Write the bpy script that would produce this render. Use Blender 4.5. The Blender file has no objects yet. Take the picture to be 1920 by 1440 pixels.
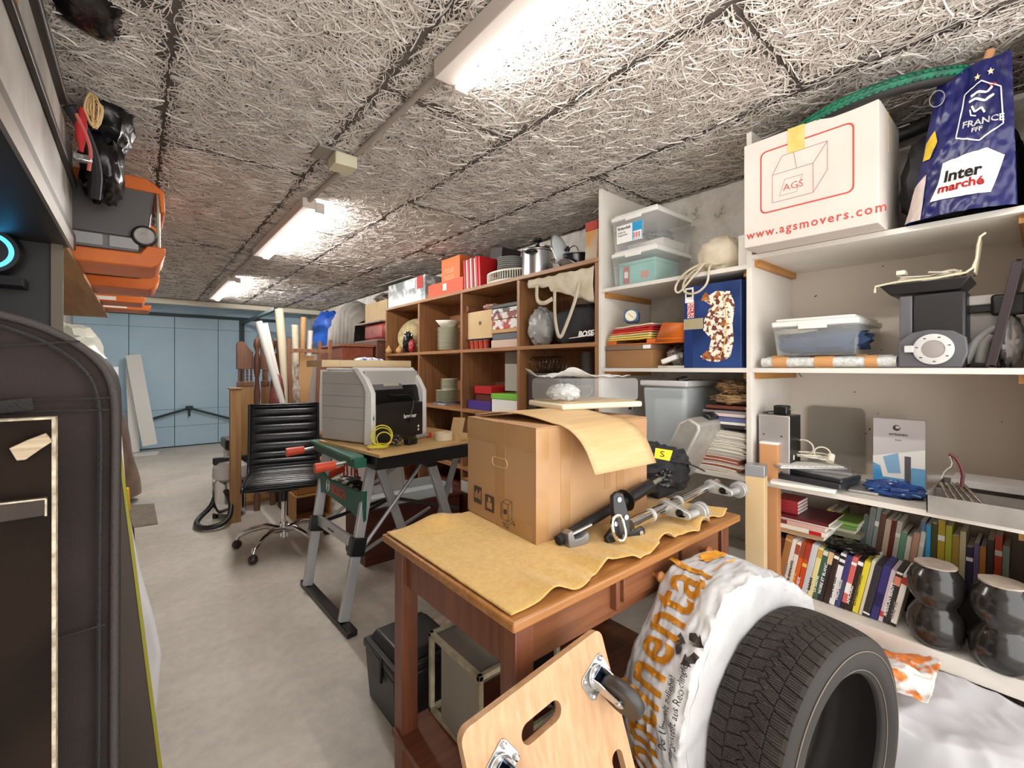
import bpy, math, random
import numpy as np
from mathutils import Vector, Matrix, Euler, noise
PI = math.pi
R = math.radians
random.seed(7)
scn = bpy.context.scene
col = scn.collection

# ---------------------------------------------------------------- camera, world, exposure
EYE = 1.3
FOC = 837.0
YAW = R(39.9)
cam = bpy.data.cameras.new('camera')
cam.sensor_width = 36.0
cam.lens = FOC / 1920 * 36.0
cam.shift_y = -30.0 / 1920
cam.clip_start = 0.05
cam_o = bpy.data.objects.new('camera', cam)
cam_o.location = (0, 0, EYE)
cam_o.rotation_euler = (R(90), 0, -YAW)
col.objects.link(cam_o)
scn.camera = cam_o
scn.view_settings.view_transform = 'Standard'
scn.view_settings.look = 'None'
scn.view_settings.gamma = 1
scn.view_settings.exposure = 0.85
scn.view_settings.use_curve_mapping = False
w = bpy.data.worlds.new('world')
scn.world = w
w.use_nodes = True
w.node_tree.nodes['Background'].inputs[0].default_value = (1.0, 0.985, 0.96, 1)
w.node_tree.nodes['Background'].inputs[1].default_value = 2.2   # added ambient fill, let in where the end behind the camera is left open
TUBE_POWER = 44.0
scn.cycles.max_bounces = 8
scn.cycles.diffuse_bounces = 6
scn.cycles.transparent_max_bounces = 16
scn.cycles.sample_clamp_indirect = 4.0

SF, CF = math.sin(YAW), math.cos(YAW)
def ray(u, v):
    t = (u - 960) / FOC
    return Vector((SF + CF * t, CF - SF * t, -(v - 690) / FOC))
def px(u, v, x=None, y=None, z=None):
    """point of the place seen at a pixel of the photo, on the plane x=, y= or z="""
    r = ray(u, v)
    if x is not None: k = x / r.x
    elif y is not None: k = y / r.y
    else: k = (z - EYE) / r.z
    return Vector((0, 0, EYE)) + r * k
def P(u, v, d): return Vector((0, 0, EYE)) + ray(u, v) * d

# ---------------------------------------------------------------- materials
def lin(h):
    h = h.lstrip('#')
    c = [int(h[i:i+2], 16) / 255 for i in (0, 2, 4)]
    return tuple((x / 12.92 if x <= .04045 else ((x + .055) / 1.055) ** 2.4) for x in c) + (1,)
MATS = {}
def mat(name, c1='#808080', rough=.6, metal=0, c2=None, ns=6.0, stretch=(1,1,1), detail=4, bump=0, bs=60.0, bstretch=(1,1,1),
        spec=.5, coat=0, contrast=(.35,.65), kind=None, alpha=1.0, sheen=0, emit=0, subs=0):
    if name in MATS: return MATS[name]
    m = bpy.data.materials.new(name); MATS[name] = m
    m.use_nodes = True
    nt = m.node_tree; N = nt.nodes; L = nt.links
    b = N['Principled BSDF']
    b.inputs['Base Color'].default_value = lin(c1)
    b.inputs['Roughness'].default_value = rough
    b.inputs['Metallic'].default_value = metal
    b.inputs['Specular IOR Level'].default_value = spec
    b.inputs['Coat Weight'].default_value = coat
    b.inputs['Coat Roughness'].default_value = .15
    b.inputs['Sheen Weight'].default_value = sheen
    if emit:
        b.inputs['Emission Color'].default_value = lin(c1); b.inputs['Emission Strength'].default_value = emit
    tc = N.new('ShaderNodeTexCoord')
    def mapped(sc):
        mp = N.new('ShaderNodeMapping'); mp.inputs['Scale'].default_value = sc
        L.new(tc.outputs['Object'], mp.inputs['Vector']); return mp
    if c2:
        mp = mapped(stretch)
        if kind == 'wood':
            nz = N.new('ShaderNodeTexNoise'); nz.inputs['Scale'].default_value = ns; nz.inputs['Detail'].default_value = 5
            nz.inputs['Distortion'].default_value = .6
        elif kind == 'vor':
            nz = N.new('ShaderNodeTexVoronoi'); nz.inputs['Scale'].default_value = ns
        else:
            nz = N.new('ShaderNodeTexNoise'); nz.inputs['Scale'].default_value = ns; nz.inputs['Detail'].default_value = detail
        L.new(mp.outputs[0], nz.inputs['Vector'])
        cr = N.new('ShaderNodeValToRGB')
        cr.color_ramp.elements[0].position = contrast[0]; cr.color_ramp.elements[0].color = lin(c1)
        cr.color_ramp.elements[1].position = contrast[1]; cr.color_ramp.elements[1].color = lin(c2)
        L.new(nz.outputs['Distance' if kind == 'vor' else 'Fac'], cr.inputs['Fac'])
        L.new(cr.outputs['Color'], b.inputs['Base Color'])
    if bump:
        mp2 = mapped(bstretch)
        n2 = N.new('ShaderNodeTexNoise'); n2.inputs['Scale'].default_value = bs; n2.inputs['Detail'].default_value = 3
        L.new(mp2.outputs[0], n2.inputs['Vector'])
        bp = N.new('ShaderNodeBump'); bp.inputs['Strength'].default_value = min(1, bump); bp.inputs['Distance'].default_value = .004
        L.new(n2.outputs['Fac'], bp.inputs['Height']); L.new(bp.outputs[0], b.inputs['Normal'])
    if alpha < 1:
        b.inputs['Alpha'].default_value = alpha
    return m
def wood(name, c1, c2, axis='y', rough=.5, ns=7, bump=.15, coat=0, contrast=(.3,.7)):
    s = {'x': (.35, 7, 7), 'y': (7, .35, 7), 'z': (7, 7, .35)}[axis]
    return mat(name, c1, rough, 0, c2, ns, s, bump=bump, bs=20, bstretch=tuple(k * 1.2 for k in s), kind='wood', coat=coat, contrast=contrast)

# ---------------------------------------------------------------- object helpers
THINGS = []
def tag(o, label, cat, group=None, kind=None):
    if label: o['label'] = label
    if cat: o['category'] = cat
    if group: o['group'] = group
    if kind: o['kind'] = kind
    return o
def T(name, label, cat, group=None, loc=None):
    o = bpy.data.objects.new(name, None); o.empty_display_size = .05
    col.objects.link(o); tag(o, label, cat, group)
    THINGS.append(o)
    return o
def rotz(a): return Matrix.Rotation(a, 4, 'Z')
def rotx(a): return Matrix.Rotation(a, 4, 'X')
def roty(a): return Matrix.Rotation(a, 4, 'Y')
def tr(x, y=0, z=0):
    if not isinstance(x, (int, float)): x, y, z = x
    return Matrix.Translation((x, y, z))
def frame(o, xd, yd):
    """matrix whose x axis runs along xd and y axis near yd, origin o"""
    x = Vector(xd).normalized(); z = x.cross(Vector(yd)).normalized(); y = z.cross(x)
    m = Matrix((x, y, z)).transposed().to_4x4(); m.translation = Vector(o); return m

class MB:
    def __init__(s, M=None):
        s.v = []; s.f = []; s.mi = []; s.mats = []; s.M = M or Matrix(); s.cur = 0
    def use(s, m):
        if m not in s.mats: s.mats.append(m)
        s.cur = s.mats.index(m); return s
    def add(s, vs, fs, M=None):
        k = len(s.v); X = s.M @ M if M is not None else s.M
        s.v += [X @ Vector(p) for p in vs]
        s.f += [tuple(i + k for i in f) for f in fs]
        s.mi += [s.cur] * len(fs); return s
    def box(s, x0, x1, y0, y1, z0, z1, M=None, top=None):
        vs = [(x0,y0,z0),(x1,y0,z0),(x1,y1,z0),(x0,y1,z0),(x0,y0,z1),(x1,y0,z1),(x1,y1,z1),(x0,y1,z1)]
        if top:   # (x0,x1,y0,y1) of the top face
            a,b,c,d = top; vs[4:] = [(a,c,z1),(b,c,z1),(b,d,z1),(a,d,z1)]
        return s.add(vs, [(3,2,1,0),(4,5,6,7),(0,1,5,4),(1,2,6,5),(2,3,7,6),(3,0,4,7)], M)
    def cbox(s, c, size, M=None):
        x,y,z = c; a,b,d = [k/2 for k in size]
        return s.box(x-a,x+a,y-b,y+b,z-d,z+d,M)
    def bar(s, p0, p1, w, h, up=(0,0,1)):
        p0, p1 = Vector(p0), Vector(p1); d = p1 - p0; L = d.length; d.normalize()
        up = Vector(up)
        if abs(d.dot(up)) > .98: up = Vector((1,0,0))
        sx = d.cross(up).normalized(); sz = sx.cross(d)
        m = Matrix((d, sx, sz)).transposed().to_4x4(); m.translation = p0
        return s.box(0, L, -w/2, w/2, -h/2, h/2, m)
    def lathe(s, prof, seg=24, M=None, caps=True):
        vs = []; fs = []; n = len(prof)
        for i in range(seg):
            a = 2*PI*i/seg; c, q = math.cos(a), math.sin(a)
            vs += [(r*c, r*q, z) for r, z in prof]
        for i in range(seg):
            j = (i+1) % seg
            for k in range(n-1): fs.append((i*n+k, j*n+k, j*n+k+1, i*n+k+1))
        if caps:
            if prof[0][0] > 1e-6: fs.append(tuple(i*n for i in reversed(range(seg))))
            if prof[-1][0] > 1e-6: fs.append(tuple(i*n+n-1 for i in range(seg)))
        return s.add(vs, fs, M)
    def cyl(s, p0, p1, r0, r1=None, seg=16):
        p0, p1 = Vector(p0), Vector(p1); d = p1 - p0; L = d.length
        q = d.to_track_quat('Z', 'Y').to_matrix().to_4x4(); q.translation = p0
        return s.lathe([(r0, 0), (r0 if r1 is None else r1, L)], seg, q)
    def tube(s, pts, r, seg=8, closed=False, smooth=0):
        pts = [Vector(p) for p in pts]
        for _ in range(smooth):
            q = []
            n = len(pts)
            rng = range(n) if closed else range(n-1)
            if not closed: q.append(pts[0])
            for i in rng:
                a, b = pts[i], pts[(i+1) % n]
                q += [a*.75+b*.25, a*.25+b*.75]
            if not closed: q.append(pts[-1])
            pts = q
        n = len(pts); vs = []; fs = []; up = None
        for i, p in enumerate(pts):
            if closed: t = pts[(i+1) % n] - pts[i-1]
            else: t = pts[min(i+1, n-1)] - pts[max(i-1, 0)]
            if t.length < 1e-9: t = Vector((0,0,1))
            t.normalize()
            if up is None:
                up = Vector((0,0,1)) if abs(t.z) < .9 else Vector((1,0,0))
            a = t.cross(up)
            if a.length < 1e-4: a = t.orthogonal()
            a.normalize(); up = a.cross(t).normalized()
            rr = r[i] if isinstance(r, (list, tuple)) and i < len(r) else (r if not isinstance(r, (list, tuple)) else r[-1])
            for k in range(seg):
                g = 2*PI*k/seg
                vs.append(p + a*math.cos(g)*rr + up*math.sin(g)*rr)
        m = n if closed else n-1
        for i in range(m):
            j = (i+1) % n
            for k in range(seg):
                l = (k+1) % seg
                fs.append((i*seg+k, i*seg+l, j*seg+l, j*seg+k))
        if not closed:
            fs.append(tuple(reversed(range(seg)))); fs.append(tuple((n-1)*seg+k for k in range(seg)))
        return s.add(vs, fs)
    def prism(s, poly, z0, z1, M=None):
        n = len(poly)
        vs = [(x, y, z0) for x, y in poly] + [(x, y, z1) for x, y in poly]
        fs = [tuple(reversed(range(n))), tuple(range(n, 2*n))] + [(i, (i+1) % n, (i+1) % n+n, i+n) for i in range(n)]
        return s.add(vs, fs, M)
    def ring(s, outer, inner, z0, z1, M=None):
        """plate with a hole; outer and inner polygons of equal length"""
        n = len(outer)
        vs = [(x,y,z) for z in (z0,z1) for q in (outer, inner) for x, y in q]
        fs = []
        for i in range(n):
            j = (i+1) % n
            fs += [(i, n+i, n+j, j), (2*n+i, 2*n+j, 3*n+j, 3*n+i), (i, j, 2*n+j, 2*n+i), (n+i, 3*n+i, 3*n+j, n+j)]
        return s.add(vs, fs, M)
    def grid(s, fn, nu, nv, M=None):
        vs = [fn(i/nu, j/nv) for i in range(nu+1) for j in range(nv+1)]
        fs = [(i*(nv+1)+j, (i+1)*(nv+1)+j, (i+1)*(nv+1)+j+1, i*(nv+1)+j+1) for i in range(nu) for j in range(nv)]
        return s.add(vs, fs, M)
    def blob(s, c, rad, amp=.12, freq=3.0, seed=0, nu=28, nv=18, ridge=True, sq=1.0, flat=None, M=None):
        """closed lumpy body; sq<1 squarer; flat = z below which it is cut to a resting face"""
        vs = []; fs = []; c = Vector(c); off = Vector((seed*3.7, seed*1.3, seed*2.1))
        def sp(x): return math.copysign(abs(x)**sq, x)
        for j in range(nv+1):
            ph = PI*j/nv
            for i in range(nu):
                th = 2*PI*i/nu
                d = Vector((sp(math.sin(ph))*sp(math.cos(th)), sp(math.sin(ph))*sp(math.sin(th)), sp(math.cos(ph))))
                q = d*freq + off
                k = noise.noise(q)
                if ridge: k = .5*k + .8*(.35-abs(noise.noise(q*2.1))) + .35*(.3-abs(noise.noise(q*4.5)))
                e = 1 + amp*k
                p = c + Vector((d.x*rad[0]*e, d.y*rad[1]*e, d.z*rad[2]*e))
                if flat is not None and p.z < flat: p.z = flat
                vs.append(p)
        for j in range(nv):
            for i in range(nu):
                a = j*nu+i; b = j*nu+(i+1) % nu
                fs.append((a, a+nu, b+nu, b))
        return s.add(vs, fs, M)
    def text(s, body, M, size=.05, depth=.0006, sx=1.0, align='LEFT', bold=0.0, fn=None, space=1.0, res=2):
        """lettering lying in the xy plane of M, or passed through fn(x, y, z)"""
        cu = bpy.data.curves.new('t', 'FONT'); cu.body = body; cu.size = size; cu.align_x = align
        cu.offset = bold; cu.resolution_u = res; cu.space_character = space
        cu.extrude = 0 if fn else depth/2
        o = bpy.data.objects.new('t', cu); col.objects.link(o)
        me = o.to_mesh()
        vs = [Vector((p.co.x*sx, p.co.y, p.co.z+depth/2)) for p in me.vertices]
        fs = [tuple(p.vertices) for p in me.polygons]
        o.to_mesh_clear(); bpy.data.objects.remove(o); bpy.data.curves.remove(cu)
        if fn: vs = [fn(p.x, p.y, p.z) for p in vs]
        return s.add(vs, fs, M)
    def build(s, name, m=None, parent=None, label=None, cat=None, group=None, kind=None, bev=0, smooth=38, seg=2, sub=0, thick=0, toff=0):
        me = bpy.data.meshes.new(name)
        vs = s.v
        org = Vector((0,0,0))
        if parent is None and kind != 'structure' and vs:
            xs = [p.x for p in vs]; ys = [p.y for p in vs]; zs = [p.z for p in vs]
            org = Vector(((min(xs)+max(xs))/2, (min(ys)+max(ys))/2, min(zs)))
        me.from_pydata([tuple(p-org) for p in vs], [], s.f)
        if s.mats:
            for q in s.mats: me.materials.append(q)
            me.polygons.foreach_set('material_index', s.mi)
        elif m is not None: me.materials.append(m)
        me.validate()
        if smooth:
            me.polygons.foreach_set('use_smooth', [True]*len(me.polygons))
            if smooth < 180: me.set_sharp_from_angle(angle=R(smooth))
        me.update()
        o = bpy.data.objects.new(name, me); o.location = org
        col.objects.link(o)
        if parent is not None: o.parent = parent
        tag(o, label, cat, group, kind)
        if thick:
            q = o.modifiers.new('solid', 'SOLIDIFY'); q.thickness = thick; q.offset = toff
        if bev:
            q = o.modifiers.new('bevel', 'BEVEL'); q.width = bev; q.segments = seg; q.limit_method = 'ANGLE'; q.angle_limit = R(40)
        if sub:
            q = o.modifiers.new('sub', 'SUBSURF'); q.levels = sub; q.render_levels = sub
        return o
def dup(root, off, label=None, group=None, rz=0):
    r = root.copy(); col.objects.link(r); r.location = root.location + Vector(off)
    r.rotation_euler = (root.rotation_euler.x, root.rotation_euler.y, root.rotation_euler.z + rz)
    if label: r['label'] = label
    if group: r['group'] = group
    for ch in list(root.children):
        c = ch.copy(); col.objects.link(c); c.parent = r
        for g in list(ch.children):
            d = g.copy(); col.objects.link(d); d.parent = c
    return r
def tree(o):
    out = []
    for c in o.children: out.append(c); out += tree(c)
    return out
def seat(t):
    """move a thing's Empty to the middle of its base without moving its parts"""
    pts = []
    for c in t.children:
        if c.type == 'MESH':
            for q in c.bound_box: pts.append(c.location + Vector(q))
    if not pts: return
    xs = [p.x for p in pts]; ys = [p.y for p in pts]; zs = [p.z for p in pts]
    org = Vector(((min(xs)+max(xs))/2, (min(ys)+max(ys))/2, min(zs)))
    for c in t.children: c.location = c.location - org
    t.location = t.location + org
def rrect(x0, x1, y0, y1, r, n=5):
    out = []
    for cx, cy, a in ((x1-r, y0+r, -90), (x1-r, y1-r, 0), (x0+r, y1-r, 90), (x0+r, y0+r, 180)):
        for i in range(n+1):
            g = R(a + 90*i/n); out.append((cx + r*math.cos(g), cy + r*math.sin(g)))
    return out
def nz(x, y=0, z=0): return noise.noise(Vector((x, y, z)))
# ---------------------------------------------------------------- common materials
WHITE = mat('white_melamine', '#e6e1da', .45, c2='#d6cfc5', ns=3)
BEIGEW = mat('pale_board', '#c9bfb2', .6, c2='#b9ae9f', ns=4)
PINE = wood('pine_batten', '#c08a4a', '#9a6833', 'x')
BLACKP = mat('black_plastic', '#141416', .35)
BLACKM = mat('matte_black', '#17161a', .7)
DARKG = mat('dark_grey_plastic', '#3d3d3f', .45)
GREYP = mat('grey_plastic', '#9b9a9b', .45)
LGREY = mat('light_grey_plastic', '#c9c7c5', .4)
STEEL = mat('brushed_steel', '#c8c8c8', .28, 1.0)
CHROME = mat('chrome', '#e8e8ea', .08, 1.0)
ALU = mat('aluminium', '#c4c5c8', .42, .85, c2='#aeb0b4', ns=5)
CARD = mat('cardboard', '#c39a6b', .8, c2='#b58a5a', ns=3, bump=.1, bs=40)
CARDL = mat('pale_cardboard', '#dcc298', .8, c2='#cfb184', ns=3)
WHITEP = mat('white_plastic', '#e9e7e2', .35)
PAPER = mat('paper_white', '#ece8df', .75)
INKB = mat('ink_black', '#1b1a1c', .6)
INKR = mat('ink_red', '#b03a30', .6)
INKW = mat('ink_white', '#f2f0ec', .6)
RED = mat('red_card', '#b3161c', .5)
ORANGE = mat('orange_plastic', '#d96f1e', .45, c2='#c9611a', ns=5)
CREAM = mat('cream_fabric', '#d8cdb8', .85, c2='#c4b69c', ns=12, bump=.3, bs=90)
WB = mat('black_fabric', '#1d1c1f', .8, c2='#2a282b', ns=20, bump=.5, bs=300)

# clear plastic: mostly see-through with a glossy skin
def clear(name, tint='#e8eef0', keep=.75, rough=.08):
    if name in MATS: return MATS[name]
    m = bpy.data.materials.new(name); MATS[name] = m; m.use_nodes = True
    nt = m.node_tree; N = nt.nodes; L = nt.links
    out = N['Material Output']; b = N['Principled BSDF']
    b.inputs['Base Color'].default_value = lin(tint); b.inputs['Roughness'].default_value = rough
    t = N.new('ShaderNodeBsdfTransparent'); t.inputs[0].default_value = (1,1,1,1)
    lw = N.new('ShaderNodeLayerWeight'); lw.inputs['Blend'].default_value = .35
    mp = N.new('ShaderNodeMapRange'); mp.inputs['To Min'].default_value = 1-keep; mp.inputs['To Max'].default_value = min(1, 1-keep+.3)
    L.new(lw.outputs['Facing'], mp.inputs['Value'])
    mx = N.new('ShaderNodeMixShader')
    L.new(mp.outputs[0], mx.inputs[0]); L.new(t.outputs[0], mx.inputs[1]); L.new(b.outputs[0], mx.inputs[2])
    L.new(mx.outputs[0], out.inputs['Surface'])
    return m
CLEAR = clear('clear_plastic', '#eef2f3', .93)
CLEARF = clear('frosted_plastic', '#d5dde0', .5, .3)
FILM = clear('plastic_film', '#e6e8e8', .35, .25)

# ---------------------------------------------------------------- the room
H = 2.35; XR = 2.56; XL = -0.75; YD = 9.15; YB = -1.0
# floor: worn concrete
fm = bpy.data.materials.new('concrete_floor'); fm.use_nodes = True
nt = fm.node_tree; N = nt.nodes; L = nt.links; b = N['Principled BSDF']
tc = N.new('ShaderNodeTexCoord')
n1 = N.new('ShaderNodeTexNoise'); n1.inputs['Scale'].default_value = 1.3; n1.inputs['Detail'].default_value = 9; n1.inputs['Roughness'].default_value = .65
n2 = N.new('ShaderNodeTexNoise'); n2.inputs['Scale'].default_value = 22; n2.inputs['Detail'].default_value = 6
cr = N.new('ShaderNodeValToRGB'); cr.color_ramp.elements[0].position = .3; cr.color_ramp.elements[0].color = lin('#b5ada1')
cr.color_ramp.elements[1].position = .6; cr.color_ramp.elements[1].color = lin('#d3cbc0')
cr2 = N.new('ShaderNodeValToRGB'); cr2.color_ramp.elements[0].position = .3; cr2.color_ramp.elements[0].color = (.8,.8,.8,1)
cr2.color_ramp.elements[1].position = .62; cr2.color_ramp.elements[1].color = (1,1,1,1)
mx = N.new('ShaderNodeMix'); mx.data_type = 'RGBA'; mx.blend_type = 'MULTIPLY'; mx.inputs[0].default_value = .6
L.new(tc.outputs['Object'], n1.inputs['Vector']); L.new(tc.outputs['Object'], n2.inputs['Vector'])
L.new(n1.outputs['Fac'], cr.inputs[0]); L.new(n2.outputs['Fac'], cr2.inputs[0])
L.new(cr.outputs[0], mx.inputs[6]); L.new(cr2.outputs[0], mx.inputs[7]); L.new(mx.outputs[2], b.inputs['Base Color'])
bp = N.new('ShaderNodeBump'); bp.inputs['Strength'].default_value = .35; bp.inputs['Distance'].default_value = .006
L.new(n2.outputs['Fac'], bp.inputs['Height']); L.new(bp.outputs[0], b.inputs['Normal'])
b.inputs['Roughness'].default_value = .55
MB().box(XL-.1, XR+.1, YB, YD+.3, -.1, 0).build('floor', fm, kind='structure', smooth=0)

# rough plastered walls with chips
wm = bpy.data.materials.new('rough_plaster'); wm.use_nodes = True
nt = wm.node_tree; N = nt.nodes; L = nt.links; b = N['Principled BSDF']
tc = N.new('ShaderNodeTexCoord')
n1 = N.new('ShaderNodeTexNoise'); n1.inputs['Scale'].default_value = 7; n1.inputs['Detail'].default_value = 8; n1.inputs['Roughness'].default_value = .7
cr = N.new('ShaderNodeValToRGB'); cr.color_ramp.elements[0].position = .3; cr.color_ramp.elements[0].color = lin('#7b7468')
e = cr.color_ramp.elements.new(.37); e.color = lin('#c3bcb1')
cr.color_ramp.elements[2].position = .6; cr.color_ramp.elements[2].color = lin('#dcd7cf')
L.new(tc.outputs['Object'], n1.inputs['Vector']); L.new(n1.outputs['Fac'], cr.inputs[0]); L.new(cr.outputs[0], b.inputs['Base Color'])
bp = N.new('ShaderNodeBump'); bp.inputs['Strength'].default_value = .8; bp.inputs['Distance'].default_value = .012
L.new(n1.outputs['Fac'], bp.inputs['Height']); L.new(bp.outputs[0], b.inputs['Normal']); b.inputs['Roughness'].default_value = .85
MB().box(XR, XR+.12, YB, YD+.3, 0, H).build('wall_right', wm, kind='structure', smooth=0)
MB().box(XL-.12, XL, YB, YD+.3, 0, H).build('wall_left', wm, kind='structure', smooth=0)

# ceiling: wood-wool cement panels, every strand a real ribbon under the slab
def fibres(n, x0, x1, y0, y1, wid, rng):
    K = 7
    x = rng.uniform(x0, x1, n); y = rng.uniform(y0, y1, n); L_ = rng.uniform(.05, .15, n)
    # strands in a patch share a drift in direction
    base = np.sin(x*3.1+1.3*np.sin(y*2.3))*1.2 + np.cos(y*2.7+1.1*np.sin(x*4.0))*1.2
    a = base + rng.normal(0, 1.3, n); k = rng.normal(0, 9, n); k2 = rng.normal(0, 60, n)
    z = H - rng.uniform(.001, .011, n); dz = rng.normal(0, .003, n)
    t = np.linspace(0, 1, K)
    ds = L_[:, None]/(K-1)
    ang = a[:, None] + k[:, None]*L_[:, None]*t[None] + k2[:, None]*(L_[:, None]*t[None])**2
    X = x[:, None] + np.cumsum(np.cos(ang)*ds, 1) - ds*np.cos(ang)
    Y = y[:, None] + np.cumsum(np.sin(ang)*ds, 1) - ds*np.sin(ang)
    Z = z[:, None] + dz[:, None]*(t[None]-.5)*2 - .002*np.sin(PI*t)[None]
    Z = np.minimum(Z, H-.0005)
    def pid(X, Y):
        s = np.floor((X-.08)/.61); r = np.floor((Y-1.58-((s % 2) == 0)*1.0)/2.0); return s*100+r, (X-.08) % .61, (Y-1.58-((s % 2) == 0)*1.0) % 2.0
    p0, a0, b0 = pid(X, Y)
    gap = .0012
    ok = (p0 == p0[:, :1]).all(1) & (a0 > gap).all(1) & (a0 < .61-gap).all(1) & (b0 > gap).all(1) & (b0 < 2-gap).all(1)
    ok &= (X > XL).all(1) & (X < XR-.005).all(1) & (Y > YB).all(1) & (Y < YD).all(1)
    X, Y, Z, ang = X[ok], Y[ok], Z[ok], ang[ok]; n = len(X)
    w_ = rng.uniform(.6, 1.25, n)[:, None]*wid/2
    nx, ny = -np.sin(ang)*w_, np.cos(ang)*w_
    tilt = rng.normal(0, .45, n)[:, None]*w_
    A = np.stack([X+nx, Y+ny, np.minimum(Z+tilt, H-.0004)], -1); B = np.stack([X-nx, Y-ny, np.minimum(Z-tilt, H-.0004)], -1)
    V = np.concatenate([A, B], 1).reshape(-1, 3)
    idx = np.arange(n)[:, None]*2*K; q = np.arange(K-1)[None]
    F = np.stack([idx+q, idx+K+q, idx+K+q+1, idx+q+1], -1).reshape(-1, 4)
    return V, F
rng = np.random.default_rng(3)
V1, F1 = fibres(150000, XL, XR, -.6, 4.4, .0034, rng)
V2, F2 = fibres(52000, XL, XR, 4.3, YD, .0052, rng)
cm = MB(); cm.box(XL-.1, XR+.1, YB, YD+.3, H, H+.12)
# flush round plugs
pl = MB()
for u, v in ((922,264),(1003,262),(955,285),(330,150),(520,60),(700,130),(1240,150),(1130,260),(770,400),(1330,95)):
    c = px(u, v, z=H-.012); pl.lathe([(0, 0), (.017, 0), (.019, .008)], 14, tr(c))
nb = len(cm.v); Vp = np.array([tuple(p) for p in pl.v])
V = np.concatenate([np.array([tuple(p) for p in cm.v]), V1, V2, Vp])
me = bpy.data.meshes.new('ceiling')
nq = len(cm.f) + len(F1) + len(F2)
o1 = nb; o2 = o1 + len(V1); o3 = o2 + len(V2)
F = np.concatenate([np.array(cm.f), F1+o1, F2+o2])
lv = list(F.reshape(-1)); 
plf = [tuple(i+o3 for i in f) for f in pl.f]
me.vertices.add(len(V)); me.vertices.foreach_set('co', V.reshape(-1).astype(np.float32))
extra = [i for f in plf for i in f]
starts = list(range(0, nq*4, 4)); k = nq*4
for f in plf: starts.append(k); k += len(f)
me.loops.add(k); me.loops.foreach_set('vertex_index', np.array(lv+extra, dtype=np.int32))
me.polygons.add(nq+len(plf)); me.polygons.foreach_set('loop_start', np.array(starts, dtype=np.int32))
me.update(calc_edges=True)
CB = mat('ceiling_board_back', '#5a514a', .95, c2='#4a423c', ns=12)  # backing kept dark: shade in the gaps between strands is put into its colour
CFB = mat('ceiling_wood_wool', '#e6dfd8', .85, c2='#d2c9c1', ns=9)
CPL = mat('ceiling_plug', '#bdb5ad', .8)
for q in (CB, CFB, CPL): me.materials.append(q)
me.polygons.foreach_set('material_index', np.array([0]*len(cm.f)+[1]*(len(F1)+len(F2))+[2]*len(plf), dtype=np.int32))
me.validate()
o = bpy.data.objects.new('ceiling', me); col.objects.link(o); tag(o, None, None, kind='structure')

# far end: pale blue steel garage door in its frame
BLUE = mat('pale_blue_paint', '#bfdcf0', .5, c2='#b0cfe4', ns=1.2, bump=.1, bs=8)
BLUED = mat('door_seam', '#64808a', .6)
DKG = mat('dark_green_steel', '#27383c', .5)
d = T('door_1', None, None); d['kind'] = 'structure'; THINGS.remove(d)
m_ = MB()
xs = [XL, -.12, .45, 1.05, 1.65, XR]
for i in range(5): m_.box(xs[i]+.004, xs[i+1]-.004, YD, YD+.05, .02, 2.14)
m_.build('door_panel', BLUE, d, smooth=0, bev=.003)
m_ = MB().box(XL, XR, YD+.045, YD+.06, 0, 2.16)
for z in (.34, .62, 1.95): m_.box(XL, XR, YD-.0015, YD+.01, z, z+.006)
m_.build('door_backing', BLUED, d, smooth=0)
m_ = MB().box(XL, XR, YD+.0, YD+.1, 2.14, H)
m_.build('trim_1', BLUE, None, kind='structure', smooth=0)
m_ = MB().box(XL, 2.0, YD-.05, YD, 2.14, 2.19)
m_.build('trim_2', DKG, None, kind='structure', smooth=0)
m_ = MB().box(1.36, 1.43, YD-.07, YD-.005, 0, 2.14)
m_.box(1.38, 1.43, 6.6, YD-.07, 2.07, 2.11)
m_.build('trim_3', DKG, None, kind='structure', smooth=0)
# door linkage: two black arms meeting at a pivot
t = T('door_linkage', 'black folding steel linkage arms across the foot of the pale blue garage door', 'door hardware')
c = px(355, 765, y=YD-.06); a = px(262, 792, y=YD-.06); e = px(470, 795, y=YD-.06)
MB().tube([a, c], .018, 8).build('arm', DKG, t); MB().tube([c, e], .018, 8).build('arm', DKG, t)
MB().cbox(c, (.1,.05,.07)).cbox(c-Vector((0,0,.08)), (.03,.03,.12)).build('pivot', DKG, t, bev=.01)
# beam across the ceiling before the door
MB().box(XL, XR, 8.35, 8.45, 2.255, 2.33).build('trim_4', mat('beam_paint', '#e4dcc8', .6), kind='structure', smooth=0, bev=.01)

# three fluorescent battens in a row, linked by conduit
TUBEM = bpy.data.materials.new('lit_tube'); TUBEM.use_nodes = True
bb = TUBEM.node_tree.nodes['Principled BSDF']
bb.inputs['Emission Color'].default_value = (1, .97, .93, 1); bb.inputs['Emission Strength'].default_value = TUBE_POWER
LAMPB = mat('lamp_enamel', '#d8cdc4', .5)
def batten(y0, y1, label, mt=None):
    t = T('fluorescent_lamp', label, 'ceiling light', 'fluorescent lamps along the ceiling')
    MB().box(.76, .84, y0, y1, H-.075, H-.014).build('housing', LAMPB, t, bev=.004)
    MB().cyl((.872, y0+.02, H-.075), (.872, y1-.02, H-.075), .0135, seg=14).build('tube', mt or TUBEM, t)
    for y in (y0+.006, y1-.006):
        MB().box(.835, .886, y-.012, y+.012, H-.09, H-.03).build('lamp_holder', LAMPB, t, bev=.003)
TUBEF = TUBEM.copy(); TUBEF.node_tree.nodes['Principled BSDF'].inputs['Emission Strength'].default_value = TUBE_POWER*2.3
batten(-.2, 1.32, 'nearest lit fluorescent tube lamp, at the top edge of the picture')
batten(2.88, 4.42, 'middle lit fluorescent tube lamp, beyond the junction box', TUBEF)
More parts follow.
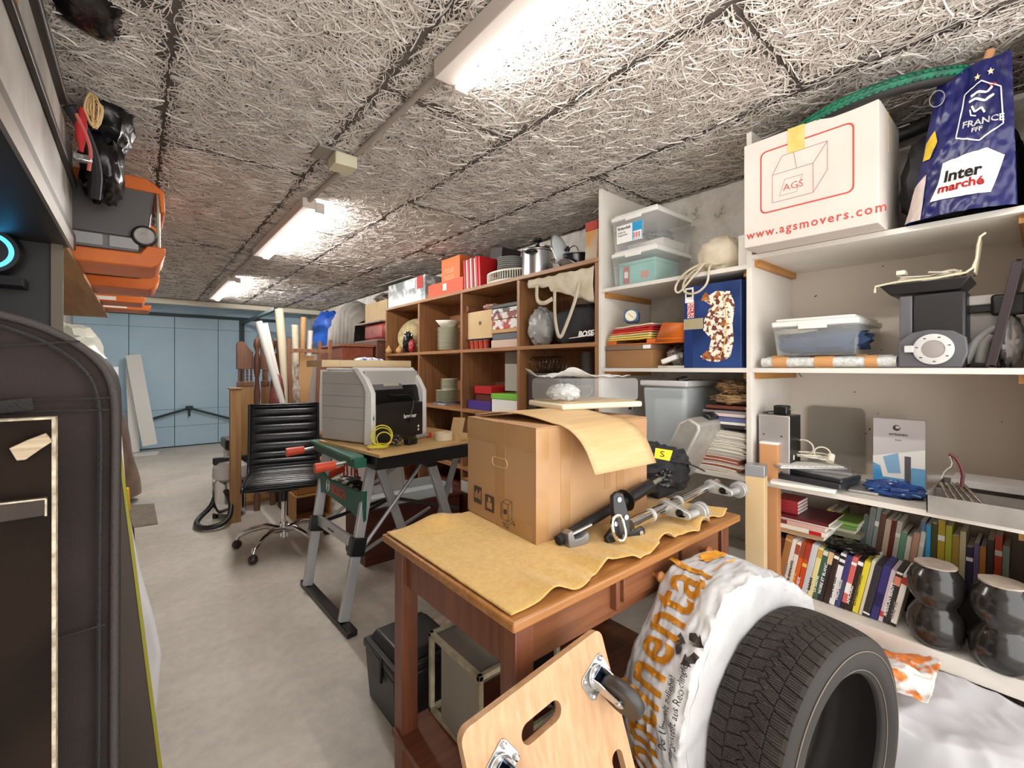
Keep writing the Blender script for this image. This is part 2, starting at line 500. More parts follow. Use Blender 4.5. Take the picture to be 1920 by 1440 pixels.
batten(5.85, 7.6, 'farthest lit fluorescent tube lamp, near the garage door', TUBEF)
for y0, y1, lb in ((1.32, 2.1, 'grey cable conduit on the ceiling between nearest lamp and junction box'), (2.24, 2.88, 'short cable conduit from junction box to middle lamp'), (4.42, 5.85, 'cable conduit on the ceiling between middle and farthest lamps')):
    MB().cyl((.8, y0, H-.03), (.8, y1, H-.03), .012).build('conduit', mat('conduit_grey', '#a59b92', .5), label=lb, cat='conduit')
t = T('junction_box', 'square cream electrical junction box on the ceiling between two lamps', 'junction box')
c = px(632, 300, z=H-.04)
MB().box(c.x-.1, c.x+.02, c.y-.06, c.y+.08, H-.025, H-.012).build('base_plate', mat('plate_grey', '#8f877f', .6), t, bev=.003)
MB().box(c.x-.03, c.x+.075, c.y-.07, c.y+.04, H-.085, H-.025).build('box_body', mat('box_cream', '#d3cdb0', .5), t, bev=.006)

# ---------------------------------------------------------------- right-hand shelving
XF = 2.06
def shelf_mat(): return WHITE
t = T('white_shelving', 'tall white melamine shelving bays standing against the right wall', 'shelving')
UP = [(1.655, 1.675), (.827, .849), (.01, .03)]
for a, b_ in UP:
    MB().box(XF, XR-.01, a, b_, 0, H-.005).build('upright', WHITE, t, bev=.001)
# left bay
for z0, z1 in ((1.738, 1.758), (1.28, 1.3), (.795, .815), (.3, .35)):
    MB().box(XF, XR-.012, .849, 1.655, z0, z1).build('shelf_board', WHITE, t, bev=.001)
for z0, z1 in ((1.775, 1.795), (1.28, 1.3), (.795, .815)):
    MB().box(XF, XR-.012, .03, .827, z0, z1).build('shelf_board', WHITE, t, bev=.001)
MB().box(XF, XR-.012, .03, .827, .325, .352).box(XF, XR-.012, -.9, .01, .325, .352).box(XF-.006, XF, -.9, .827, .29, .352).build('shelf_board', WHITE, t, bev=.001)
MB().box(XF, XR-.012, -.9, .01, 1.775, 1.795).box(XF, XR-.012, -.9, .01, 1.28, 1.3).box(XF, XR-.012, -.9, .01, .795, .815).build('shelf_board', WHITE, t, bev=.001)
for z in (1.775, 1.28, .795):
    for a, b_ in ((.803, .827), (.03, .054)):
        MB().box(XF+.03, XR-.03, a, b_, z-.028, z).build('batten', PINE, t)
for z in (1.738, 1.28, .795):
    for a, b_ in ((1.631, 1.655), (.849, .873)):
        MB().box(XF+.03, XR-.03, a, b_, z-.028, z).build('batten', PINE, t)
# speckled back board of the right bay
bm_ = bpy.data.materials.new('speckled_board'); bm_.use_nodes = True
nt = bm_.node_tree; N = nt.nodes; L = nt.links; b = N['Principled BSDF']; tc = N.new('ShaderNodeTexCoord')
vo = N.new('ShaderNodeTexVoronoi'); vo.inputs['Scale'].default_value = 16
cr = N.new('ShaderNodeValToRGB'); cr.color_ramp.elements[0].position = .05; cr.color_ramp.elements[0].color = lin('#4c4038')
cr.color_ramp.elements[1].position = .09; cr.color_ramp.elements[1].color = lin('#d6ccc1')
n1 = N.new('ShaderNodeTexNoise'); n1.inputs['Scale'].default_value = 9
mxv = N.new('ShaderNodeMix'); mxv.data_type = 'VECTOR'; mxv.inputs[0].default_value = .12
L.new(tc.outputs['Object'], mxv.inputs[4]); L.new(tc.outputs['Object'], n1.inputs['Vector']); L.new(n1.outputs['Color'], mxv.inputs[5])
L.new(mxv.outputs[1], vo.inputs['Vector']); L.new(vo.outputs['Distance'], cr.inputs[0]); L.new(cr.outputs[0], b.inputs['Base Color']); b.inputs['Roughness'].default_value = .7
MB().box(XR-.012, XR-.001, .0, .84, .36, 1.775).box(XR-.012, XR-.001, -.9, 0, .36, 1.775).build('back_panel', bm_, t, smooth=0)

# wooden cube shelving
CW = wood('cubby_wood', '#9c6d45', '#7c5232', 'z', .45, ns=9)
CWH = wood('cubby_wood_flat', '#aa7a4e', '#8a5f3a', 'y', .45, ns=9)
t = T('cube_shelving', 'brown wooden cube shelving with square compartments along the right wall', 'shelving')
YC = [1.69, 2.395, 3.12, 3.86, 4.6]; ZC = [.03, .47, .95, 1.44, 1.935]
for i, y in enumerate(YC):
    MB().box(XF, XR-.15, y-.014, y+.014, 0, 1.92).build('divider', CW, t, bev=.001)
for z in ZC:
    MB().box(XF-.004, XR-.15, YC[0]-.014, YC[-1]+.014, z-.013, z+.013).build('shelf_board', CWH, t, bev=.001)
MB().box(XR-.155, XR-.14, YC[0], YC[-1], .03, 1.93).build('back_panel', CW, t)
# ================================================================ the wooden table and what lies on it
TABW = wood('table_top_wood', '#b07a45', '#8d5a2b', 'x', .38, ns=8, coat=.15)
TABR = wood('table_frame_wood', '#7d4a30', '#623522', 'z', .4, ns=6, coat=.15)
TABX = wood('table_apron_wood', '#8d5a3a', '#724328', 'x', .4, ns=6, coat=.15)
t = T('wooden_table', 'reddish brown wooden table with drawers, covered by a mustard cloth', 'table')
TX0, TX1, TY0, TY1, TZ = .607, 1.70, .72, 1.387, .76
MB().box(TX0, TX1, TY0, TY1, TZ-.024, TZ).build('tabletop', TABW, t, bev=.005)
for x in (TX0+.03, TX1-.085):
    for y in (TY0+.03, TY1-.085):
        MB().box(x, x+.055, y, y+.055, 0, TZ-.024).build('leg', TABR, t, bev=.002)
MB().box(TX0+.085, TX1-.085, TY1-.075, TY1-.055, TZ-.15, TZ-.024).build('apron', TABX, t)
for x in (TX0+.045, TX1-.065): MB().box(x, x+.02, TY0+.085, TY1-.085, TZ-.15, TZ-.024).build('apron', TABR, t)
MB().box(TX0+.085, TX1-.085, TY0+.052, TY0+.07, TZ-.15, TZ-.024).build('apron', TABX, t)
dx = [(TX0+.105, 1.02), (1.04, 1.33), (1.35, TX1-.1)]
for a, b_ in dx[1:]:
    f = MB().box(a, b_, TY0+.036, TY0+.055, TZ-.118, TZ-.034).build('drawer', TABX, t, bev=.002)
    cx = a + (b_-a)*.5
    k = MB().lathe([(.006, 0), (.006, .01), (.014, .018), (.017, .026), (.012, .034), (0, .037)], 16, tr(cx, TY0+.036, TZ-.078) @ rotx(R(90)))
    k.build('knob', mat('knob_wood', '#a86a35', .3, coat=.4), f)
MB().box(.999, 1.017, TY0+.03, TY0+.055, TZ-.125, TZ-.024).build('rail', TABR, t, bev=.004)
MB().box(TX0+.02, TX1-.02, TY0+.06, TY1-.03, .115, .137).build('lower_shelf', wood('low_shelf_wood', '#7b452a', '#5e3220', 'x', .45), t, bev=.002)
for y in (TY0+.05, TY1-.06): MB().box(TX0+.07, TX1-.07, y-.01, y+.01, .07, .115).build('rail', TABR, t)

# mustard cloth with curled front edge
CL = mat('mustard_terry', '#d9b163', .95, c2='#cda252', ns=60, bump=.8, bs=260, sheen=.3)
def clothz(x, y):
    z = TZ + .004
    # swell at the back-left corner where the cloth rides up, and the pleats of the front edge
    z += .028*math.exp(-((x-.79)**2/.006 + (y-1.34)**2/.004))
    f = max(0, 1-(y-.74)/.16)
    z += f*(.010 + .012*math.sin(x*26+1.2) + .008*math.sin(x*61))*(1 if x > .8 else max(0, (x-.66)/.14))
    z += .0015*nz(x*25, y*25)
    if .9 < x < 1.5 and y > .93: z = TZ+.003
    return max(z, TZ+.0035)
def cloth(u, v):
    x = .618 + u*(1.66-.618)
    y0 = .742 + .014*math.sin(x*21) + .007*math.sin(x*57+1) + .02*max(0, x-1.35)
    if x < .8: y0 = .742 + (.0)*(1)
    y1 = 1.372 + .006*math.sin(x*15)
    y = y0 + (y1-y0)*v
    return (x, y, clothz(x, y))
MB().grid(cloth, 200, 90).build('cloth', CL, label='mustard yellow terry cloth spread under the carton on the wooden table', cat='cloth', thick=.004, toff=1)

# big taped carton
CD = mat('brown_carton', '#b8926a', .75, c2='#ae875f', ns=2.5, bump=.15, bs=30)
TAPE = mat('packing_tape', '#b58d60', .25, c2='#ab8358', ns=10)
c0 = Vector((.917, .984, TZ+.0085)); a = px(880, 955, z=.7685); b_ = px(1222, 785, z=1.115)
ux = Vector((.519, -.035, 0)).normalized(); uy = Vector((.05, .4, 0)).normalized()
BX = frame(c0, ux, uy); BW, BD, BH = .53, .405, .347
t = T('cardboard_carton', 'large brown taped cardboard carton standing on the mustard cloth', 'cardboard box')
MB(BX).box(0, BW, 0, BD, 0, BH).build('box_body', CD, t, bev=.003)
m_ = MB(BX)
m_.box(-.0008, .001, .0, BD, BH-.075, BH-.004)                       # tape on the left face
m_.box(-.0012, .001, .16, .215, .0, BH)
m_.box(-.0009, .001, .02, .15, .0, .05)
m_.box(-.001, .05, -.0009, .001, .0, BH)                            # corner tape on the front
for x0, x1, z0, z1 in ((.1,.14,.02,BH), (.36,.40,.01,BH-.04), (.2,.36,.0,.045), (.3,.33,.12,.25), (.44,.52,.05,.08)):
    m_.box(x0, x1, -.0012, .001, z0, z1)
m_.box(.02, BW-.02, .17, .225, BH-.001, BH+.001)
m_.build('packing_tape', TAPE, t)
m_ = MB(BX @ tr(-.0016, BD/2-.01, .215) @ rotz(R(90)) @ rotx(R(90)))
m_.ring(rrect(-.045,.045,-.016,.016,.0155), rrect(-.0435,.0435,-.0145,.0145,.014), -.001, .001)
m_.build('hand_hole', mat('carton_cut', '#e0bd8c', .8), t)
# printed marks: two dark pictograms, small box diagram with arrows
LF = BX @ Matrix(((0,0,-1,-.0018),(-1,0,0,BD),(0,1,0,0),(0,0,0,1)))     # x runs toward the viewer's right on the left face, y up
m_ = MB(LF)
m_.box(.05, .10, .045, .105, 0, .001)
m_.build('printed_mark', mat('print_brown', '#4b3c31', .7), t)
MB(LF).box(.125, .18, .035, .09, 0, .001).build('printed_mark', mat('print_brown'), t)
m_ = MB(LF)
for k in range(4): m_.box(.056+k*.011, .062+k*.011, .062, .062+.02+.01*(k % 2), .001, .0016)
m_.build('printed_mark', mat('print_tan', '#b48c60', .7), t)
MB(LF).box(.138, .168, .045, .066, .001, .0016).build('printed_mark', mat('print_tan'), t)
MB(LF).lathe([(0, .001), (.009, .0016)], 12, tr(.153, .076, 0)).build('printed_mark', mat('print_tan'), t)
m_ = MB(LF)
def ln(m, x0, y0, x1, y1, w=.0014, z=.0008): m.bar((x0,y0,z), (x1,y1,z), w, .0006)
for q in ((.23,.03,.265,.03),(.265,.03,.265,.085),(.265,.085,.23,.085),(.23,.085,.23,.03),(.23,.085,.25,.1),(.265,.085,.285,.1),(.25,.1,.285,.1),(.285,.1,.285,.045),(.285,.045,.265,.03),(.222,.03,.222,.085),(.23,.02,.265,.02),(.272,.022,.292,.04)): ln(m_, *q)
m_.text('70 cm', tr(.236, .008, .0005), .012); m_.text('kg', tr(.29, .028, .0005), .012); m_.box(.238, .255, .05, .065, 0, .001)
m_.build('printed_mark', mat('print_brown'), t)
m_ = MB(BX)
m_.box(.0, BW, .0, BD/2-.004, BH, BH+.004).box(0, BW, BD/2+.004, BD, BH, BH+.003)
m_.build('flap', CD, t, bev=.001)

# curved veneer sheet lying over the carton
VEN = wood('veneer_sheet', '#d3b285', '#c5a270', 'x', .55, ns=10)
VO = BX.copy()
def ven(u, v):
    # u along the sheet (across the carton and down the front), v across its width
    s = u*.585; x = -.03 + .29*v
    # arc: lies on top at the back, bends over the front edge
    y = BD - .02 - s
    flat = BD + .03
    z = BH + .008
    if s > .37:
        q = (s-.37)
        r = .13; a_ = min(q/r, 1.25)
        y = BD-.02-.37 - r*math.sin(a_); z = BH + .008 - r*(1-math.cos(a_))
        if q/r > 1.25: y -= (q-r*1.25)*math.cos(1.25); z -= (q-r*1.25)*math.sin(1.25)
    lift = .022*math.sin(PI*min(1, s/.37)) if s < .37 else 0
    xx = x + .05 + .10*u
    return (xx, y, z+lift)
MB(BX).grid(ven, 50, 8).build('veneer_sheet', VEN, label='thin curved sheet of pale veneer draped over the brown carton', cat='wood veneer', thick=.003, toff=1)

# turntable-like appliance with a clear dust cover on the carton
CRM = mat('cream_appliance', '#e6d9bf', .45)
t = T('dust_cover_appliance', 'cream flat appliance under a clear box-shaped cover on top of the carton', 'appliance')
A = frame(BX @ Vector((.245, .15, BH+.019)), Vector((.9, -.22, 0)), Vector((.22, .9, 0)))
L1, L2 = .375, .26
MB(A).box(0, L1, 0, L2, .012, .034).build('base', CRM, t, bev=.006)
m_ = MB(A).box(.02, L1-.02, .02, L2-.02, .034, .037).build('platter', mat('wood_inlay', '#c8a874', .5), t, bev=.002)
for x in (.03, L1-.03):
    for y in (.03, L2-.03): MB(A).cyl((x, y, 0), (x, y, .014), .012).build('foot', BLACKP, t)
MB(A).box(.008, L1-.008, .008, L2-.008, .036, .125).build('cover', CLEAR, t, bev=.015, seg=3)
MB(A).tube([(.1,.15,.05),(.22,.15,.05),(.24,.15,.07),(.24,.15,.09),(.1,.15,.09),(.08,.15,.07)], .002, 6, closed=True).build('wire_rack', STEEL, t)
MB(A).blob((.08,.12,.07), (.06,.06,.03), .5, 14, 5).build('crumpled_film', FILM, t)
def film(u, v):
    x = -.02 + u*.36; y = .03 + v*.22
    return (x, y, .13 + .012*abs(nz(x*22, y*18, 2)) + .10*max(0, nz(x*5+3, y*4)+.15)*max(.15, 1-x/.2))
m_ = MB(A).grid(film, 40, 26)
m_.build('plastic_bag', FILM, label='crumpled clear plastic bag lying on the clear appliance cover', cat='plastic bag', thick=.001)

# projector-stand hardware lying on the cloth
BLK = mat('satin_black', '#19181b', .32)
t = T('tripod_clamp', 'black metal clamp bracket with three lobes and a chrome shackle on the cloth', 'clamp')
def on(u, v, z): return px(u, v, z=TZ+z)
a = on(1048, 1012, .03); b_ = on(1200, 932, .03)
e = on(1128, 1010, .03)
# three-lobed plate standing upright, facing the viewer
c = on(1165, 985, .05)
def lobe(ang, L_):
    return [(math.cos(ang)*L_, math.sin(ang)*L_)]
plate = []
for k, (ang, L_) in enumerate(((R(95), .105), (R(215), .075), (R(335), .09))):
    for da, q in ((-.75, .40), (-.22, .93), (0, 1.0), (.22, .93), (.75, .40)):
        plate.append((math.cos(ang+da)*L_*q, math.sin(ang+da)*L_*q))
PF = frame(c, Vector((.93, -.3, .0)), Vector((0, .15, 1)))
MB(PF).prism(plate, -.009, .009).build('plate', BLK, t, bev=.004)
m_ = MB(PF)
for ang, L_ in ((R(95), .08), (R(335), .072), (R(60), .028), (R(160), .028), (R(270), .03)):
    m_.lathe([(.0075, -.012), (.0075, .012)], 14, tr(math.cos(ang)*L_, math.sin(ang)*L_, 0))
m_.build('screw', STEEL, t)
# clamp jaw at left
g = on(1075, 1010, .025)
JF = frame(g, Vector((.95, -.2, 0)), Vector((0, .1, 1)))
MB(JF).prism([(-.028,-.022),(.035,-.022),(.05,.0),(.045,.016),(.02,.004),(-.005,.002),(-.012,.03),(-.03,.022)], -.018, .018).build('jaw', mat('grey_cast', '#8d8d8f', .35, .6), t, bev=.003)
MB(JF).cyl((-.01,.012,.0), (.07,.03,.0), .0055).build('screw', STEEL, t)
MB(PF).tube([(-.045,-.03,.03),(-.055,.02,.03),(-.04,.04,.03),(-.015,.035,.03),(-.005,-.02,.03),(-.02,-.04,.03)], .006, 8, closed=True, smooth=2).build('shackle', CHROME, t)

t = T('tension_pole', 'chrome telescopic pole with grey swivel clamps lying along the yellow cloth', 'pole')
p0 = on(1180, 985, .05); p1 = px(1345, 905, y=.87)
CH2 = mat('polished_tube', '#dedddb', .12, 1)
d_ = (p1-p0)
MB().cyl(p0, p0+d_*.5, .0185, seg=24).build('tube', CH2, t)
MB().cyl(p0+d_*.48, p1, .0155, seg=24).build('tube', CH2, t)
m_ = MB().cyl(p0+d_*.18, p0+d_*.2, .022, seg=24).cyl(p0+d_*.47, p0+d_*.49, .021, seg=24)
m_.build('collar', mat('grey_collar', '#c9c8c6', .4, .3), t)
GC = mat('grey_cast_alloy', '#b9b9b7', .38, .5)
up = Vector((0,0,1)); dn = d_.normalized(); sd = dn.cross(up).normalized()
for k, q in enumerate((.36, .9)):
    c = p0+d_*q; e = c + sd*.075 - up*.012
    m_ = MB(frame(c, sd, up))
    pr = [(.026*math.cos(R(a_)), .026*math.sin(R(a_))) for a_ in range(90, 271, 20)] + [(.075+.014*math.cos(R(a_)), -.012+.014*math.sin(R(a_))) for a_ in range(-90, 91, 30)]
    m_.prism(pr, -.012, .012)
    m_.build('swivel_clamp', GC, t, bev=.003)
    MB().cyl(e-dn*.02+sd*-.01, e+dn*.0-sd*.01-dn*.02, .01).cyl(c+sd*.052-dn*.016-up*.006, c+sd*.052-dn*.012-up*.006, .013).build('screw', BLACKP, t)
    h = e + dn*.03 + sd*.008 - up*.0
    f = MB().cyl(e+dn*.005, h+dn*.02, .013).cyl(h+dn*.02, h+dn*.034, .031, seg=28).cyl(h+dn*.04, h+dn*.056, .031, seg=28)
    f.build('round_mount', GC, t, bev=.002)
    MB().cyl(h+dn*.034, h+dn*.04, .026, seg=24).cyl(h+dn*.056, h+dn*.058, .009, seg=16).build('rubber_ring', BLACKP, t)

t = T('folded_tripod', 'matte black folded pole stand with a disc collar lying behind the chrome pole', 'stand')
a = on(1130, 958, .07); b_ = on(1225, 915, .07)
q0 = on(1046, 1014, .022); q1 = px(1235, 900, y=.915)
dq = (q1-q0)
MB().cyl(q0, q0+dq*.85, .0155, seg=20).build('tube', BLACKM, t)
MB().cyl(q0+dq*.62, q0+dq*.65, .038, .03, seg=24).cyl(q0+dq*.65, q0+dq*.9, .022).build('collar', BLK, t)
MB().cyl(q0+dq*.9, q0+dq*1.03, .009).build('pin', STEEL, t)
MB().blob(q1+Vector((.045,.0,.0)), (.035,.03,.028), .6, 30, 8).build('knob', BLK, t)

# black equipment bag at the back right of the table
t = T('black_nylon_bag', 'black nylon equipment bag with a yellow label behind the chrome pole', 'bag')
bc = P(1285, 868, 1.78)
def bagf(u, v):
    a_ = u*2*PI; r_ = .5+.5*math.sin(PI*v)
    return (0,0,0)
m_ = MB(tr(1.70, 1.14, TZ+.0) @ rotz(R(-15)))
m_.blob((0,0,.095), (.185,.15,.105), .35, 5, 21, 40, 24, sq=.75, flat=.009)
m_.build('bag_body', WB, t)
def flap(u, v):
    x = -.19+.39*u; y = -.15+.3*v
    return (x, y, .175 + .022*math.sin(u*3.3) - .05*(u**2) - .03*(1-v)**2 + .006*nz(x*15, y*15))
MB(tr(1.70, 1.13, TZ+.008) @ rotz(R(-15))).grid(flap, 30, 20).build('flap', mat('nylon_flap', '#26262b', .5, bump=.4, bs=60), t, thick=.006)
m_ = MB(frame(px(1243, 850, x=1.5), Vector((.55,-.75,-.05)), Vector((-.1,.05,1))))
m_.prism([(-.03,-.02),(.025,-.026),(.034,.014),(-.028,.018)], 0, .002)
m_.build('label_patch', mat('patch_yellow', '#e0cc1c', .5), t)
m_ = MB(frame(px(1243, 850, x=1.5), Vector((.55,-.75,-.05)), Vector((-.1,.05,1)))).text('S', tr(-.012,-.013,.002), .032, sx=1.3)
m_.build('lettering', INKB, t)
# brown paper sample under the table's left end, glass box, toolbox
t = T('framed_glass_box', 'dusty box with pale frame and glass panes standing under the wooden table', 'display box')
FR = mat('dusty_frame', '#b5a98f', .8, c2='#8d826c', ns=18)
GX0, GX1, GY0, GY1, GZ0, GZ1 = .755, 1.09, 1.05, 1.345, .1375, .405
for x in (GX0, GX1-.016):
    for y in (GY0, GY1-.016): MB().box(x, x+.016, y, y+.016, GZ0, GZ1).build('frame_post', FR, t, bev=.002)
for z in (GZ0, GZ1-.016):
    for y in (GY0, GY1-.016): MB().box(GX0, GX1, y, y+.016, z, z+.016).build('frame_rail', FR, t, bev=.002)
    for x in (GX0, GX1-.016): MB().box(x, x+.016, GY0, GY1, z, z+.016).build('frame_rail', FR, t, bev=.002)
MB().box(GX0+.016, GX1-.016, GY0+.016, GY1-.016, GZ1-.01, GZ1-.007).build('pane', mat('smoked_glass', '#5c635f', .12, spec=.8), t)
MB().box(GX0+.005, GX0+.008, GY0+.016, GY1-.075, GZ0+.016, GZ1-.016).build('pane', mat('grey_pane', '#8e877c', .5), t)
MB().box(GX1-.012, GX1-.008, GY0+.01, GY1-.01, GZ0+.01, GZ1-.01).box(GX0+.06, GX1-.016, GY1-.012, GY1-.008, GZ0+.01, GZ1-.01).build('back_panel', BLACKM, t)
TBX = mat('toolbox_black', '#2b2b2b', .4)
t = T('black_toolbox', 'black plastic toolbox on the floor beside the left table leg', 'toolbox')
MB().box(.70, .95, 1.47, 1.72, .0, .2, top=(.685, .955, 1.46, 1.73)).build('box_body', TBX, t, bev=.01)
MB().box(.68, .96, 1.455, 1.735, .203, .235).box(.70, .94, 1.47, 1.72, .235, .27, top=(.72, .92, 1.49, 1.7)).build('lid', TBX, t, bev=.008)
MB().box(.671, .684, 1.55, 1.63, .15, .24).build('latch', BLACKP, t, bev=.004)
# things seen through the table: sheet and grey plastic
t = MB().grid(lambda u, v: (1.0+u*.5, 1.52+.06*math.sin(u*5)+.02*nz(u*9, v*9), .003+v*.55+.02*nz(u*7+3, v*7)), 30, 24)
t.build('plastic_sheet', mat('grey_film', '#a9a9ae', .3, bump=.6, bs=25), label='crumpled grey plastic sheet hanging behind the table legs', cat='plastic sheet', thick=.002)
def pb(u, v):
    x = .98+u*.3; y = 1.62+v*.4
    return (x, y, .006+.05*abs(nz(x*9, y*9, 3)))
MB().grid(pb, 26, 26).build('plastic_bag', mat('white_orange_bag', '#e7e2dc', .4, c2='#e2763a', ns=7, contrast=(.55, .62)), label='white and orange plastic bag crumpled on the floor behind the table', cat='plastic bag', thick=.001)
MB().box(.92, 1.3, 1.5, 2.02, 0, .004).build('floor_mat', mat('mat_grey', '#77746e', .8), label='flat grey sheet on the floor under the white and orange bag', cat='mat')
# ================================================================ foreground: dolly, tyres, bag, tubes
BEECH = wood('beech_plywood', '#c8a07a', '#b58a62', 'z', .5, ns=9)
ZINC = mat('zinc_plate', '#c4c6c8', .25, .95)
t = T('moving_dolly', 'light wooden moving dolly with swivel casters leaning on its edge against the table', 'dolly')
# frame: x along the top edge, y up the board, z toward the viewer
o0 = Vector((.448, .693, .632)); xa = Vector((.372, -.003, .045)).normalized(); ya = Vector((-.02, .235, 1.0))
D = frame(o0, xa, ya)     # origin at the top-left corner; board hangs to negative y
DW, DH = .398, .60
# board as plate with two hand slots (outer rounded rect split so that the slots are real holes)
def slot(cx, cy, a, b_, n=5): return rrect(cx-a, cx+a, cy-b_, cy+b_, min(a, b_)*.98, n)
m_ = MB(D)
# build the plate from a top band with a horizontal slot, a middle with side slot, and the rest
n = 5
def band(x0, x1, y0, y1, sl, corners):
    outer = []
    for cx, cy, a, r in ((x1, y0, -90, corners[0]), (x1, y1, 0, corners[1]), (x0, y1, 90, corners[2]), (x0, y0, 180, corners[3])):
        sx = -1 if cx == x1 else 1; sy = 1 if cy == y0 else -1
        ccx, ccy = cx + sx*r, cy + sy*r
        for i in range(n+1):
            g = R(a + 90*i/n); outer.append((ccx + r*math.cos(g), ccy + r*math.sin(g)))
    m_.ring(outer, sl, -.009, .009)
band(0, DW, -.17, 0, slot(DW*.45, -.085, .055, .02), (1e-4, .022, .022, 1e-4))
band(.2, DW, -.43, -.17, slot(DW-.045, -.30, .018, .05), (1e-4, 1e-4, 1e-4, 1e-4))
m_.box(0, .2, -.43, -.17, -.009, .009)
band(0, DW, -DH, -.43, slot(DW*.45, -.52, .055, .02), (.022, 1e-4, 1e-4, .022))
m_.build('board', BEECH, t)
def caster(px_, py_, ang, lab=None):
    C = D @ tr(px_, py_, .009) @ rotz(ang)
    k = MB(C).prism(rrect(-.03,.03,-.042,.042,.012,3), 0, .003).build('caster_plate', ZINC, t, bev=.001)
    MB(C).lathe([(.024,.003),(.026,.006),(.026,.012),(.022,.016)], 24).build('swivel_race', ZINC, k)
    m2 = MB(C)
    for x, y in ((-.021,.032),(.021,.032),(-.021,-.032),(.021,-.032)):
        MB(C @ tr(x, y, 0)).lathe([(.0065,.003),(.0065,.008),(.003,.011)], 6).build('bolt', STEEL, k)
    # fork: two cheeks and a crown, wheel off-axis
    for s_ in (-1, 1):
        pr = [(-.018,.014),(.024,.014),(.048,.055),(.044,.066),(.032,.066),(-.012,.03)]
        MB(C @ tr(0, s_*.018, 0) @ rotx(R(90))).prism(pr, -.0012, .0012).build('fork_cheek', mat('fork_zinc', '#d5d3cf', .3, .7), k)
    MB(C).box(-.018, .026, -.019, .019, .013, .0165).build('fork_crown', mat('blued_steel', '#7f93ad', .15, 1), k, bev=.002)
    W = C @ tr(.037, 0, .056) @ rotx(R(90))
    MB(W).lathe([(.038,-.012),(.046,-.013),(.05,-.009),(.0505,0),(.05,.009),(.046,.013),(.038,.012)], 36).build('wheel', mat('caster_rubber', '#33302f', .45), k, smooth=50)
    MB(W).lathe([(.0,-.0135),(.012,-.0135),(.014,-.006),(.038,-.006),(.038,.006),(.014,.006),(.012,.0135),(0,.0135)], 24).build('hub', mat('hub_black', '#111013', .25), k)
    MB(W).lathe([(.006,-.022),(.006,.022)], 12).build('axle', ZINC, k)
caster(.062, -.10, R(-60)); caster(DW-.05, -.085, R(-70)); caster(.06, -DH+.07, R(-70)); caster(DW-.06, -DH+.07, R(200))
m_ = MB(D @ tr(.255, -.275, .009)).box(-.02,.02,-.012,.0,0,.016).cyl((.02,-.004,.01),(.03,-.004,.01),.006)
m_.build('bracket', mat('dark_steel', '#55555a', .35, .8), t, bev=.001)

# bare winter tyre, its open side to the viewer
TY = mat('tyre_rubber', '#2b2521', .8, c2='#36302b', ns=14)
TYS = mat('tyre_sidewall', '#1f1b18', .7, c2='#29231f', ns=6)
nrm = Vector((-.17, -.985, 0)).normalized()
Cn = Vector((1.352, .3124, .3135)); TW = .19; TRo = .3125
TCn = Cn - nrm*TW/2
TM = frame(TCn, Vector((0,0,1)).cross(nrm)*-1, Vector((0,0,1)))
TM = Matrix.Translation(TCn) @ frame(Vector((0,0,0)), Vector((-1,0,0))-nrm*nrm.dot(Vector((-1,0,0))), Vector((0,0,1)))
e1 = (Vector((-1,0,0)) - nrm*nrm.dot(Vector((-1,0,0)))).normalized(); e2 = Vector((0,0,1))
def treadh(th, s):
    """groove depth at angle th, side s in -1..1 (s=1 near the viewer)"""
    L_ = th*TRo
    p = .031
    d = 0.0
    a = abs(s)
    # two circumferential grooves
    if abs(a-.5) < .022: d = .006
    if a < .5:
        # centre: V-shaped blocks
        q = (L_/p + .9*a*(1 if s > 0 else 1) + (.5 if s > 0 else 0)) % 1
        w_ = .11 if a > .06 else .05
        if q < w_: d = max(d, .0055)
        c_ = abs(s + .10*math.sin(L_/p*2*PI))
        if c_ < .03: d = max(d, .005)
        q2 = (L_/.0052 + 2.2*s*(1 if (int(L_/p) % 2) else -1)) % 1
        if q2 < .24: d = max(d, .0022)
    else:
        q = (L_/p + .35*a + (.0 if s > 0 else .5)) % 1
        if q < .13: d = max(d, .0055 if a < .93 else .003)
        q2 = (L_/.0062) % 1
        if q2 < .24 and a < .9: d = max(d, .0022)
    return d
NU, NV = 1500, 64
t = T('winter_tyre', 'bare black winter tyre with deep tread standing on the floor beside the bagged one', 'tyre')
def trd(u, v):
    s = -1+2*v; th = 2*PI*u
    r = TRo - .010*abs(s)**3.2 - treadh(th, s)
    p = TCn + (e1*math.cos(th)+e2*math.sin(th))*r + nrm*s*TW*.45
    return p
MB().grid(trd, NU, NV).build('tread', TY, t, smooth=25)
prof = [(TRo-.010,.45),(TRo-.014,.468),(TRo-.022,.485),(TRo-.035,.50),(.265,.52),(.247,.53),(.24,.522),(.228,.50),(.222,.47),(.216,.455),(.212,.45),(.209,.42),(.209,.38),(.22,.36),(.25,.42),(.28,.40),(.292,.25),(.294,0)]
def swall(side):
    def f(u, v):
        th = 2*PI*u; k = v*(len(prof)-1); i = min(int(k), len(prof)-2); q = k-i
        r = prof[i][0]*(1-q)+prof[i+1][0]*q; z = prof[i][1]*(1-q)+prof[i+1][1]*q
        return TCn + (e1*math.cos(th)+e2*math.sin(th))*r + nrm*z*TW*side
    return f
MB().grid(swall(1), 120, len(prof)-1).build('sidewall', TYS, t, smooth=60)
MB().grid(swall(-1), 120, len(prof)-1).build('sidewall', TYS, t, smooth=60)
m_ = MB()
for rr, z in ((.272,.518),(.223,.478)):
    pts = [TCn + (e1*math.cos(a)+e2*math.sin(a))*rr + nrm*z*TW for a in [2*PI*i/90 for i in range(90)]]
    m_.tube(pts, .0012, 6, closed=True)
m_.build('bead_line', mat('tyre_line', '#7a6f64', .5), t)

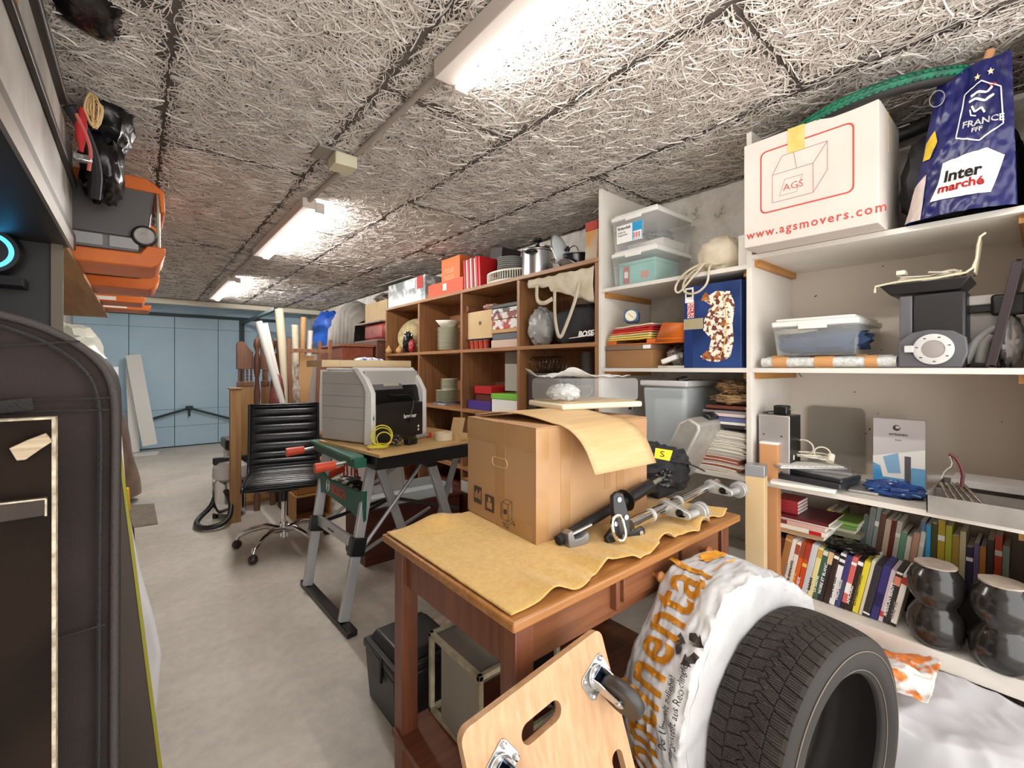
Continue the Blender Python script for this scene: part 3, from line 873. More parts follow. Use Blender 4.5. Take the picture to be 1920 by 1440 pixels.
# tyre wrapped in a printed white plastic bag
BAGW = mat('white_tyre_bag', '#b9b9bc', .42, c2='#c8c7c6', ns=5, bump=.9, bs=22)
bn = nrm; BC = Vector((1.345, .604, .365)); 
def bagr(th, s):
    d = Vector((math.cos(th)*2.2, math.sin(th)*2.2, s*14))
    k = .013*(.5-abs(noise.noise(d*1.7))) + .010*(.5-abs(noise.noise(d*4.3+Vector((3,1,2)))))
    k += max(0, s/.1)**2*(.022*(.3-abs(noise.noise(Vector((th*9, s*20, 3)))))+.012*(.3-abs(noise.noise(Vector((th*21, s*30, 7))))))
    r = .338 + k
    r += .034*math.exp(-((th-R(66))/.2)**2) + .022*math.exp(-((th-R(88))/.25)**2) + .012*math.exp(-((th-R(140))/.12)**2)
    return r
def bagp(th, s, lift=0):
    return BC + (e1*math.cos(th)+e2*math.sin(th))*(max(.02, bagr(th, s)+lift)) + bn*s
def bagsurf(u, v):
    th = 2*PI*u
    # v: near side centre -> tread -> far side centre
    Wd = .096
    if v < .3:
        q = v/.3; rr = q; s = Wd + .002*math.sin(q*PI) + .006*nz(math.cos(th)*q*6, math.sin(th)*q*6)
        edge = bagr(th, Wd) - .016*(q > .92)
        p = BC + (e1*math.cos(th)+e2*math.sin(th))*edge*rr + bn*s
    elif v < .7:
        q = (v-.3)/.4; s = Wd*(1-2*q)
        p = bagp(th, s, -.014*abs(1-2*q)**4)
    else:
        q = (1-v)/.3; s = -Wd - .004*math.sin(q*PI) + .006*nz(math.cos(th)*q*6+5, math.sin(th)*q*6)
        edge = bagr(th, -Wd) - .016*(q > .92)
        p = BC + (e1*math.cos(th)+e2*math.sin(th))*edge*q + bn*s
    if p.z < .002: p.z = .002
    return p
t = T('bagged_tyre', 'tyre wrapped in a printed white plastic bag, standing beside the bare tyre', 'wrapped tyre')
MB().grid(bagsurf, 220, 90).build('plastic_wrap', BAGW, t, smooth=70)
def onbag(th0, s0, lift=.0035, rot90=True):
    def f(x, y, z):
        return bagp(th0 + x/.345, s0 - y, lift)
    return f
def dense(m, fn, name, mt, parent):
    """subdivide flat lettering in its own plane, then wrap it on the surface"""
    import bmesh
    bm = bmesh.new()
    vs = [bm.verts.new((p.x, p.y, 0)) for p in m.v]
    for f in m.f:
        try: bm.faces.new([vs[i] for i in f])
        except ValueError: pass
    bmesh.ops.triangulate(bm, faces=bm.faces[:])
    for _ in range(5):
        lng = [e for e in bm.edges if e.calc_length() > .011]
        if not lng: break
        bmesh.ops.subdivide_edges(bm, edges=lng, cuts=1)
        bmesh.ops.triangulate(bm, faces=bm.faces[:])
    q = MB(); bm.verts.index_update()
    q.v = [fn(v.co.x, v.co.y, 0) for v in bm.verts]; q.f = [tuple(v.index for v in f.verts) for f in bm.faces]; q.mi = [0]*len(q.f)
    bm.free()
    return q.build(name, mt, parent, smooth=60)
OCH = mat('print_ochre', '#d9962b', .45)
m_ = MB().text('Continental', Matrix(), .198, sx=.66, align='RIGHT', bold=.0025, space=1.06)
dense(m_, onbag(R(72), .035), 'lettering', OCH, t)
horse = [(0,.0),(.006,.012),(.004,.022),(.014,.02),(.022,.03),(.034,.034),(.045,.027),(.06,.028),(.072,.022),(.082,.026),(.09,.018),(.082,.016),(.088,.002),(.08,-.004),(.078,.006),(.07,.01),(.062,.0),(.052,-.012),(.048,-.006),(.056,.008),(.04,.012),(.03,.01),(.022,-.002),(.012,-.006),(.012,0),(.02,.01),(.012,.012),(.006,.004)]
m_ = MB().prism([(x*1.05, y*1.3) for x, y in horse], 0, 0); m_.f = m_.f[:1]; 
dense(m_, onbag(R(79), -.028, .004), 'horse_emblem', OCH, t)
m_ = MB().box(0, .10, -.004, 0, 0, 0); m_.f = m_.f[:1]
dense(m_, onbag(R(74), .012, .004), 'printed_line', OCH, t)
m_ = MB().text('Der Umwelt zuliebe!', Matrix(), .026, sx=.8)
m2 = MB().text('Hergestellt aus Recyclingfolie', tr(-.008, -.027, 0), .026, sx=.8)
m_.add(m2.v, m2.f)
dense(m_, onbag(R(-2), .062, .003), 'lettering', INKB, t)
m_ = MB()
for k in range(3):
    A_ = tr(.0, .0, 0) @ rotz(R(120*k+20))
    m_.add([(-.012,.016,0),(.012,.02,0),(.016,.034,0),(-.004,.04,0),(-.020,.03,0)], [(0,1,2,3,4)], A_)
    m_.add([(.010,.010,0),(.034,.026,0),(.008,.044,0)], [(0,1,2)], A_)
dense(m_, onbag(R(40), .068, .003), 'recycling_symbol', mat('print_dark', '#3a332f', .5), t)

# two square cardboard tubes by the shelf upright
t = T('cardboard_tube', 'tall square cardboard tube with silver tape on top, in front of the white shelf upright', 'cardboard tube', 'square cardboard tubes by the upright')
c = P(1418, 868, 1.83)
A = tr(c.x, c.y, 0) @ rotz(R(12))
MB(A).box(-.035, .035, -.035, .035, 0, .905).build('tube_body', CARDL, t, bev=.002)
MB(A).box(-.0357, .0357, -.0357, .0357, .86, .9065).build('silver_tape', mat('silver_tape', '#a9adb3', .3, .6), t, bev=.002)
c = P(1436, 830, 1.93)
t = T('cardboard_tube', 'darker brown square cardboard tube behind the silver-taped one', 'cardboard tube', 'square cardboard tubes by the upright')
A = tr(c.x+.015, c.y-.012, 0) @ rotz(R(5))
MB(A).box(-.027, .027, -.035, .035, 0, .98).build('tube_body', mat('brown_tube', '#c58f5e', .75), t, bev=.002)
MB(A).box(-.0275, .0275, -.0355, .0355, .972, .982).build('end_cap', WHITEP, t, bev=.002)

# wrapped bundle of cushions in white film on the floor, and a crumpled orange-and-white bag on it
FW = mat('white_film', '#c4c4c8', .3, c2='#b8b7bb', ns=4, bump=.7, bs=11)
def bundle(u, v):
    x = 1.72+.325*u; y = -.42+.98*v
    e = (1-max(0, 1-2*u)**8)*(1-abs(2*v-1)**8)
    z = .285*e**.22 + .018*nz(x*6, y*6) + .030*(.2-abs(nz(x*6+4+y*3, y*4))) + .014*(.2-abs(nz(x*14-y*6, y*11))) - .07*(1-u)**2
    return (x, y, max(.003, z if e > 0 else .003))
MB().grid(bundle, 80, 110).build('wrapped_bundle', FW, label='large bundle wrapped in white plastic film on the floor before the lowest shelf', cat='wrapped bundle', smooth=80, thick=.003, toff=-1)
OW = mat('orange_white_bag', '#e9e4df', .35, c2='#e07e35', ns=11, contrast=(.52, .58), bump=.4, bs=30)
def crb(u, v):
    x = 1.76+.27*u; y = .22+.36*v
    return (x, y, .300+.04*math.sin(PI*u)*math.sin(PI*v)+.03*nz(x*14, y*12)+.02*(.3-abs(nz(x*30, y*28))) + .03*max(0, 1-v*3))
MB().grid(crb, 44, 50).build('plastic_bag', OW, label='crumpled white and orange shopping bag on the film-wrapped bundle', cat='plastic bag', smooth=60, thick=.0015)
# ================================================================ folding workbench with the printer
GREEN = mat('bench_green', '#1d5a48', .45)
GREENL = mat('bench_green_top', '#3f6f60', .45)
ALB = mat('bench_aluminium', '#c9cacc', .4, .55, c2='#bcbdbf', ns=4)
t = T('folding_workbench', 'aluminium and green folding workbench with a plywood top, carrying the printer', 'workbench')
# splayed legs: left frame (camera side) and right frame
FZ = .034
def leg(p0, p1, w_=.034, d_=.05, m=ALB): return MB().bar(p0, p1, w_, d_, up=(1,0,0)).build('leg', m, t, bev=.003)
L0a, L0b = Vector((.755, 2.76, FZ)), Vector((.785, 2.25, FZ))
T0a, T0b = Vector((.90, 2.86, .80)), Vector((.975, 2.35, .80))
leg(L0a, T0a); leg(L0b, T0b)
R0a, R0b = Vector((1.72, 2.82, FZ)), Vector((1.70, 2.42, FZ))
S0a, S0b = Vector((1.60, 2.80, .80)), Vector((1.585, 2.42, .80))
# right-hand pair leans inward the other way
leg(Vector((1.54, 2.29, FZ)), Vector((1.30, 2.32, .80)))
leg(Vector((1.51, 2.69, FZ)), Vector((1.605, 2.45, .80)), .026, .034)
leg(Vector((1.30, 2.42, FZ)), Vector((1.01, 2.38, .80)), .034, .045)
MB().bar((.765, 2.86, .018), (.79, 2.14, .018), .05, .03).build('foot_rail', BLACKP, t, bev=.004)
MB().bar((1.505, 2.78, .018), (1.545, 2.2, .018), .05, .03).build('foot_rail', BLACKP, t, bev=.004)
def at(a, b_, q): return a + (b_-a)*q
# corner blocks and mid rail
for a, b_ in ((L0a, T0a), (L0b, T0b)):
    c = at(a, b_, .44); MB().bar(at(a, b_, .385), at(a, b_, .50), .06, .075, up=(1,0,0)).build('leg_joint', BLACKP, t, bev=.005)
MB().bar(at(L0a, T0a, .47), at(L0b, T0b, .45), .018, .06).build('cross_rail', ALB, t, bev=.002)
A = frame(at(L0b, T0b, .45)*.45+at(L0a, T0a, .47)*.55+Vector((-.0102,0,-.012)), (at(L0b, T0b, .45)-at(L0a, T0a, .47)), (0,0,1))
MB(A).text('PWB 600', tr(-.02,0,.0), .02, align='CENTER').build('lettering', BLACKM, t)
# green panel with lettering
pa, pb_ = at(L0a, T0a, .76), at(L0b, T0b, .72)
GP = frame(pa + Vector((-.018,0,0)), pb_-pa, (0,0,1)); Lp = (pb_-pa).length
MB(GP).prism([(-.03,-.075),(.02,-.07),(.07,-.055),(Lp-.10,-.075),(Lp-.03,-.095),(Lp+.035,-.095),(Lp+.035,.07),(Lp-.02,.055),(.10,.035),(.05,.055),(.02,.085),(-.03,.095)], -.012, .006).build('green_panel', GREEN, t, bev=.003)
MB(GP).text('BOSCH', tr(.17, -.03, .0065), .075, sx=.72, bold=.002).build('lettering', mat('bosch_red', '#c4453c', .5), t)
m_ = MB(GP)
pts = [Vector((.125+.022*math.cos(a_), .0+.034*math.sin(a_), .0068)) for a_ in [2*PI*i/20 for i in range(20)]]
m_.tube(pts, .002, 5, closed=True).box(.113,.137,-.004,.004,.006,.0085).box(.110,.114,-.022,.022,.006,.0085).box(.136,.14,-.022,.022,.006,.0085)
m_.build('emblem', LGREY, t)
# diagonal braces
for p, q, m in ((at(L0b,T0b,.42)+Vector((.03,0,0)), Vector((1.30,2.36,.76)), ALB), (at(L0a,T0a,.42)+Vector((.03,0,0)), Vector((1.30,2.62,.72)), ALB),
                (at(L0a,T0a,.44)+Vector((.03,0,0)), Vector((1.15,2.50,.53)), BLACKP), (Vector((1.15,2.50,.53)), Vector((1.66,2.56,.35)), DARKG),
                (at(L0b,T0b,.66)+Vector((.03,0,0)), Vector((1.15,2.50,.53)), BLACKP), (at(L0b,T0b,.38)+Vector((.03,.02,0)), Vector((1.50,2.66,.36)), ALB)):
    MB().cyl(p, q, .011, seg=10).build('brace', m, t)
# jaws and top frame
MB().box(.82, .885, 2.20, 2.86, .80, .845).build('front_jaw', GREEN, t, bev=.004)
MB().box(.80, .87, 2.20, 2.88, .845, .862).build('front_jaw', GREENL, t, bev=.004)
MB().box(.90, 1.64, 2.13, 2.83, .79, .86).build('top_frame', BLACKP, t, bev=.004)
for x, y in ((1.30, 2.33), (1.60, 2.46)): MB().box(x-.03, x+.03, y-.06, y+.04, .73, .795).build('leg_bracket', BLACKP, t, bev=.005)
PLY = wood('plywood', '#d8b67e', '#c39b60', 'x', .6, ns=6)
PT = frame(Vector((.898, 2.076, .862)), (.58, .081, 0), (0,1,0))
MB(PT).box(0, .78, 0, .66, 0, .016).build('plywood_top', PLY, t, bev=.001)
for q, y in ((.02, 2.9), (.02, 2.18)):
    f = MB().cyl((.80, 2.8 if y > 2.5 else 2.26, .825), (.735, 2.8 if y > 2.5 else 2.26, .82), .008)
    f = f.build('crank', STEEL, t)
    MB().cyl((.745, 2.8 if y > 2.5 else 2.26, .82), (.65, 2.8 if y > 2.5 else 2.26, .815), .021, .025).build('crank_handle', mat('handle_red', '#cf4a2c', .4), f)
TOPZ = .8785

# printer
PRG = mat('printer_grey', '#b3afaa', .5, c2='#aaa6a2', ns=3)
PRW = mat('printer_white', '#e4e2df', .4)
PRB = mat('printer_black', '#232222', .35)
t = T('laser_printer', 'grey and black laser printer with white front frame on the plywood top', 'printer')
c0 = px(694, 836, z=TOPZ); dxp = Vector((.94, .342, 0)).normalized(); dyp = Vector((-.24, .97, 0)).normalized()
PM = frame(c0, dxp, dyp); PW, PD, PH = .445, .42, .425
MB(PM).box(.012, PW-.012, .05, PD, .005, PH-.02).build('side_housing', PRG, t, bev=.008)
m_ = MB(PM)
for z in (.13, .20, .262, .33): m_.box(.0108, .0125, .05, PD-.004, z, z+.002)
m_.build('panel_seam', mat('printer_seam', '#7d7b7b', .6), t)
# white front frame of C-shaped section
fr_o = [(0,0),(0,.36),(.03,PH-.006),(PW-.04,PH-.006),(PW,.30),(PW,0)]
side = [(.05,.0),(.0,.0),(-.012,.02),(-.012,.285),(.035,.36),(.10,PH+.0),(.145,PH),(.06,.33),(.04,.29)]
SM = PM @ Matrix(((0,0,1,0),(1,0,0,0),(0,1,0,0),(0,0,0,1)))      # x depth, y height, extruded along the front
for x0, x1 in ((0, .03), (PW-.03, PW)):
    MB(SM).prism(side, x0, x1).build('front_frame', PRW, t, bev=.004)
MB(SM).prism([(.10,PH),(.145,PH),(.12,.375),(.085,.385)], .02, PW-.02).build('front_frame', PRW, t, bev=.003)
MB(SM).prism([(.0,.005),(-.008,.02),(-.008,.215),(.09,.215),(.09,.005)], .032, PW-.032).build('front_door', PRB, t, bev=.004)
MB(SM).prism([(.02,.22),(.035,.30),(.07,.345),(.10,.375),(.12,.36),(.11,.22)], .032, PW-.032).build('output_slot', mat('slot_black', '#0c0c0d', .25), t)
MB(SM).prism([(.03,.30),(.075,.365),(.082,.358),(.04,.292)], .04, PW-.16).build('control_panel', mat('panel_grey', '#6a6a6c', .3), t, bev=.002)
MB(SM).prism([(.04,.318),(.066,.356),(.070,.353),(.044,.314)], .14, .26).build('display', mat('lcd_beige', '#b7b09c', .3), t)
MB(PM).box(.02, PW-.03, .13, PD-.03, PH-.02, PH-.004).build('top_cover', PRW, t, bev=.004)
m_ = MB(PM)
for x in (.09, .135): m_.box(x, x+.018, .3, .335, PH-.02, PH+.002)
FRF = PM @ tr(.032, -.0085, 0) @ rotx(R(90))
MB(FRF).text('brother', tr(.215, .125, 0), .034, sx=1.0, bold=.0008).build('lettering', INKW, t)
m_ = MB(FRF).box(.335,.347,.04,.052,0,.001); m_.build('mark', INKW, t)
m_ = MB(FRF).prism([(.341,.058),(.35,.067),(.341,.076),(.332,.067)], 0, .001); m_.build('mark', INKW, t)
m_ = MB(SM).box(-.0128,-.0118,.13,.165,.006,.022); m_.build('badge', LGREY, t)
MB(SM).box(-.0135,-.0122,.138,.155,.009,.014).build('badge_print', BLACKP, t)

# box lid and little things on top of the printer
t = T('flat_cardboard_tray', 'flat pale cardboard tray lying on top of the laser printer', 'cardboard tray')
a = px(595, 683, y=2.80)
TZ2 = EYE + .003
TRM = frame(px(592, 682.5, y=2.93) , (.97, -.05, 0), (.05, .97, 0)); TRM.translation.z = c0.z + PH + .003
z0 = TRM.translation.z
MB(TRM).box(0, .56, -.16, .22, 0, .004).build('tray_base', CARDL, t)
MB(TRM).box(0, .56, -.164, -.16, 0, .042).build('tray_wall', CARDL, t); MB(TRM).box(0, .56, .22, .224, 0, .042).build('tray_wall', CARDL, t)
MB(TRM).box(-.004, 0, -.164, .224, 0, .042).build('tray_wall', CARDL, t); MB(TRM).box(.56, .564, -.164, .224, 0, .042).build('tray_wall', CARDL, t)
MB(TRM).box(.1, .47, -.1655, -.1635, .002, .042).build('packing_tape', mat('clear_tape', '#cfb98f', .3), t)
MB(TRM).blob((.33,.0,.025), (.10,.08,.034), .6, 20, 6, flat=.006).build('paper_wad', mat('blue_white_print', '#e8e9ee', .6, c2='#4a6fae', ns=30, contrast=(.55,.6)), label='crumpled blue and white printed paper in the tray on the printer', cat='crumpled paper')
MB(TRM).blob((.12,.02,.02), (.11,.06,.022), .5, 16, 7, flat=.006).build('paper_wad', PAPER, label='crumpled white paper in the left half of the tray on the printer', cat='crumpled paper')
# cables, tape, black adapter on the plywood
YC_ = mat('yellow_cable', '#dcd13a', .4)
m_ = MB(); c = px(705, 838, z=TOPZ+.006)
pts = []
for i in range(60):
    a_ = i*.52; k = i/60
    pts.append(c + Vector((.055*math.cos(a_)*(1+.2*math.sin(i)), -.02+.045*math.sin(a_), .004+.006*k+.004*math.sin(a_*2))))
m_.tube(pts, .0032, 6)
for k, (ox, rr) in enumerate(((0.01, .048), (.018, .036), (.004, .055))):
    pts = [c + Vector((ox+.02+rr*math.cos(a_)*.9, -.005*k-.01-.02*math.cos(a_), rr+.004+rr*math.sin(a_))) for a_ in [2*PI*i/30 for i in range(30)]]
    m_.tube(pts, .0032, 6, closed=True)
m_.build('coiled_cable', YC_, label='coiled yellow network cable on the plywood before the printer', cat='cable')
m_ = MB(); c = px(742, 832, z=TOPZ+.012); random.seed(5)
pts = [c + Vector((random.uniform(-.04,.04), random.uniform(-.04,.04), random.uniform(-.008,.05))) for i in range(46)]
m_.tube(pts, .0022, 5, smooth=2)
m_.build('cable_tangle', mat('dark_cables', '#2b2226', .4, c2='#b9a9a9', ns=60, contrast=(.58,.6)), label='tangle of thin dark wires between the yellow cable and the black adapter', cat='cable')
c = px(770, 833, z=TOPZ)
MB(tr(c)@rotz(R(20))).box(-.035,.035,-.02,.02,.001,.032).build('power_adapter', BLACKP, label='small black power adapter box on the plywood beside the wires', cat='power adapter', bev=.004)
c = px(757, 815, z=TOPZ)
MB(tr(c)).blob((0,.01,.028),(.03,.025,.027),.3,10,3).build('plastic_part', mat('clear_grey', '#c6c8cc', .2), label='rounded translucent grey plastic piece behind the black adapter', cat='plastic part')
c = px(795, 822, z=TOPZ)
t = T('utility_knife', 'grey knife with a red end lying left of the masking tape roll', 'knife')
MB(tr(c)@rotz(R(15))).box(-.06,.03,-.01,.01,.012,.028).build('knife_body', GREYP, t, bev=.004)
MB(tr(c)@rotz(R(15))).box(.03,.055,-.011,.011,.0,.03).build('knife_tip', mat('tip_red', '#c8381f', .4), t, bev=.004)
c = px(832, 825, z=TOPZ)
MB(tr(c)).lathe([(.038,.0005),(.052,.0005),(.052,.045),(.038,.045),(.038,.0005)], 36, caps=False).build('tape_roll', mat('masking_tape', '#e3d6b8', .6), label='wide roll of cream masking tape on the plywood', cat='tape roll', bev=.001)
# veneer strip leaning past the bench end
c = px(870, 830, z=TOPZ)
MB(frame(px(862, 835, y=2.15), (.22,.05,.75), (0,1,0))).box(0,.16,0,.12,0,.003).build('wood_strip', VEN, label='thin pale wood strip leaning behind the brown carton', cat='wood strip')
# power cord hanging in front of the printer
m_ = MB(PM); pts = [(.16,.02,.27),(.2,.0,.262),(.26,-.012,.266),(.30,-.02,.26),(.315,-.024,.23),(.31,-.024,.19),(.295,-.024,.16),(.29,-.022,.13)]
m_.tube(pts, .003, 6, smooth=2).cbox((.29,-.022,.115),(.018,.014,.03)).cyl((.284,-.022,.1),(.284,-.022,.085),.002).cyl((.296,-.022,.1),(.296,-.022,.085),.002)
m_.build('mains_lead', mat('cord_dark', '#1f1e20', .4), label='black mains cord with plug hanging from the printer output slot', cat='cord')

# ---------------------------------------------------------------- office chair
LEA = mat('black_leather', '#1c1c1f', .32, c2='#26262a', ns=10, bump=.2, bs=120)
t = T('office_chair', 'black ribbed leather office chair on a chrome five-star base with casters', 'office chair')
ang = R(-14)
CM = tr(.815, 3.58, 0) @ rotz(ang)       # faces -y
for k in range(5):
    a_ = R(-90+72*k+38); dx_, dy_ = math.cos(a_), math.sin(a_)
    m_ = MB(CM).tube([(dx_*.03,dy_*.03,.125),(dx_*.12,dy_*.12,.15),(dx_*.22,dy_*.22,.13),(dx_*.30,dy_*.30,.095),(dx_*.315,dy_*.315,.065)], [.022,.021,.019,.017,.012], 10)
    g = m_.build('base_arm', CHROME, t, smooth=70)
    W = CM @ tr(dx_*.315, dy_*.315, .03) @ rotz(a_+R(60))
    MB(W @ rotx(R(90))).lathe([(.0,-.024),(.022,-.023),(.029,-.014),(.03,0),(.029,.014),(.022,.023),(0,.024)], 20).build('caster_wheel', mat('caster_dark', '#2e2422', .35), g)
MB(CM).cyl((0,0,.07),(0,0,.17),.034,.028).build('hub', CHROME, t)
MB(CM).cyl((0,0,.16),(0,0,.36),.017).build('gas_lift', CHROME, t)
MB(CM).cyl((0,0,.33),(0,0,.44),.027).build('gas_lift', BLACKP, t)
MB(CM).box(-.10,.10,-.12,.12,.425,.455).build('mechanism', BLACKP, t, bev=.008)
def seatpt(s):      # profile of the one-piece shell: s 0 front edge .. 1 top of the back
    P_ = [(-.25,.475),(-.235,.50),(-.1,.505),(.08,.495),(.18,.50),(.235,.545),(.26,.62),(.285,.75),(.305,.88),(.32,.99),(.322,1.02)]
    k = s*(len(P_)-1); i = min(int(k), len(P_)-2); q = k-i
    return P_[i][0]*(1-q)+P_[i+1][0]*q, P_[i][1]*(1-q)+P_[i+1][1]*q
def shell(side, s0, s1, ribs, name):
    def f(u, v):
        s = s0+(s1-s0)*v; y, z = seatpt(s)
        y2, z2 = seatpt(min(1, s+.01)); y1, z1 = seatpt(max(0, s-.01))
        n_ = Vector((0, -(z2-z1), y2-y1)).normalized()
        b = .020*abs(math.sin(PI*v*ribs))**.5
        th = side*(.012 + b)
        e = min(1, (1-abs(2*u-1)**6))
        w_ = .235
        return Vector((-w_+2*w_*u, y, z)) + n_*th*(e**.5 if e > 0 else 0)
    MB(CM).grid(f, 24, ribs*8).build(name, LEA, t, smooth=55)
shell(1, .0, .36, 9, 'seat'); shell(-1, .0, .36, 9, 'seat')
shell(1, .36, 1, 12, 'backrest'); shell(-1, .36, 1, 12, 'backrest')
for s_ in (-1, 1):
    pts = [(s_*.242, *seatpt(k/24)) for k in range(25)]
    MB(CM).tube([(a, b_, c-.003) for a, b_, c in pts], .011, 8).build('side_rail', CHROME if False else BLACKP, t, smooth=60)

# dark red crates, papers and tools below the workbench
MAH = wood('mahogany_box', '#5e2a1a', '#431a10', 'x', .45)
t = T('dark_wooden_chest', 'dark reddish brown wooden chest on the floor beneath the workbench', 'chest')
MB().box(1.13, 1.86, 2.84, 3.2, 0, .34).build('chest_body', MAH, t, bev=.004)
MB().box(1.12, 1.87, 2.83, 3.21, .34, .362).build('lid', MAH, t, bev=.004)
t = T('plastic_tray', 'open translucent tray holding tools on top of the dark chest', 'tray')
m_ = MB().box(1.16, 1.80, 2.86, 3.18, .3635, .368)
m_.build('tray_base', CLEARF, t)
for a in ((1.155,1.16,2.855,3.185),(1.80,1.805,2.855,3.185),(1.16,1.80,2.855,2.86),(1.16,1.80,3.18,3.185)): MB().box(*a, .3635, .43).build('tray_wall', CLEARF, t)
# red-handled tools
RH = mat('tool_red', '#cf4326', .4)
for k, (u, v, lb) in enumerate(((648, 878, 'orange handled pliers standing left under the bench'), (662, 880, 'orange handled cutters beside the pliers under the bench'), (668, 893, 'orange handled scissors nearest the bench leg'))):
    c = px(u, v, y=2.95)
    t = T('pliers', lb, 'hand tool', 'orange-handled tools under the workbench')
    MB(tr(c)).tube([(-.012,0,-.06),(-.01,0,0),(-.004,0,.045)], .006, 8).build('handle', RH, t); MB(tr(c)).tube([(.012,0,-.06),(.01,0,0),(.004,0,.045)], .006, 8).build('handle', RH, t)
    MB(tr(c)).box(-.008,.008,-.005,.005,.045,.09).build('jaw', STEEL, t)
c = px(628, 886, y=2.85)
MB().cyl(c+Vector((-.05,0,-.01)), c+Vector((.06,.02,.012)), .026, .022).build('red_cylinder', RH, label='orange-red plastic grip lying on white cloths under the workbench', cat='handle', bev=.002)
c = px(645, 900, y=2.93)
for k in range(3):
    MB(tr(c.x+.03*k, c.y, c.z-.03*k)).blob((0,0,0),(.10-.01*k,.08,.018),.4,14,k+2).build('folded_cloth', mat('cloth_white', '#d9d5cd', .8, c2='#33302f', ns=22, contrast=(.42,.5)), label=('topmost', 'middle', 'lowest')[k]+' black and white cloth of the pile under the workbench', cat='cloth', group='cloths under the workbench')
t = T('white_profile', 'white channel-shaped plastic profile leaning behind the workbench braces', 'plastic profile')
a = px(735, 850, y=2.95); b_ = px(742, 918, y=2.9)
MB(frame(b_, a-b_, (1,0,0))).box(0,.28,-.07,.06,-.002,.002).build('web', WHITEP, t)
MB(frame(b_, a-b_, (1,0,0))).box(0,.28,.057,.061,-.03,.002).build('flange', WHITEP, t); MB(frame(b_, a-b_, (1,0,0))).box(0,.28,-.072,-.068,-.03,.002).build('flange', WHITEP, t)
# items at right under the bench, in front of the cubes
c = px(802, 940, z=.42)
t = T('small_white_box', 'small white box with a brown top below the right workbench leg', 'box')
MB().box(1.89, 1.98, 2.78, 2.87, .363, .45).build('box_body', PAPER, t, bev=.002)
MB().box(1.888, 1.982, 2.778, 2.872, .45, .456).build('box_top', mat('brown_lid', '#9a6a44', .6), t)
MB().box(1.88, 2.04, 2.60, 3.05, .0, .362).build('wooden_crate', MAH, label='dark crate beside the chest, carrying the small white box', cat='crate', bev=.003)
# open pine box lying on its side between chair and bench
t = T('open_pine_box', 'open pale wooden box lying on its side behind the office chair', 'wooden box')
PB = wood('pine_box', '#c79a62', '#b08049', 'x', .6)
a = px(545, 975, z=0); x0, y0 = 1.0, 4.02
for q in ((x0,x0+.30,y0,y0+.22,0,.012),(x0,x0+.30,y0,y0+.22,.208,.22),(x0,x0+.012,y0,y0+.22,.012,.208),(x0+.288,x0+.30,y0,y0+.22,.012,.208)):
    MB().box(*q).build('panel', PB, t)
MB().box(x0+.012,x0+.288,y0+.208,y0+.22,.012,.208).build('back_panel', MAH, t)
MB().box(x0+.02,x0+.28,y0+.03,y0+.2,.222,.50).build('brown_parcel', mat('brown_parcel', '#a9763f', .7), label='brown wooden block standing on the open pine box', cat='wooden block', bev=.004)
# planer-like wood piece and string on the floor
c = px(460, 945, z=0)
MB(tr(c)@rotz(R(15))).prism([(-.08,-.05),(.3,-.05),(.3,.07),(-.0,.07)],0,.03).build('wood_offcut', PB, label='flat wooden offcut on the floor left of the chair column', cat='wood offcut', bev=.004)
# ================================================================ far end: vacuum, chairs, rolls
t = T('vacuum_cleaner', 'chrome and grey canister vacuum cleaner with a black hose, left of the chair', 'vacuum cleaner')
c = px(440, 905, z=0); 
VM = tr(.62, 4.62, 0)
MB(VM).lathe([(.10,.03),(.125,.05),(.125,.30),(.10,.34)], 28).build('canister', CHROME, t, smooth=40)
MB(VM).lathe([(.13,.34),(.135,.36),(.13,.44),(.09,.48),(0,.49)], 28).build('motor_head', LGREY, t)
MB(VM).box(-.13,.13,-.03,.03,.46,.52).build('carry_handle', BLACKP, t, bev=.012)
for k in range(3):
    a_ = R(120*k+60); MB(VM).cyl((math.cos(a_)*.11, math.sin(a_)*.11,.0),(math.cos(a_)*.11, math.sin(a_)*.11,.04),.022).build('wheel', BLACKP, t)
    MB(VM).bar((math.cos(a_)*.128, math.sin(a_)*.128,.06),(math.cos(a_)*.128, math.sin(a_)*.128,.36),.012,.012).build('strut', CHROME, t)
m_ = MB(VM).tube([(-.05,-.12,.25),(-.02,-.24,.16),(-.06,-.36,.05),(-.2,-.38,.03),(-.27,-.24,.03),(-.24,-.05,.03),(-.12,.0,.12),(-.1,.0,.3)], .021, 10, smooth=2)
m_.build('hose', mat('hose_black', '#1d1b1c', .4), t, smooth=60)
t = T('machine_housing', 'grey machine with a black top standing behind the vacuum cleaner', 'machine')
MB().box(.66, 1.02, 5.1, 5.4, 0, .50).build('housing', LGREY, t, bev=.03)
MB().box(.64, 1.04, 5.08, 5.42, .50, .60).build('top_cover', BLACKP, t, bev=.02)

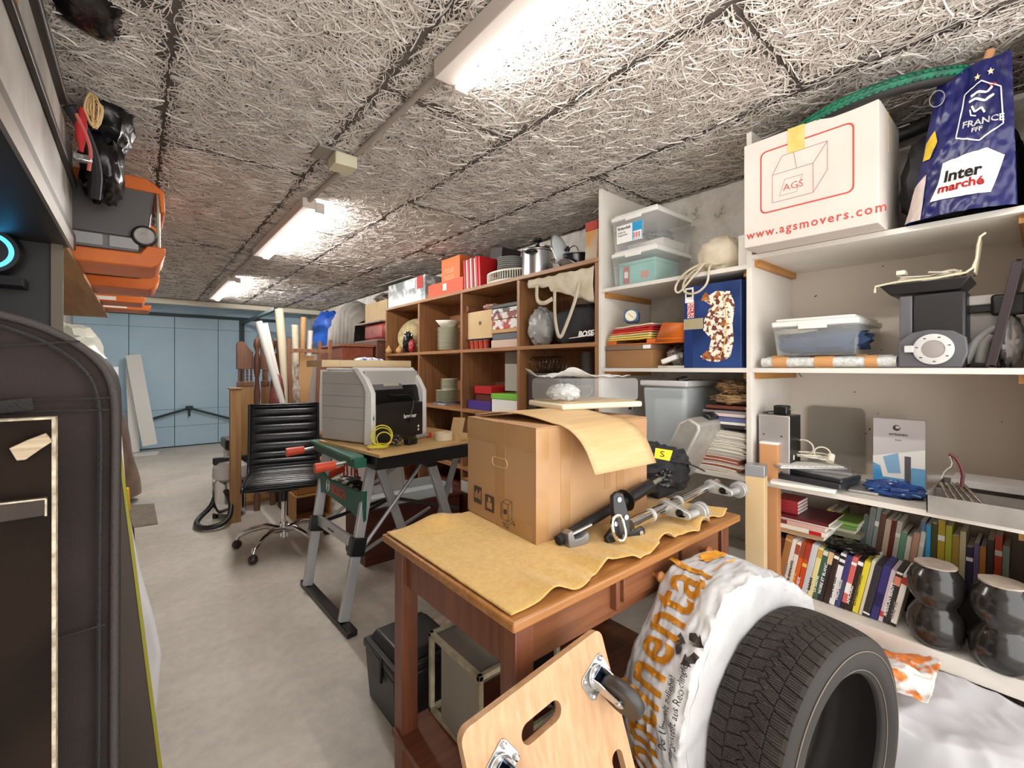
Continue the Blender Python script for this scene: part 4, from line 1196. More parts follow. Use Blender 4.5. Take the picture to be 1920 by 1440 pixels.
# carved wooden headboards / chair backs standing upright behind the chair
CV = wood('carved_wood', '#7d5641', '#5d3a2a', 'z', .55, ns=6)
PIN = wood('old_pine', '#a98152', '#8a643a', 'z', .6, ns=5)
def post_turned(m, x, y, z0, z1, r=.022):
    L_ = z1-z0
    prof = [(r,z0),(r,z0+.08*L_),(r*.6,z0+.12*L_),(r*1.1,z0+.2*L_),(r*.6,z0+.3*L_),(r*1.15,z0+.42*L_),(r*.65,z0+.55*L_),(r*1.1,z0+.66*L_),(r*.55,z0+.76*L_),(r,z0+.8*L_),(r,z0+.88*L_),(r*.5,z0+.91*L_),(r*1.1,z0+.95*L_),(r*.9,z0+.98*L_),(0,z1)]
    m.lathe(prof, 14, tr(x, y, 0))
def bedend(xc, y, w_, label):
    t = T('carved_bed_end', label, 'headboard', 'carved bed ends behind the office chair')
    x0, x1 = xc-w_/2, xc+w_/2
    top = [(x0,1.29),(x0,1.51),(x0+.010,1.535),(x0+.04,1.54),(x0+.06,1.53),(x1-.01,1.45),(x1,1.45),(x1,1.29)]
    MB(Matrix(((1,0,0,0),(0,0,-1,y+.02),(0,1,0,0),(0,0,0,1)))).prism(top, -.02, .02).build('top_panel', CV, t, bev=.003)
    for k in range(4):
        m_ = MB(); post_turned(m_, x0+.018+k*(w_-.036)/3, y, 1.175, 1.295, .010); m_.build('spindle', CV, t, smooth=60)
    MB().box(x0, x1, y-.02, y+.02, 1.135, 1.178).build('rail', CV, t, bev=.003)
    m_ = MB(); post_turned(m_, x1+.028, y, 0, 1.585, .027); m_.build('turned_post', CV, t, smooth=60)
    MB().box(x0, x1, y-.012, y+.012, .1, 1.135).build('lower_panel', PIN, t)
    return t
bedend(.735, 4.62, .13, 'leftmost carved brown bed end with notched top behind the office chair')
bedend(.915, 4.72, .07, 'second carved brown bed end, right of the leftmost one')
MB().box(.585, .665, 4.36, 4.42, 0, 1.12).build('pine_post', PIN, label='square pale pine post standing left of the office chair backrest', cat='wooden post', bev=.003)
MB().box(.575, .675, 4.35, 4.43, 1.121, 1.135).build('post_cap', PIN, label='flat square pine cap lying on the pine post', cat='wooden board', bev=.003)
t = T('relief_board', 'dark red carved wooden board with scroll relief standing beside the bed ends', 'carved board')
MB().box(1.00, 1.14, 4.78, 4.82, 0, 1.44).build('panel_body', mat('red_brown', '#6e2f1e', .5, c2='#53200f', ns=8), t, bev=.003)
for q in (1.36, 1.02):
    pts = [Vector((1.065+.045*math.cos(a_)*(1-a_/9), 4.775, q+.07*math.sin(a_)*(1-a_/9))) for a_ in [i*.3 for i in range(26)]]
    MB().tube(pts, .008, 6).build('scroll_relief', CV, t)
MB().box(1.02, 1.09, 4.765, 4.778, 1.17, 1.25).build('green_plaque', mat('plaque_green', '#7fa585', .6), t)

# upturned wooden stool holding rolls
t = T('upturned_stool', 'light brown wooden stool turned upside down, legs up, behind the chair', 'stool')
ST = wood('stool_wood', '#94674a', '#7a5038', 'z', .5)
SX0, SX1, SY0, SY1 = 1.04, 1.33, 4.30, 4.58
MB().box(SX0-.02, SX1+.02, SY0-.02, SY1+.02, .66, .69).build('seat_board', ST, t, bev=.003)
for x, y, dx_, dy_ in ((SX0,SY0,-.025,-.02),(SX1,SY0,.04,-.02),(SX0,SY1,-.045,.02),(SX1,SY1,.04,.02)):
    MB().bar((x,y,.69),(x+dx_,y+dy_,1.56),.035,.03).build('leg', ST, t, bev=.003)
for y in (SY0-.02, SY1+.02): MB().bar((SX0-.02,y,1.455),(SX1+.035,y,1.455),.02,.035).build('stretcher', ST, t, bev=.002)
MB().box(1.0, 1.38, 4.26, 4.62, 0, .655).build('packing_case', mat('dark_case', '#3a2a22', .7), label='dark case on the floor carrying the upturned stool', cat='case', bev=.004)
ROLL = [(484, 506, 1.70, .030, 'thin white roll leftmost in the upturned stool'), (496, 516, 1.69, .026, 'second thin white roll from the left in the upturned stool'),
        (523, 533, 1.83, .036, 'tallest cream roll standing in the upturned stool'), (553, 556, 1.70, .030, 'cream roll just right of the tallest one'),
        (570, 565, 1.78, .026, 'brown cardboard roll standing near the blue bag'), (582, 577, 1.66, .024, 'shortest white roll, nearest the blue bag')]
for k, (u, ub, zt, r_, lb) in enumerate(ROLL):
    yy = 4.335+.044*k
    p = px(u, 600, y=yy); q = px(ub, 700, y=yy)
    pal = (WHITEP, PAPER, mat('cream_roll', '#ded2b8', .7), mat('cream_roll2', '#d8ccb4', .7), CARD, PAPER)[k]
    sl = (p.x-q.x)/.48
    x0 = q.x - sl*.5
    m_ = MB(); m_.cyl(Vector((max(x0, SX0+.01), yy, .70)), Vector((p.x, yy, zt)), r_*.9, r_, 18); m_.build('paper_roll', pal, label=lb, cat='roll', group='rolls standing in the upturned stool')
c = px(570, 665, y=4.33); e = px(556, 765, y=4.33)
MB(frame(Vector((e.x+.0,4.335,.70)), Vector((c.x-e.x+.03,0,.70)), (0,1,0))).box(0,.72,-.008,.0,-.055,.055).build('cardboard_strip', CARD, label='narrow brown cardboard strip standing between the stool legs', cat='cardboard')
c = px(523, 735, y=4.22)
MB(tr(c.x+.02, 4.37, .975)).blob((0,0,0),(.06,.05,.275),.2,4,9).build('wrapped_racket', mat('burgundy_wrap', '#6a2630', .25, c2='#8d5a52', ns=9, bump=.3, bs=20), label='burgundy object in clear film hanging at the front of the stool', cat='wrapped object')
c = px(550, 725, y=4.22)
MB(tr(c.x+.045, 4.345, 1.0)).blob((0,0,0),(.045,.035,.30),.7,8,4).build('plastic_bag', mat('patterned_film', '#d9d2c6', .25, c2='#6f4a36', ns=14, bump=.6, bs=30), label='tall narrow patterned plastic bag in the middle of the stool', cat='plastic bag')

# ---------------------------------------------------------------- left edge, far part
t = T('white_board', 'narrow white board leaning against the pale blue garage door', 'board')
a = px(238, 655, y=YD-.12); b_ = px(262, 826, y=YD-.45)
WB2 = mat('white_laminate', '#e9e8e4', .5)
MB(frame(Vector((b_.x+.05, b_.y, .12)), Vector((a.x-b_.x-.06, a.y-b_.y, a.z-.12)), (1,0,0))).box(0, (a-b_).length, -.02, .16, -.01, .01).build('board', WB2, t)
MB(frame(Vector((b_.x-.12, b_.y+.1, .03)), Vector((a.x-b_.x+.1, a.y-b_.y-.03, a.z-.12)), (1,0,0))).box(0, (a-b_).length, -.0, .12, -.01, .01).build('white_board', WB2, label='second white board, just left behind the leaning one', cat='board')
c = px(268, 851, z=0)
MB(tr(c)).prism([(-.25,-.18),(.16,-.25),(.2,-.05),(.1,.1),(-.2,.15)],0,.02).build('white_offcut', WB2, label='flat white offcut on the floor at the foot of the leaning board', cat='offcut')
t = MB(); c = px(268, 968, z=0)
t.add([px(238,950,z=.0),px(289,946,z=.0),px(296,983,z=.0),px(250,990,z=.0)]+[p+Vector((0,0,.012)) for p in (px(238,950,z=.0),px(289,946,z=.0),px(296,983,z=.0),px(250,990,z=.0))],[(3,2,1,0),(4,5,6,7),(0,1,5,4),(1,2,6,5),(2,3,7,6),(3,0,4,7)])
t.build('door_mat', mat('mat_brown', '#8f8578', .9, c2='#7f766a', ns=20), label='small grey-brown mat lying on the concrete floor at the left', cat='mat')
# brown wrapped bundle standing at the left
t = T('brown_wrapped_bundle', 'brown film-wrapped bundle standing by the left wall beyond the mat', 'wrapped bundle')
BW_ = mat('brown_film', '#6b5145', .3, c2='#8a7466', ns=6, bump=.5, bs=18)
def bwf(u, v):
    th = 2*PI*u; r_ = .27*(1-.62*v**1.2)*(1+.08*nz(math.cos(th)*2, math.sin(th)*2, v*4))
    return (-.22+r_*math.cos(th)*.9-.05*v, 5.75+r_*math.sin(th), .07+1.08*v)
MB().grid(bwf, 36, 30).build('film_wrap', BW_, t, smooth=70)
MB().cyl((-.22,5.75,0),(-.22,5.75,.09),.12,.15).build('base', mat('dark_base', '#3c332e', .8), t)
t = T('yellow_tool', 'yellow handled pry tool leaning by the white plastic sheet at the left', 'hand tool')
a = px(231, 912, y=4.2); b_ = px(238, 960, z=.2)
a = px(232, 915, y=3.6); b_ = px(235, 958, y=3.6); c = px(250, 998, y=3.55); e = px(246, 1003, z=.0)
MB().bar(a, b_, .05, .03, up=(0,1,0)).build('grip', mat('tool_yellow', '#e3b52c', .4), t, bev=.008)
MB().tube([b_, (b_+c)/2+Vector((-.01,0,0)), c, Vector((c.x-.02,c.y-.02,.012))], .012, 8, smooth=1).build('shaft', mat('rust_steel', '#4a352b', .5, .5), t)
t = T('green_pot', 'small brown box with a green item near the garage door', 'box')
MB().box(-.36,-.16, 8.0, 8.2, 0, .30).build('box_body', mat('box_brown', '#7d5a40', .7), t, bev=.01)
MB().blob((-.26,8.1,.40),(.08,.08,.10),.4,6,2).build('green_item', mat('olive', '#4f5a2c', .5), t)

# white plastic sheet hanging beside the black cover
WS = mat('white_sheet', '#e6e3e0', .4, c2='#d8d5d6', ns=3, bump=.3, bs=12)
def wsh(u, v):
    # v 0 bottom .. 1 top
    x1 = float(np.interp(1.3*v, [0, .17, .32, .45, .62, .85, 1.2, 1.3], [.03, .05, .06, .04, .003, -.03, -.05, -.052]))
    x = -.45 + (x1+.45)*u
    return (x, 1.93+.03*math.sin(u*8)*(.3+v)+.015*nz(x*9, v*6), .004+1.3*v)
MB().grid(wsh, 30, 50).build('plastic_sheet', WS, label='white plastic sheet hanging to the floor beside the big black cover', cat='plastic sheet', smooth=80, thick=.004)
# slanting dark board with a yellow-green edge
t = T('slanting_board', 'slanting dark brown board with a thin yellow-green edge behind the black cover', 'board')
a = px(216, 800, y=1.66); b_ = px(283, 1436, y=1.66)
a.z = min(a.z, 1.18)
def quad(m, pts, y0, y1):
    m.add([(x, y0, z) for x, z in pts]+[(x, y1, z) for x, z in pts], [(0,1,2,3),(7,6,5,4),(1,0,4,5),(2,1,5,6),(3,2,6,7),(0,3,7,4)]); return m
quad(MB(), [(-.5,0.0),(b_.x+.03,0.0),(a.x,a.z),(-.5,a.z)], 1.655, 1.67).build('panel_body', mat('panel_brown', '#4d4139', .6, c2='#453a33', ns=3), t)
quad(MB(), [(b_.x+.03,0.0),(b_.x+.038,0.0),(a.x+.006,a.z),(a.x,a.z)], 1.652, 1.672).build('edge_strip', mat('edge_yellowgreen', '#9a9420', .5), t)

# ---------------------------------------------------------------- big black zipped cover in the left foreground
FAB = mat('cover_fabric', '#2a2321', .9, c2='#352d2b', ns=5, spec=.15, bump=.35, bs=420)
FABD = mat('cover_trim', '#1c1818', .7, bump=.4, bs=300)
t = T('zipped_fabric_cover', 'tall black fabric cover with rounded top and zip filling the left foreground', 'fabric cover')
YF = 1.08
edge = [px(u, v, y=YF) for u, v in ((-220, 560), (-90, 572), (0, 590), (60, 606), (115, 628), (160, 655), (190, 682), (207, 710), (215, 745), (217, 800), (216, 900), (215, 1000), (214, 1200), (213, 1440), (212, 1700))]
edge[-1].z = .02
poly = [(p.x, p.z) for p in edge]
botz = .02; xl = poly[0][0]
full = poly + [(xl, botz)]
XZ = Matrix(((1,0,0,0),(0,0,-1,YF),(0,1,0,0),(0,0,0,1)))      # xy of the outline -> x, z of the room; extrudes toward the viewer
cx_, cz_ = -.6, .8
def facef(u, v):
    """front face of the cover: radial fan from its middle, softly padded"""
    k = u*(len(full)-1); i = min(int(k), len(full)-2); q = k-i
    ex = full[i][0]*(1-q)+full[i+1][0]*q; ez = full[i][1]*(1-q)+full[i+1][1]*q
    x = cx_+(ex-cx_)*v; z = cz_+(ez-cz_)*v
    w_ = .012*nz(x*3, z*3)+.010*nz(x*7+3, z*5)
    sag = .012*math.exp(-((z-1.235-.05*(x+.2))/.03)**2)
    return (x, YF-.012*(1-v**6)-w_*(1-v**4)+sag*(1-v**6), z)
MB().grid(facef, 160, 30).build('front_panel', FAB, t, smooth=80)
MB(XZ).prism(full[::-1], -.40, -.004).build('side_wall', FABD, t)
m_ = MB(); m_.tube([p + Vector((0,-.006,0)) for p in edge], .0065, 8, smooth=2); m_.build('piping', mat('cover_piping', '#38312f', .7, bump=.5, bs=500), t, smooth=60)
zp = [Vector((p.x-.02, YF-.014, p.z-.012)) for p in edge]
m_ = MB(); m_.tube(zp, .0035, 6, smooth=2); m_.build('zip', mat('zip_black', '#171415', .4, bump=.6, bs=700), t)
def stitch(u0, v0, u1, v1, name='seam'):
    a = px(u0, v0, y=YF-.016); b_ = px(u1, v1, y=YF-.016)
    return MB().cyl(a, b_, .0016, seg=6).build(name, FABD, t)
for q in ((-120,757,206,746),(-120,778,206,768),(95,1201,196,1171),(-120,655,150,640)): stitch(*q)
a = px(-60, 770, y=YF-.018); b_ = px(62, 757, y=YF-.018)
MB().bar(a, b_, .003, .02, up=(0,0,1)).build('strap', FABD, t)

# dusty black board with a pale edge in front of the cover, with strap and wood splinter
t = T('dusty_black_board', 'dusty black board with a pale worn edge standing before the zipped cover', 'board')
YB_ = .98
DB = mat('dusty_black', '#130d0a', .85, c2='#2a1f18', ns=4, spec=.12, bump=.3, bs=50, contrast=(.4,.75))
PE = mat('worn_edge', '#c9bea6', .8, c2='#8a7d68', ns=60)
TLc = px(-160, 790, y=YB_); TRc = px(97, 786, y=YB_); xr = TRc.x
quad(MB(), [(-.66,0),(xr-.0,0),(xr,TRc.z),(-.66,TRc.z)], YB_, YB_+.02).build('board_face', DB, t)
quad(MB(), [(xr,0),(xr+.0045,0),(xr+.0045,TRc.z),(xr,TRc.z)], YB_-.001, YB_+.021).build('worn_edge', PE, t)
quad(MB(), [(-.66,TRc.z),(xr+.004,TRc.z),(xr+.004,TRc.z+.003),(-.66,TRc.z+.003)], YB_-.001, YB_+.021).build('worn_edge', PE, t)
s1 = px(86, 935, y=YB_-.02)
a1 = px(-150, 962, y=YB_-.02); a2 = px(86, 935, y=YB_-.02); a3 = px(86, 967, y=YB_-.02); a4 = px(-150, 1003, y=YB_-.02)
quad(MB(), [(a4.x,a4.z),(a3.x,a3.z),(a2.x,a2.z),(a1.x,a1.z)], YB_-.02, YB_).build('strap', mat('strap_brown', '#2c231d', .8, c2='#3d3229', ns=12), t, bev=.002)
for p, q in ((a1, a2), (a2, a3)): MB().cyl(p+Vector((0,-.001,0)), q+Vector((0,-.001,0)), .0014, seg=6).build('strap_edge', PE, t)
SPL = wood('splinter_wood', '#b9a88e', '#8f7b62', 'x', .8, ns=20)
q1 = px(24, 852, y=YB_-.012); q2 = px(95, 822, y=YB_-.012)
d_ = (q2-q1); n_ = Vector((-d_.z, 0, d_.x)).normalized()
m_ = MB(frame(q1, d_, (0,0,1))); L_ = d_.length
m_.prism([(0,-.010),(L_*.18,-.014),(L_*.6,-.009),(L_,-.005),(L_*.98,.010),(L_*.5,.011),(L_*.04,.010)], -.004, .006)
m_.build('wood_splinter', SPL, label='pale wood splinter stuck on the dusty black board at the left edge', cat='wood splinter', bev=.001)

# ---------------------------------------------------------------- shelf along the left wall
PLB = wood('shelf_ply', '#b48a5d', '#9a7246', 'y', .6, ns=4)
t = T('left_wall_shelving', 'dark-framed plywood shelving along the left wall, seen from below', 'shelving')
MB().box(-.72, -.20, 2.27, 5.2, 1.735, 1.755).build('shelf_board', PLB, t, bev=.002)
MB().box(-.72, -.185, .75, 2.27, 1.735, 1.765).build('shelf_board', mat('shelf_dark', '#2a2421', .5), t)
MB().box(-.19, -.182, .6, 2.27, 1.728, 1.772).build('edge_strip', mat('edge_steel', '#8a7f74', .35, .4), t)
MB().box(-.72, -.21, 2.24, 2.27, .9, 1.735).build('end_panel', mat('end_dark', '#1d1a19', .5), t)
MB().box(-.235, -.205, 2.225, 2.24, .9, 1.735).build('upright', mat('upright_pale', '#6d6254', .6), t)
MB().box(-.72, -.33, 2.3, 5.6, 1.50, 1.52).build('shelf_board', CARDL, t)
MB().box(-.72, -.69, .8, 5.6, 0.9, 1.73).build('back_panel', mat('end_dark'), t)
# odds and ends on the lower shelf board
MB().tube([(-.5,2.6,1.545),(-.4,3.4,1.56),(-.45,4.2,1.55)], .02, 8).build('cord_roll', mat('brown_cord', '#6b4a38', .8), label='brown cord bundle on the lower left shelf', cat='cord')
# yellow and green plastic bag under it
m_ = MB(); m_.blob((-.27, 2.62, 1.34),(.15,.25,.14),.5,5,3,flat=1.195); m_.build('plastic_bag', mat('whitegreen_bag', '#dfe0d2', .4, c2='#7fa56a', ns=6, contrast=(.6,.66), bump=.5, bs=20), label='white plastic bag with a green mark behind the top of the zipped cover', cat='plastic bag')
MB().blob((-.36, 2.9, 1.44),(.11,.2,.05),.4,5,8).build('yellow_bag', mat('yellow_bag', '#d6b72c', .5), label='yellow cloth bundle above the white bag under the left shelf', cat='cloth bundle')
MB().box(-.68, -.14, 2.35, 3.2, 0, 1.19).build('grey_cabinet', mat('cab_grey', '#7d7770', .6), label='grey cabinet by the left wall carrying the white plastic bag', cat='cabinet', bev=.004)

# suitcase-like flat case with rails on the near shelf
t = T('metal_chest', 'large worn grey metal chest with dark rails on the near left shelf', 'metal case')
TRK = mat('worn_steel', '#8f8781', .38, .35, c2='#c9c3bc', ns=3.5, bump=.15, bs=20)
MB().box(-.72, -.205, .55, 2.52, 1.775, 2.20).build('trunk_body', TRK, t, bev=.01)
RB = mat('trunk_rail', '#2f2924', .4, .3)
MB().box(-.205, -.195, .5, 2.52, 1.775, 1.835).build('rail', mat('rail_brown', '#4a3c2e', .5), t, bev=.003)
MB().box(-.205, -.190, .5, 2.5, 2.02, 2.045).build('rail', RB, t, bev=.004)
MB().box(-.207, -.196, .5, 2.45, 2.045, 2.048).build('rail_edge', STEEL, t)
MB().box(-.73, -.185, .5, 2.16, 2.20, 2.225).build('lid_rim', RB, t, bev=.006)
MB().box(-.2075,-.2045,1.26,1.46,2.055,2.19).build('paper_label', mat('old_label', '#8d6b34', .7), t)
# things hanging beyond the trunk
t = T('black_strap_bundle', 'black straps and buckles hanging at the far end of the metal chest', 'straps')
MB().tube([(-.19,2.2,2.22),(-.15,2.24,2.16),(-.12,2.3,2.05),(-.13,2.34,1.95)], .018, 8, smooth=2).build('strap', BLACKM, t)
MB().tube([(-.17,2.2,2.2),(-.13,2.22,2.1),(-.14,2.24,2.02)], .006, 6, smooth=2).build('red_cord', mat('cord_pink', '#c0605a', .6), t)
MB().cbox((-.155,2.24,2.06),(.05,.03,.025)).build('buckle', CHROME, t, bev=.004)
c = px(152, 232, y=2.22)
MB(tr(c)).lathe([(.004,.06),(.014,.035),(.017,0),(.015,-.05),(.008,-.085),(.006,-.10),(0,-.102)], 12).build('red_tassel', mat('tassel_red', '#b5262a', .8, bump=.6, bs=200), label='dark red tassel hanging beside the metal chest', cat='tassel')
c = px(175, 208, y=2.24); m_ = MB(); random.seed(4)
for k in range(9):
    a0 = random.uniform(0, PI); q = random.uniform(.6, 1)
    pts = [c + Vector((.03*q*math.cos(a_)*math.cos(a0), .03*math.cos(a_)*math.sin(a0), .055*q*math.sin(a_)+.01*math.cos(3*a_+k))) for a_ in [2*PI*i/16 for i in range(16)]]
    m_.tube(pts, .0032, 6, closed=True)
m_.build('rope_coil', mat('straw_rope', '#d8b884', .8), label='small coil of straw-coloured rope hanging above the black bag', cat='rope')
c = px(205, 230, y=2.5)
t = T('black_holdall', 'black leather holdall hanging between the rope coil and the wheeled toolbox', 'bag')
MB(tr(c)).blob((0,0,0),(.075,.14,.11),.4,4,12,sq=.8).build('bag_body', mat('black_leatherette', '#171518', .3, bump=.4, bs=40), t, smooth=60)
MB(tr(c)).blob((-.02,0,-.20),(.065,.13,.12),.4,4,15,sq=.8).build('side_pocket', mat('black_leatherette'), t, smooth=60)
MB(tr(c)).tube([(.03,-.1,.08),(.02,-.02,.19),(-.02,.06,.2),(.0,.12,.09)], .012, 8, smooth=2).build('carry_handle', BLACKM, t)
c = px(215, 20, y=1.75)
MB(tr(c)).blob((-.06,.05,.03),(.10,.16,.05),.12,2,17,sq=.8).build('black_pouch', mat('glossy_black', '#151214', .15, bump=.4, bs=30), label='glossy black pouch hanging by the ceiling at the top left', cat='pouch')

# wheeled toolboxes with orange trays, resting on the left shelf
def toolstack(y0, label1, label2, zs=0, dep=.0):
    t = T('orange_tray', label1, 'tray', 'orange trays on the left shelf')
    z = 1.757 + zs
    m_ = MB(Matrix(((1,0,0,0),(0,0,-1,y0+.34),(0,1,0,0),(0,0,0,1))))
    m_.prism([(-.42,z),(.045,z-.0),(.075,z+.02),(.095,z+.07),(.095,z+.10),(.03,z+.10),(.005,z+.062),(-.42,z+.058)], 0, .34)
    m_.build('tray_body', ORANGE, t, bev=.006)
    MB().box(-.41, -.02, y0+.03, y0+.30, z+.058, z+.064).build('tray_liner', BLACKP, t)
    t = T('wheeled_toolbox', label2, 'toolbox', 'wheeled toolboxes on the left shelf')
    zb = z+.0665
    MB().box(-.42, -.0, y0+.02, y0+.33, zb, zb+.065).build('lower_base', mat('toolbox_grey', '#6e6a68', .45), t, bev=.008)
    m_ = MB().box(-.42, .03, y0+.03, y0+.34, zb+.065, zb+.30, top=(-.42,.06,y0+.03,y0+.34)); m_.build('box_body', mat('toolbox_body', '#55504f', .4), t, bev=.01)
    m_ = MB(Matrix(((1,0,0,0),(0,0,-1,y0+.36),(0,1,0,0),(0,0,0,1))))
    m_.prism([(-.42,zb+.30),(-.10,zb+.345),(.03,zb+.345),(.09,zb+.30),(.095,zb+.20),(.078,zb+.20),(.07,zb+.285),(-.42,zb+.285)], 0, .34)
    m_.build('lid', ORANGE, t, bev=.006)
    m_ = MB(tr(.02, y0+.02, zb+.075) @ rotx(R(90))).lathe([(0,-.025),(.04,-.025),(.048,-.015),(.048,.01),(.04,.018),(0,.018)], 28)
    w_ = m_.build('wheel', mat('wheel_dark', '#26221f', .5), t)
    MB(tr(.02, y0-.0, zb+.075) @ rotx(R(90))).lathe([(0,-.004),(.036,-.004),(.036,.002),(0,.002)], 24).build('wheel_cover', mat('wheel_grey', '#a29c98', .4, c2='#8b8581', ns=40), w_)
    MB().tube([(.07,y0+.04,zb+.30),(.072,y0+.04,zb+.02)], .007, 8).build('pull_rod', mat('rod_pale', '#cfc6b4', .4, .4), t)
    for x in (-.35, -.22, -.1): MB().box(x, x+.1, y0+.012, y0+.02, zb+.01, zb+.06).build('foot_recess', GREYP, t, bev=.002)
toolstack(2.62, 'nearest orange tray at the end of the left shelf', 'nearest wheeled grey toolbox with orange lid on the left shelf')
toolstack(3.38, 'second orange tray on the left shelf, behind the nearest', 'second wheeled toolbox behind the nearest one on the left shelf')
for k, (y, x1, lb) in enumerate(((4.1, .02, 'orange tray beyond the two wheeled toolboxes'), (4.6, .06, 'farthest orange tray along the left shelf'))):
    t = T('orange_tray', lb, 'tray', 'orange trays on the left shelf')
    MB().box(-.45, x1, y, y+.3, 1.757, 1.80, top=(-.46, x1+.02, y, y+.3)).build('tray_body', ORANGE, t, bev=.004)
    MB().box(-.44, x1-.01, y+.01, y+.29, 1.80, 1.803).build('tray_liner', BLACKP, t)
    MB().box(-.3+.05*k, -.12+.05*k, y-.004, y, 1.765, 1.79).build('paper_label', PAPER, t)

# round device with a blue lit ring in the dark of the left shelf
t = T('ring_lamp_device', 'dark round device with a glowing pale blue ring at the left edge of the picture', 'device')
c = px(-22, 470, y=2.17)
em = mat('blue_glow', '#35a8e8', .4, emit=3.0)
MB(tr(c) @ rotx(R(90))).lathe([(0,-.05),(.075,-.05),(.08,-.03),(.08,.0),(.07,.012),(0,.012)], 36).build('device_body', BLACKP, t)
MB(tr(c) @ rotx(R(90))).tube([(.052*math.cos(a), .052*math.sin(a), .014) for a in [2*PI*i/48 for i in range(48)]], .006, 8, closed=True).build('lit_ring', em, t, smooth=60)
MB().box(-.7, c.x+.08, 2.12, 2.235, c.z-.11, c.z-.0815).build('bracket_shelf', BLACKM, t)
# ================================================================ right bay, top board: moving carton, bicycle tyre, blue bag
ST1 = 1.7955
WC = mat('white_carton', '#d6cdc4', .7, c2='#ccc2b8', ns=3)
RP = mat('print_red', '#b5433a', .6)
t = T('moving_carton', 'white moving carton printed with red lettering on the top shelf', 'cardboard box')
bx0, bx1, by0, by1, bz0, bz1 = 1.935, 2.26, .365, .808, ST1+.001, 2.225
MB().box(bx0, bx1, by0, by1, bz0, bz1).build('box_body', WC, t, bev=.004)
AF = Matrix(((0,0,-1,bx0-.0008),(-1,0,0,by1),(0,1,0,bz0),(0,0,0,1)))   # x right across the front, y up, z toward the viewer
W_, H_ = by1-by0, bz1-bz0
m_ = MB(AF).ring(rrect(.065, .375, .125, .375, .022), rrect(.070, .370, .130, .370, .019), 0, .001); m_.build('red_frame', RP, t)
MB(AF).text('www.agsmovers.com', tr(.012, .035, 0), .047, sx=.93, space=1.22, bold=.0006).build('lettering', RP, t)
m_ = MB(AF)
for q in ((.11,.16,.25,.16),(.25,.16,.25,.27),(.25,.27,.11,.27),(.11,.27,.11,.16),(.11,.27,.145,.335),(.145,.335,.295,.335),(.295,.335,.25,.27),(.295,.335,.295,.23),(.295,.23,.25,.16),(.185,.335,.195,.27)): ln(m_, *q, w=.0013, z=.0006)
for q in ((.135,.18,.195,.18),(.195,.18,.215,.24),(.155,.24,.135,.18),(.155,.24,.215,.24)): ln(m_, *q, w=.0008, z=.0006)
m_.build('box_drawing', mat('print_thin_red', '#a0564e', .6), t)
MB(AF).text('AGS', tr(.148, .195, 0), .038, bold=-.0004).build('lettering', RP, t)
m_ = MB(AF).box(.165, .222, .335, H_+.001, 0, .0016); m_.build('masking_tape', mat('tape_yellow', '#dcbf6c', .5, c2='#cfb05c', ns=30), t)
MB().box(bx0+.04, bx1, by1-.27, by1-.20, bz1-.001, bz1+.0015).build('masking_tape', mat('tape_yellow'), t)
m_ = MB(); 
m_.box(bx0+.14, bx0+.145, by0-.001, by0+.001, 2.08, bz1).build('masking_tape', mat('tape_yellow'), t)

t = T('bicycle_tyre', 'green and black bicycle tyre lying on top of the white moving carton', 'tyre')
GT = mat('tyre_green', '#0f6b4d', .6, c2='#0a4a37', ns=20); 
TC_ = Matrix.Translation((2.21, .425, 2.262)) @ rotx(R(-3)) @ roty(R(-5))
m_ = MB(TC_)
pts = [(.275*math.cos(a), .275*math.sin(a), 0) for a in [2*PI*i/100 for i in range(100)]]
m_.tube(pts, .026, 12, closed=True).build('casing', mat('casing_black', '#1a1817', .6), t, smooth=60)
m_ = MB(TC_)
pts = [(.285*math.cos(a), .285*math.sin(a), .008) for a in [2*PI*i/100 for i in range(100)]]
m_.tube(pts, .021, 10, closed=True).build('green_tread', GT, t, smooth=60)
m_ = MB(TC_)
for k in range(96):
    a = 2*PI*k/96
    for dz, rr in ((-.008,.302),(.010,.308)):
        m_.cbox((0,0,0),(.008,.0105,.006), tr(rr*math.cos(a+dz), rr*math.sin(a+dz), dz) @ rotz(a))
m_.build('tread_knobs', GT, t, kind='stuff')
MB().blob((2.20, .22, 1.96), (.14, .125, .16), .22, 3, 33, sq=.75, flat=1.797).build('black_sack', mat('sack_black', '#131114', .6, bump=.4, bs=40), label='black sack between the white moving carton and the blue shopping bag', cat='sack')
t = T('handle_ring', 'thin pale wire loop beside the top of the blue shopping bag', 'wire loop')
c = px(1757, 185, x=2.02)
MB().tube([c+Vector((0, .018*math.cos(a), .026*math.sin(a))) for a in [2*PI*i/22 for i in range(22)]], .0016, 6, closed=True).build('wire', STEEL, t)

# blue shopping bag
NB = mat('bag_blue', '#13154d', .3, c2='#1b1e60', ns=4, bump=.7, bs=16)
t = T('blue_shopping_bag', 'dark blue football shopping bag with white printing on the top shelf', 'shopping bag')
bBL, bBR = px(1697, 440, x=2.03), px(1900, 392, x=2.03); zb_ = 1.797
yL, yR = bBL.y+.004, .055
def bagf(s, v):
    """front: s 0..1 across, v 0..1 up"""
    yl = yL - .088*v**.85; yr = yR + .012*v
    z = zb_ + .475*v
    y = yl + (yr-yl)*s
    x = 2.045 - .05*math.sin(PI*s)**.7*(1-v)**.5 + .012*nz(s*4, v*5, 1) + .010*(.3-abs(nz(s*7+2, v*9, 4))) + .004*nz(s*20, v*22)
    return Vector((x, y, z))
def bagring(u, v):
    # closed outline: front (u<.5) and back (u>.5)
    if u <= .5: return bagf(u*2, v)
    s = (1-u)*2; p = bagf(s, v)
    d = .16*(1-.75*v**1.5)*math.sin(PI*max(.0, min(1, s)))**.35
    return Vector((p.x + d, p.y, p.z))
MB().grid(bagring, 90, 50).build('bag_body', NB, t, smooth=50)
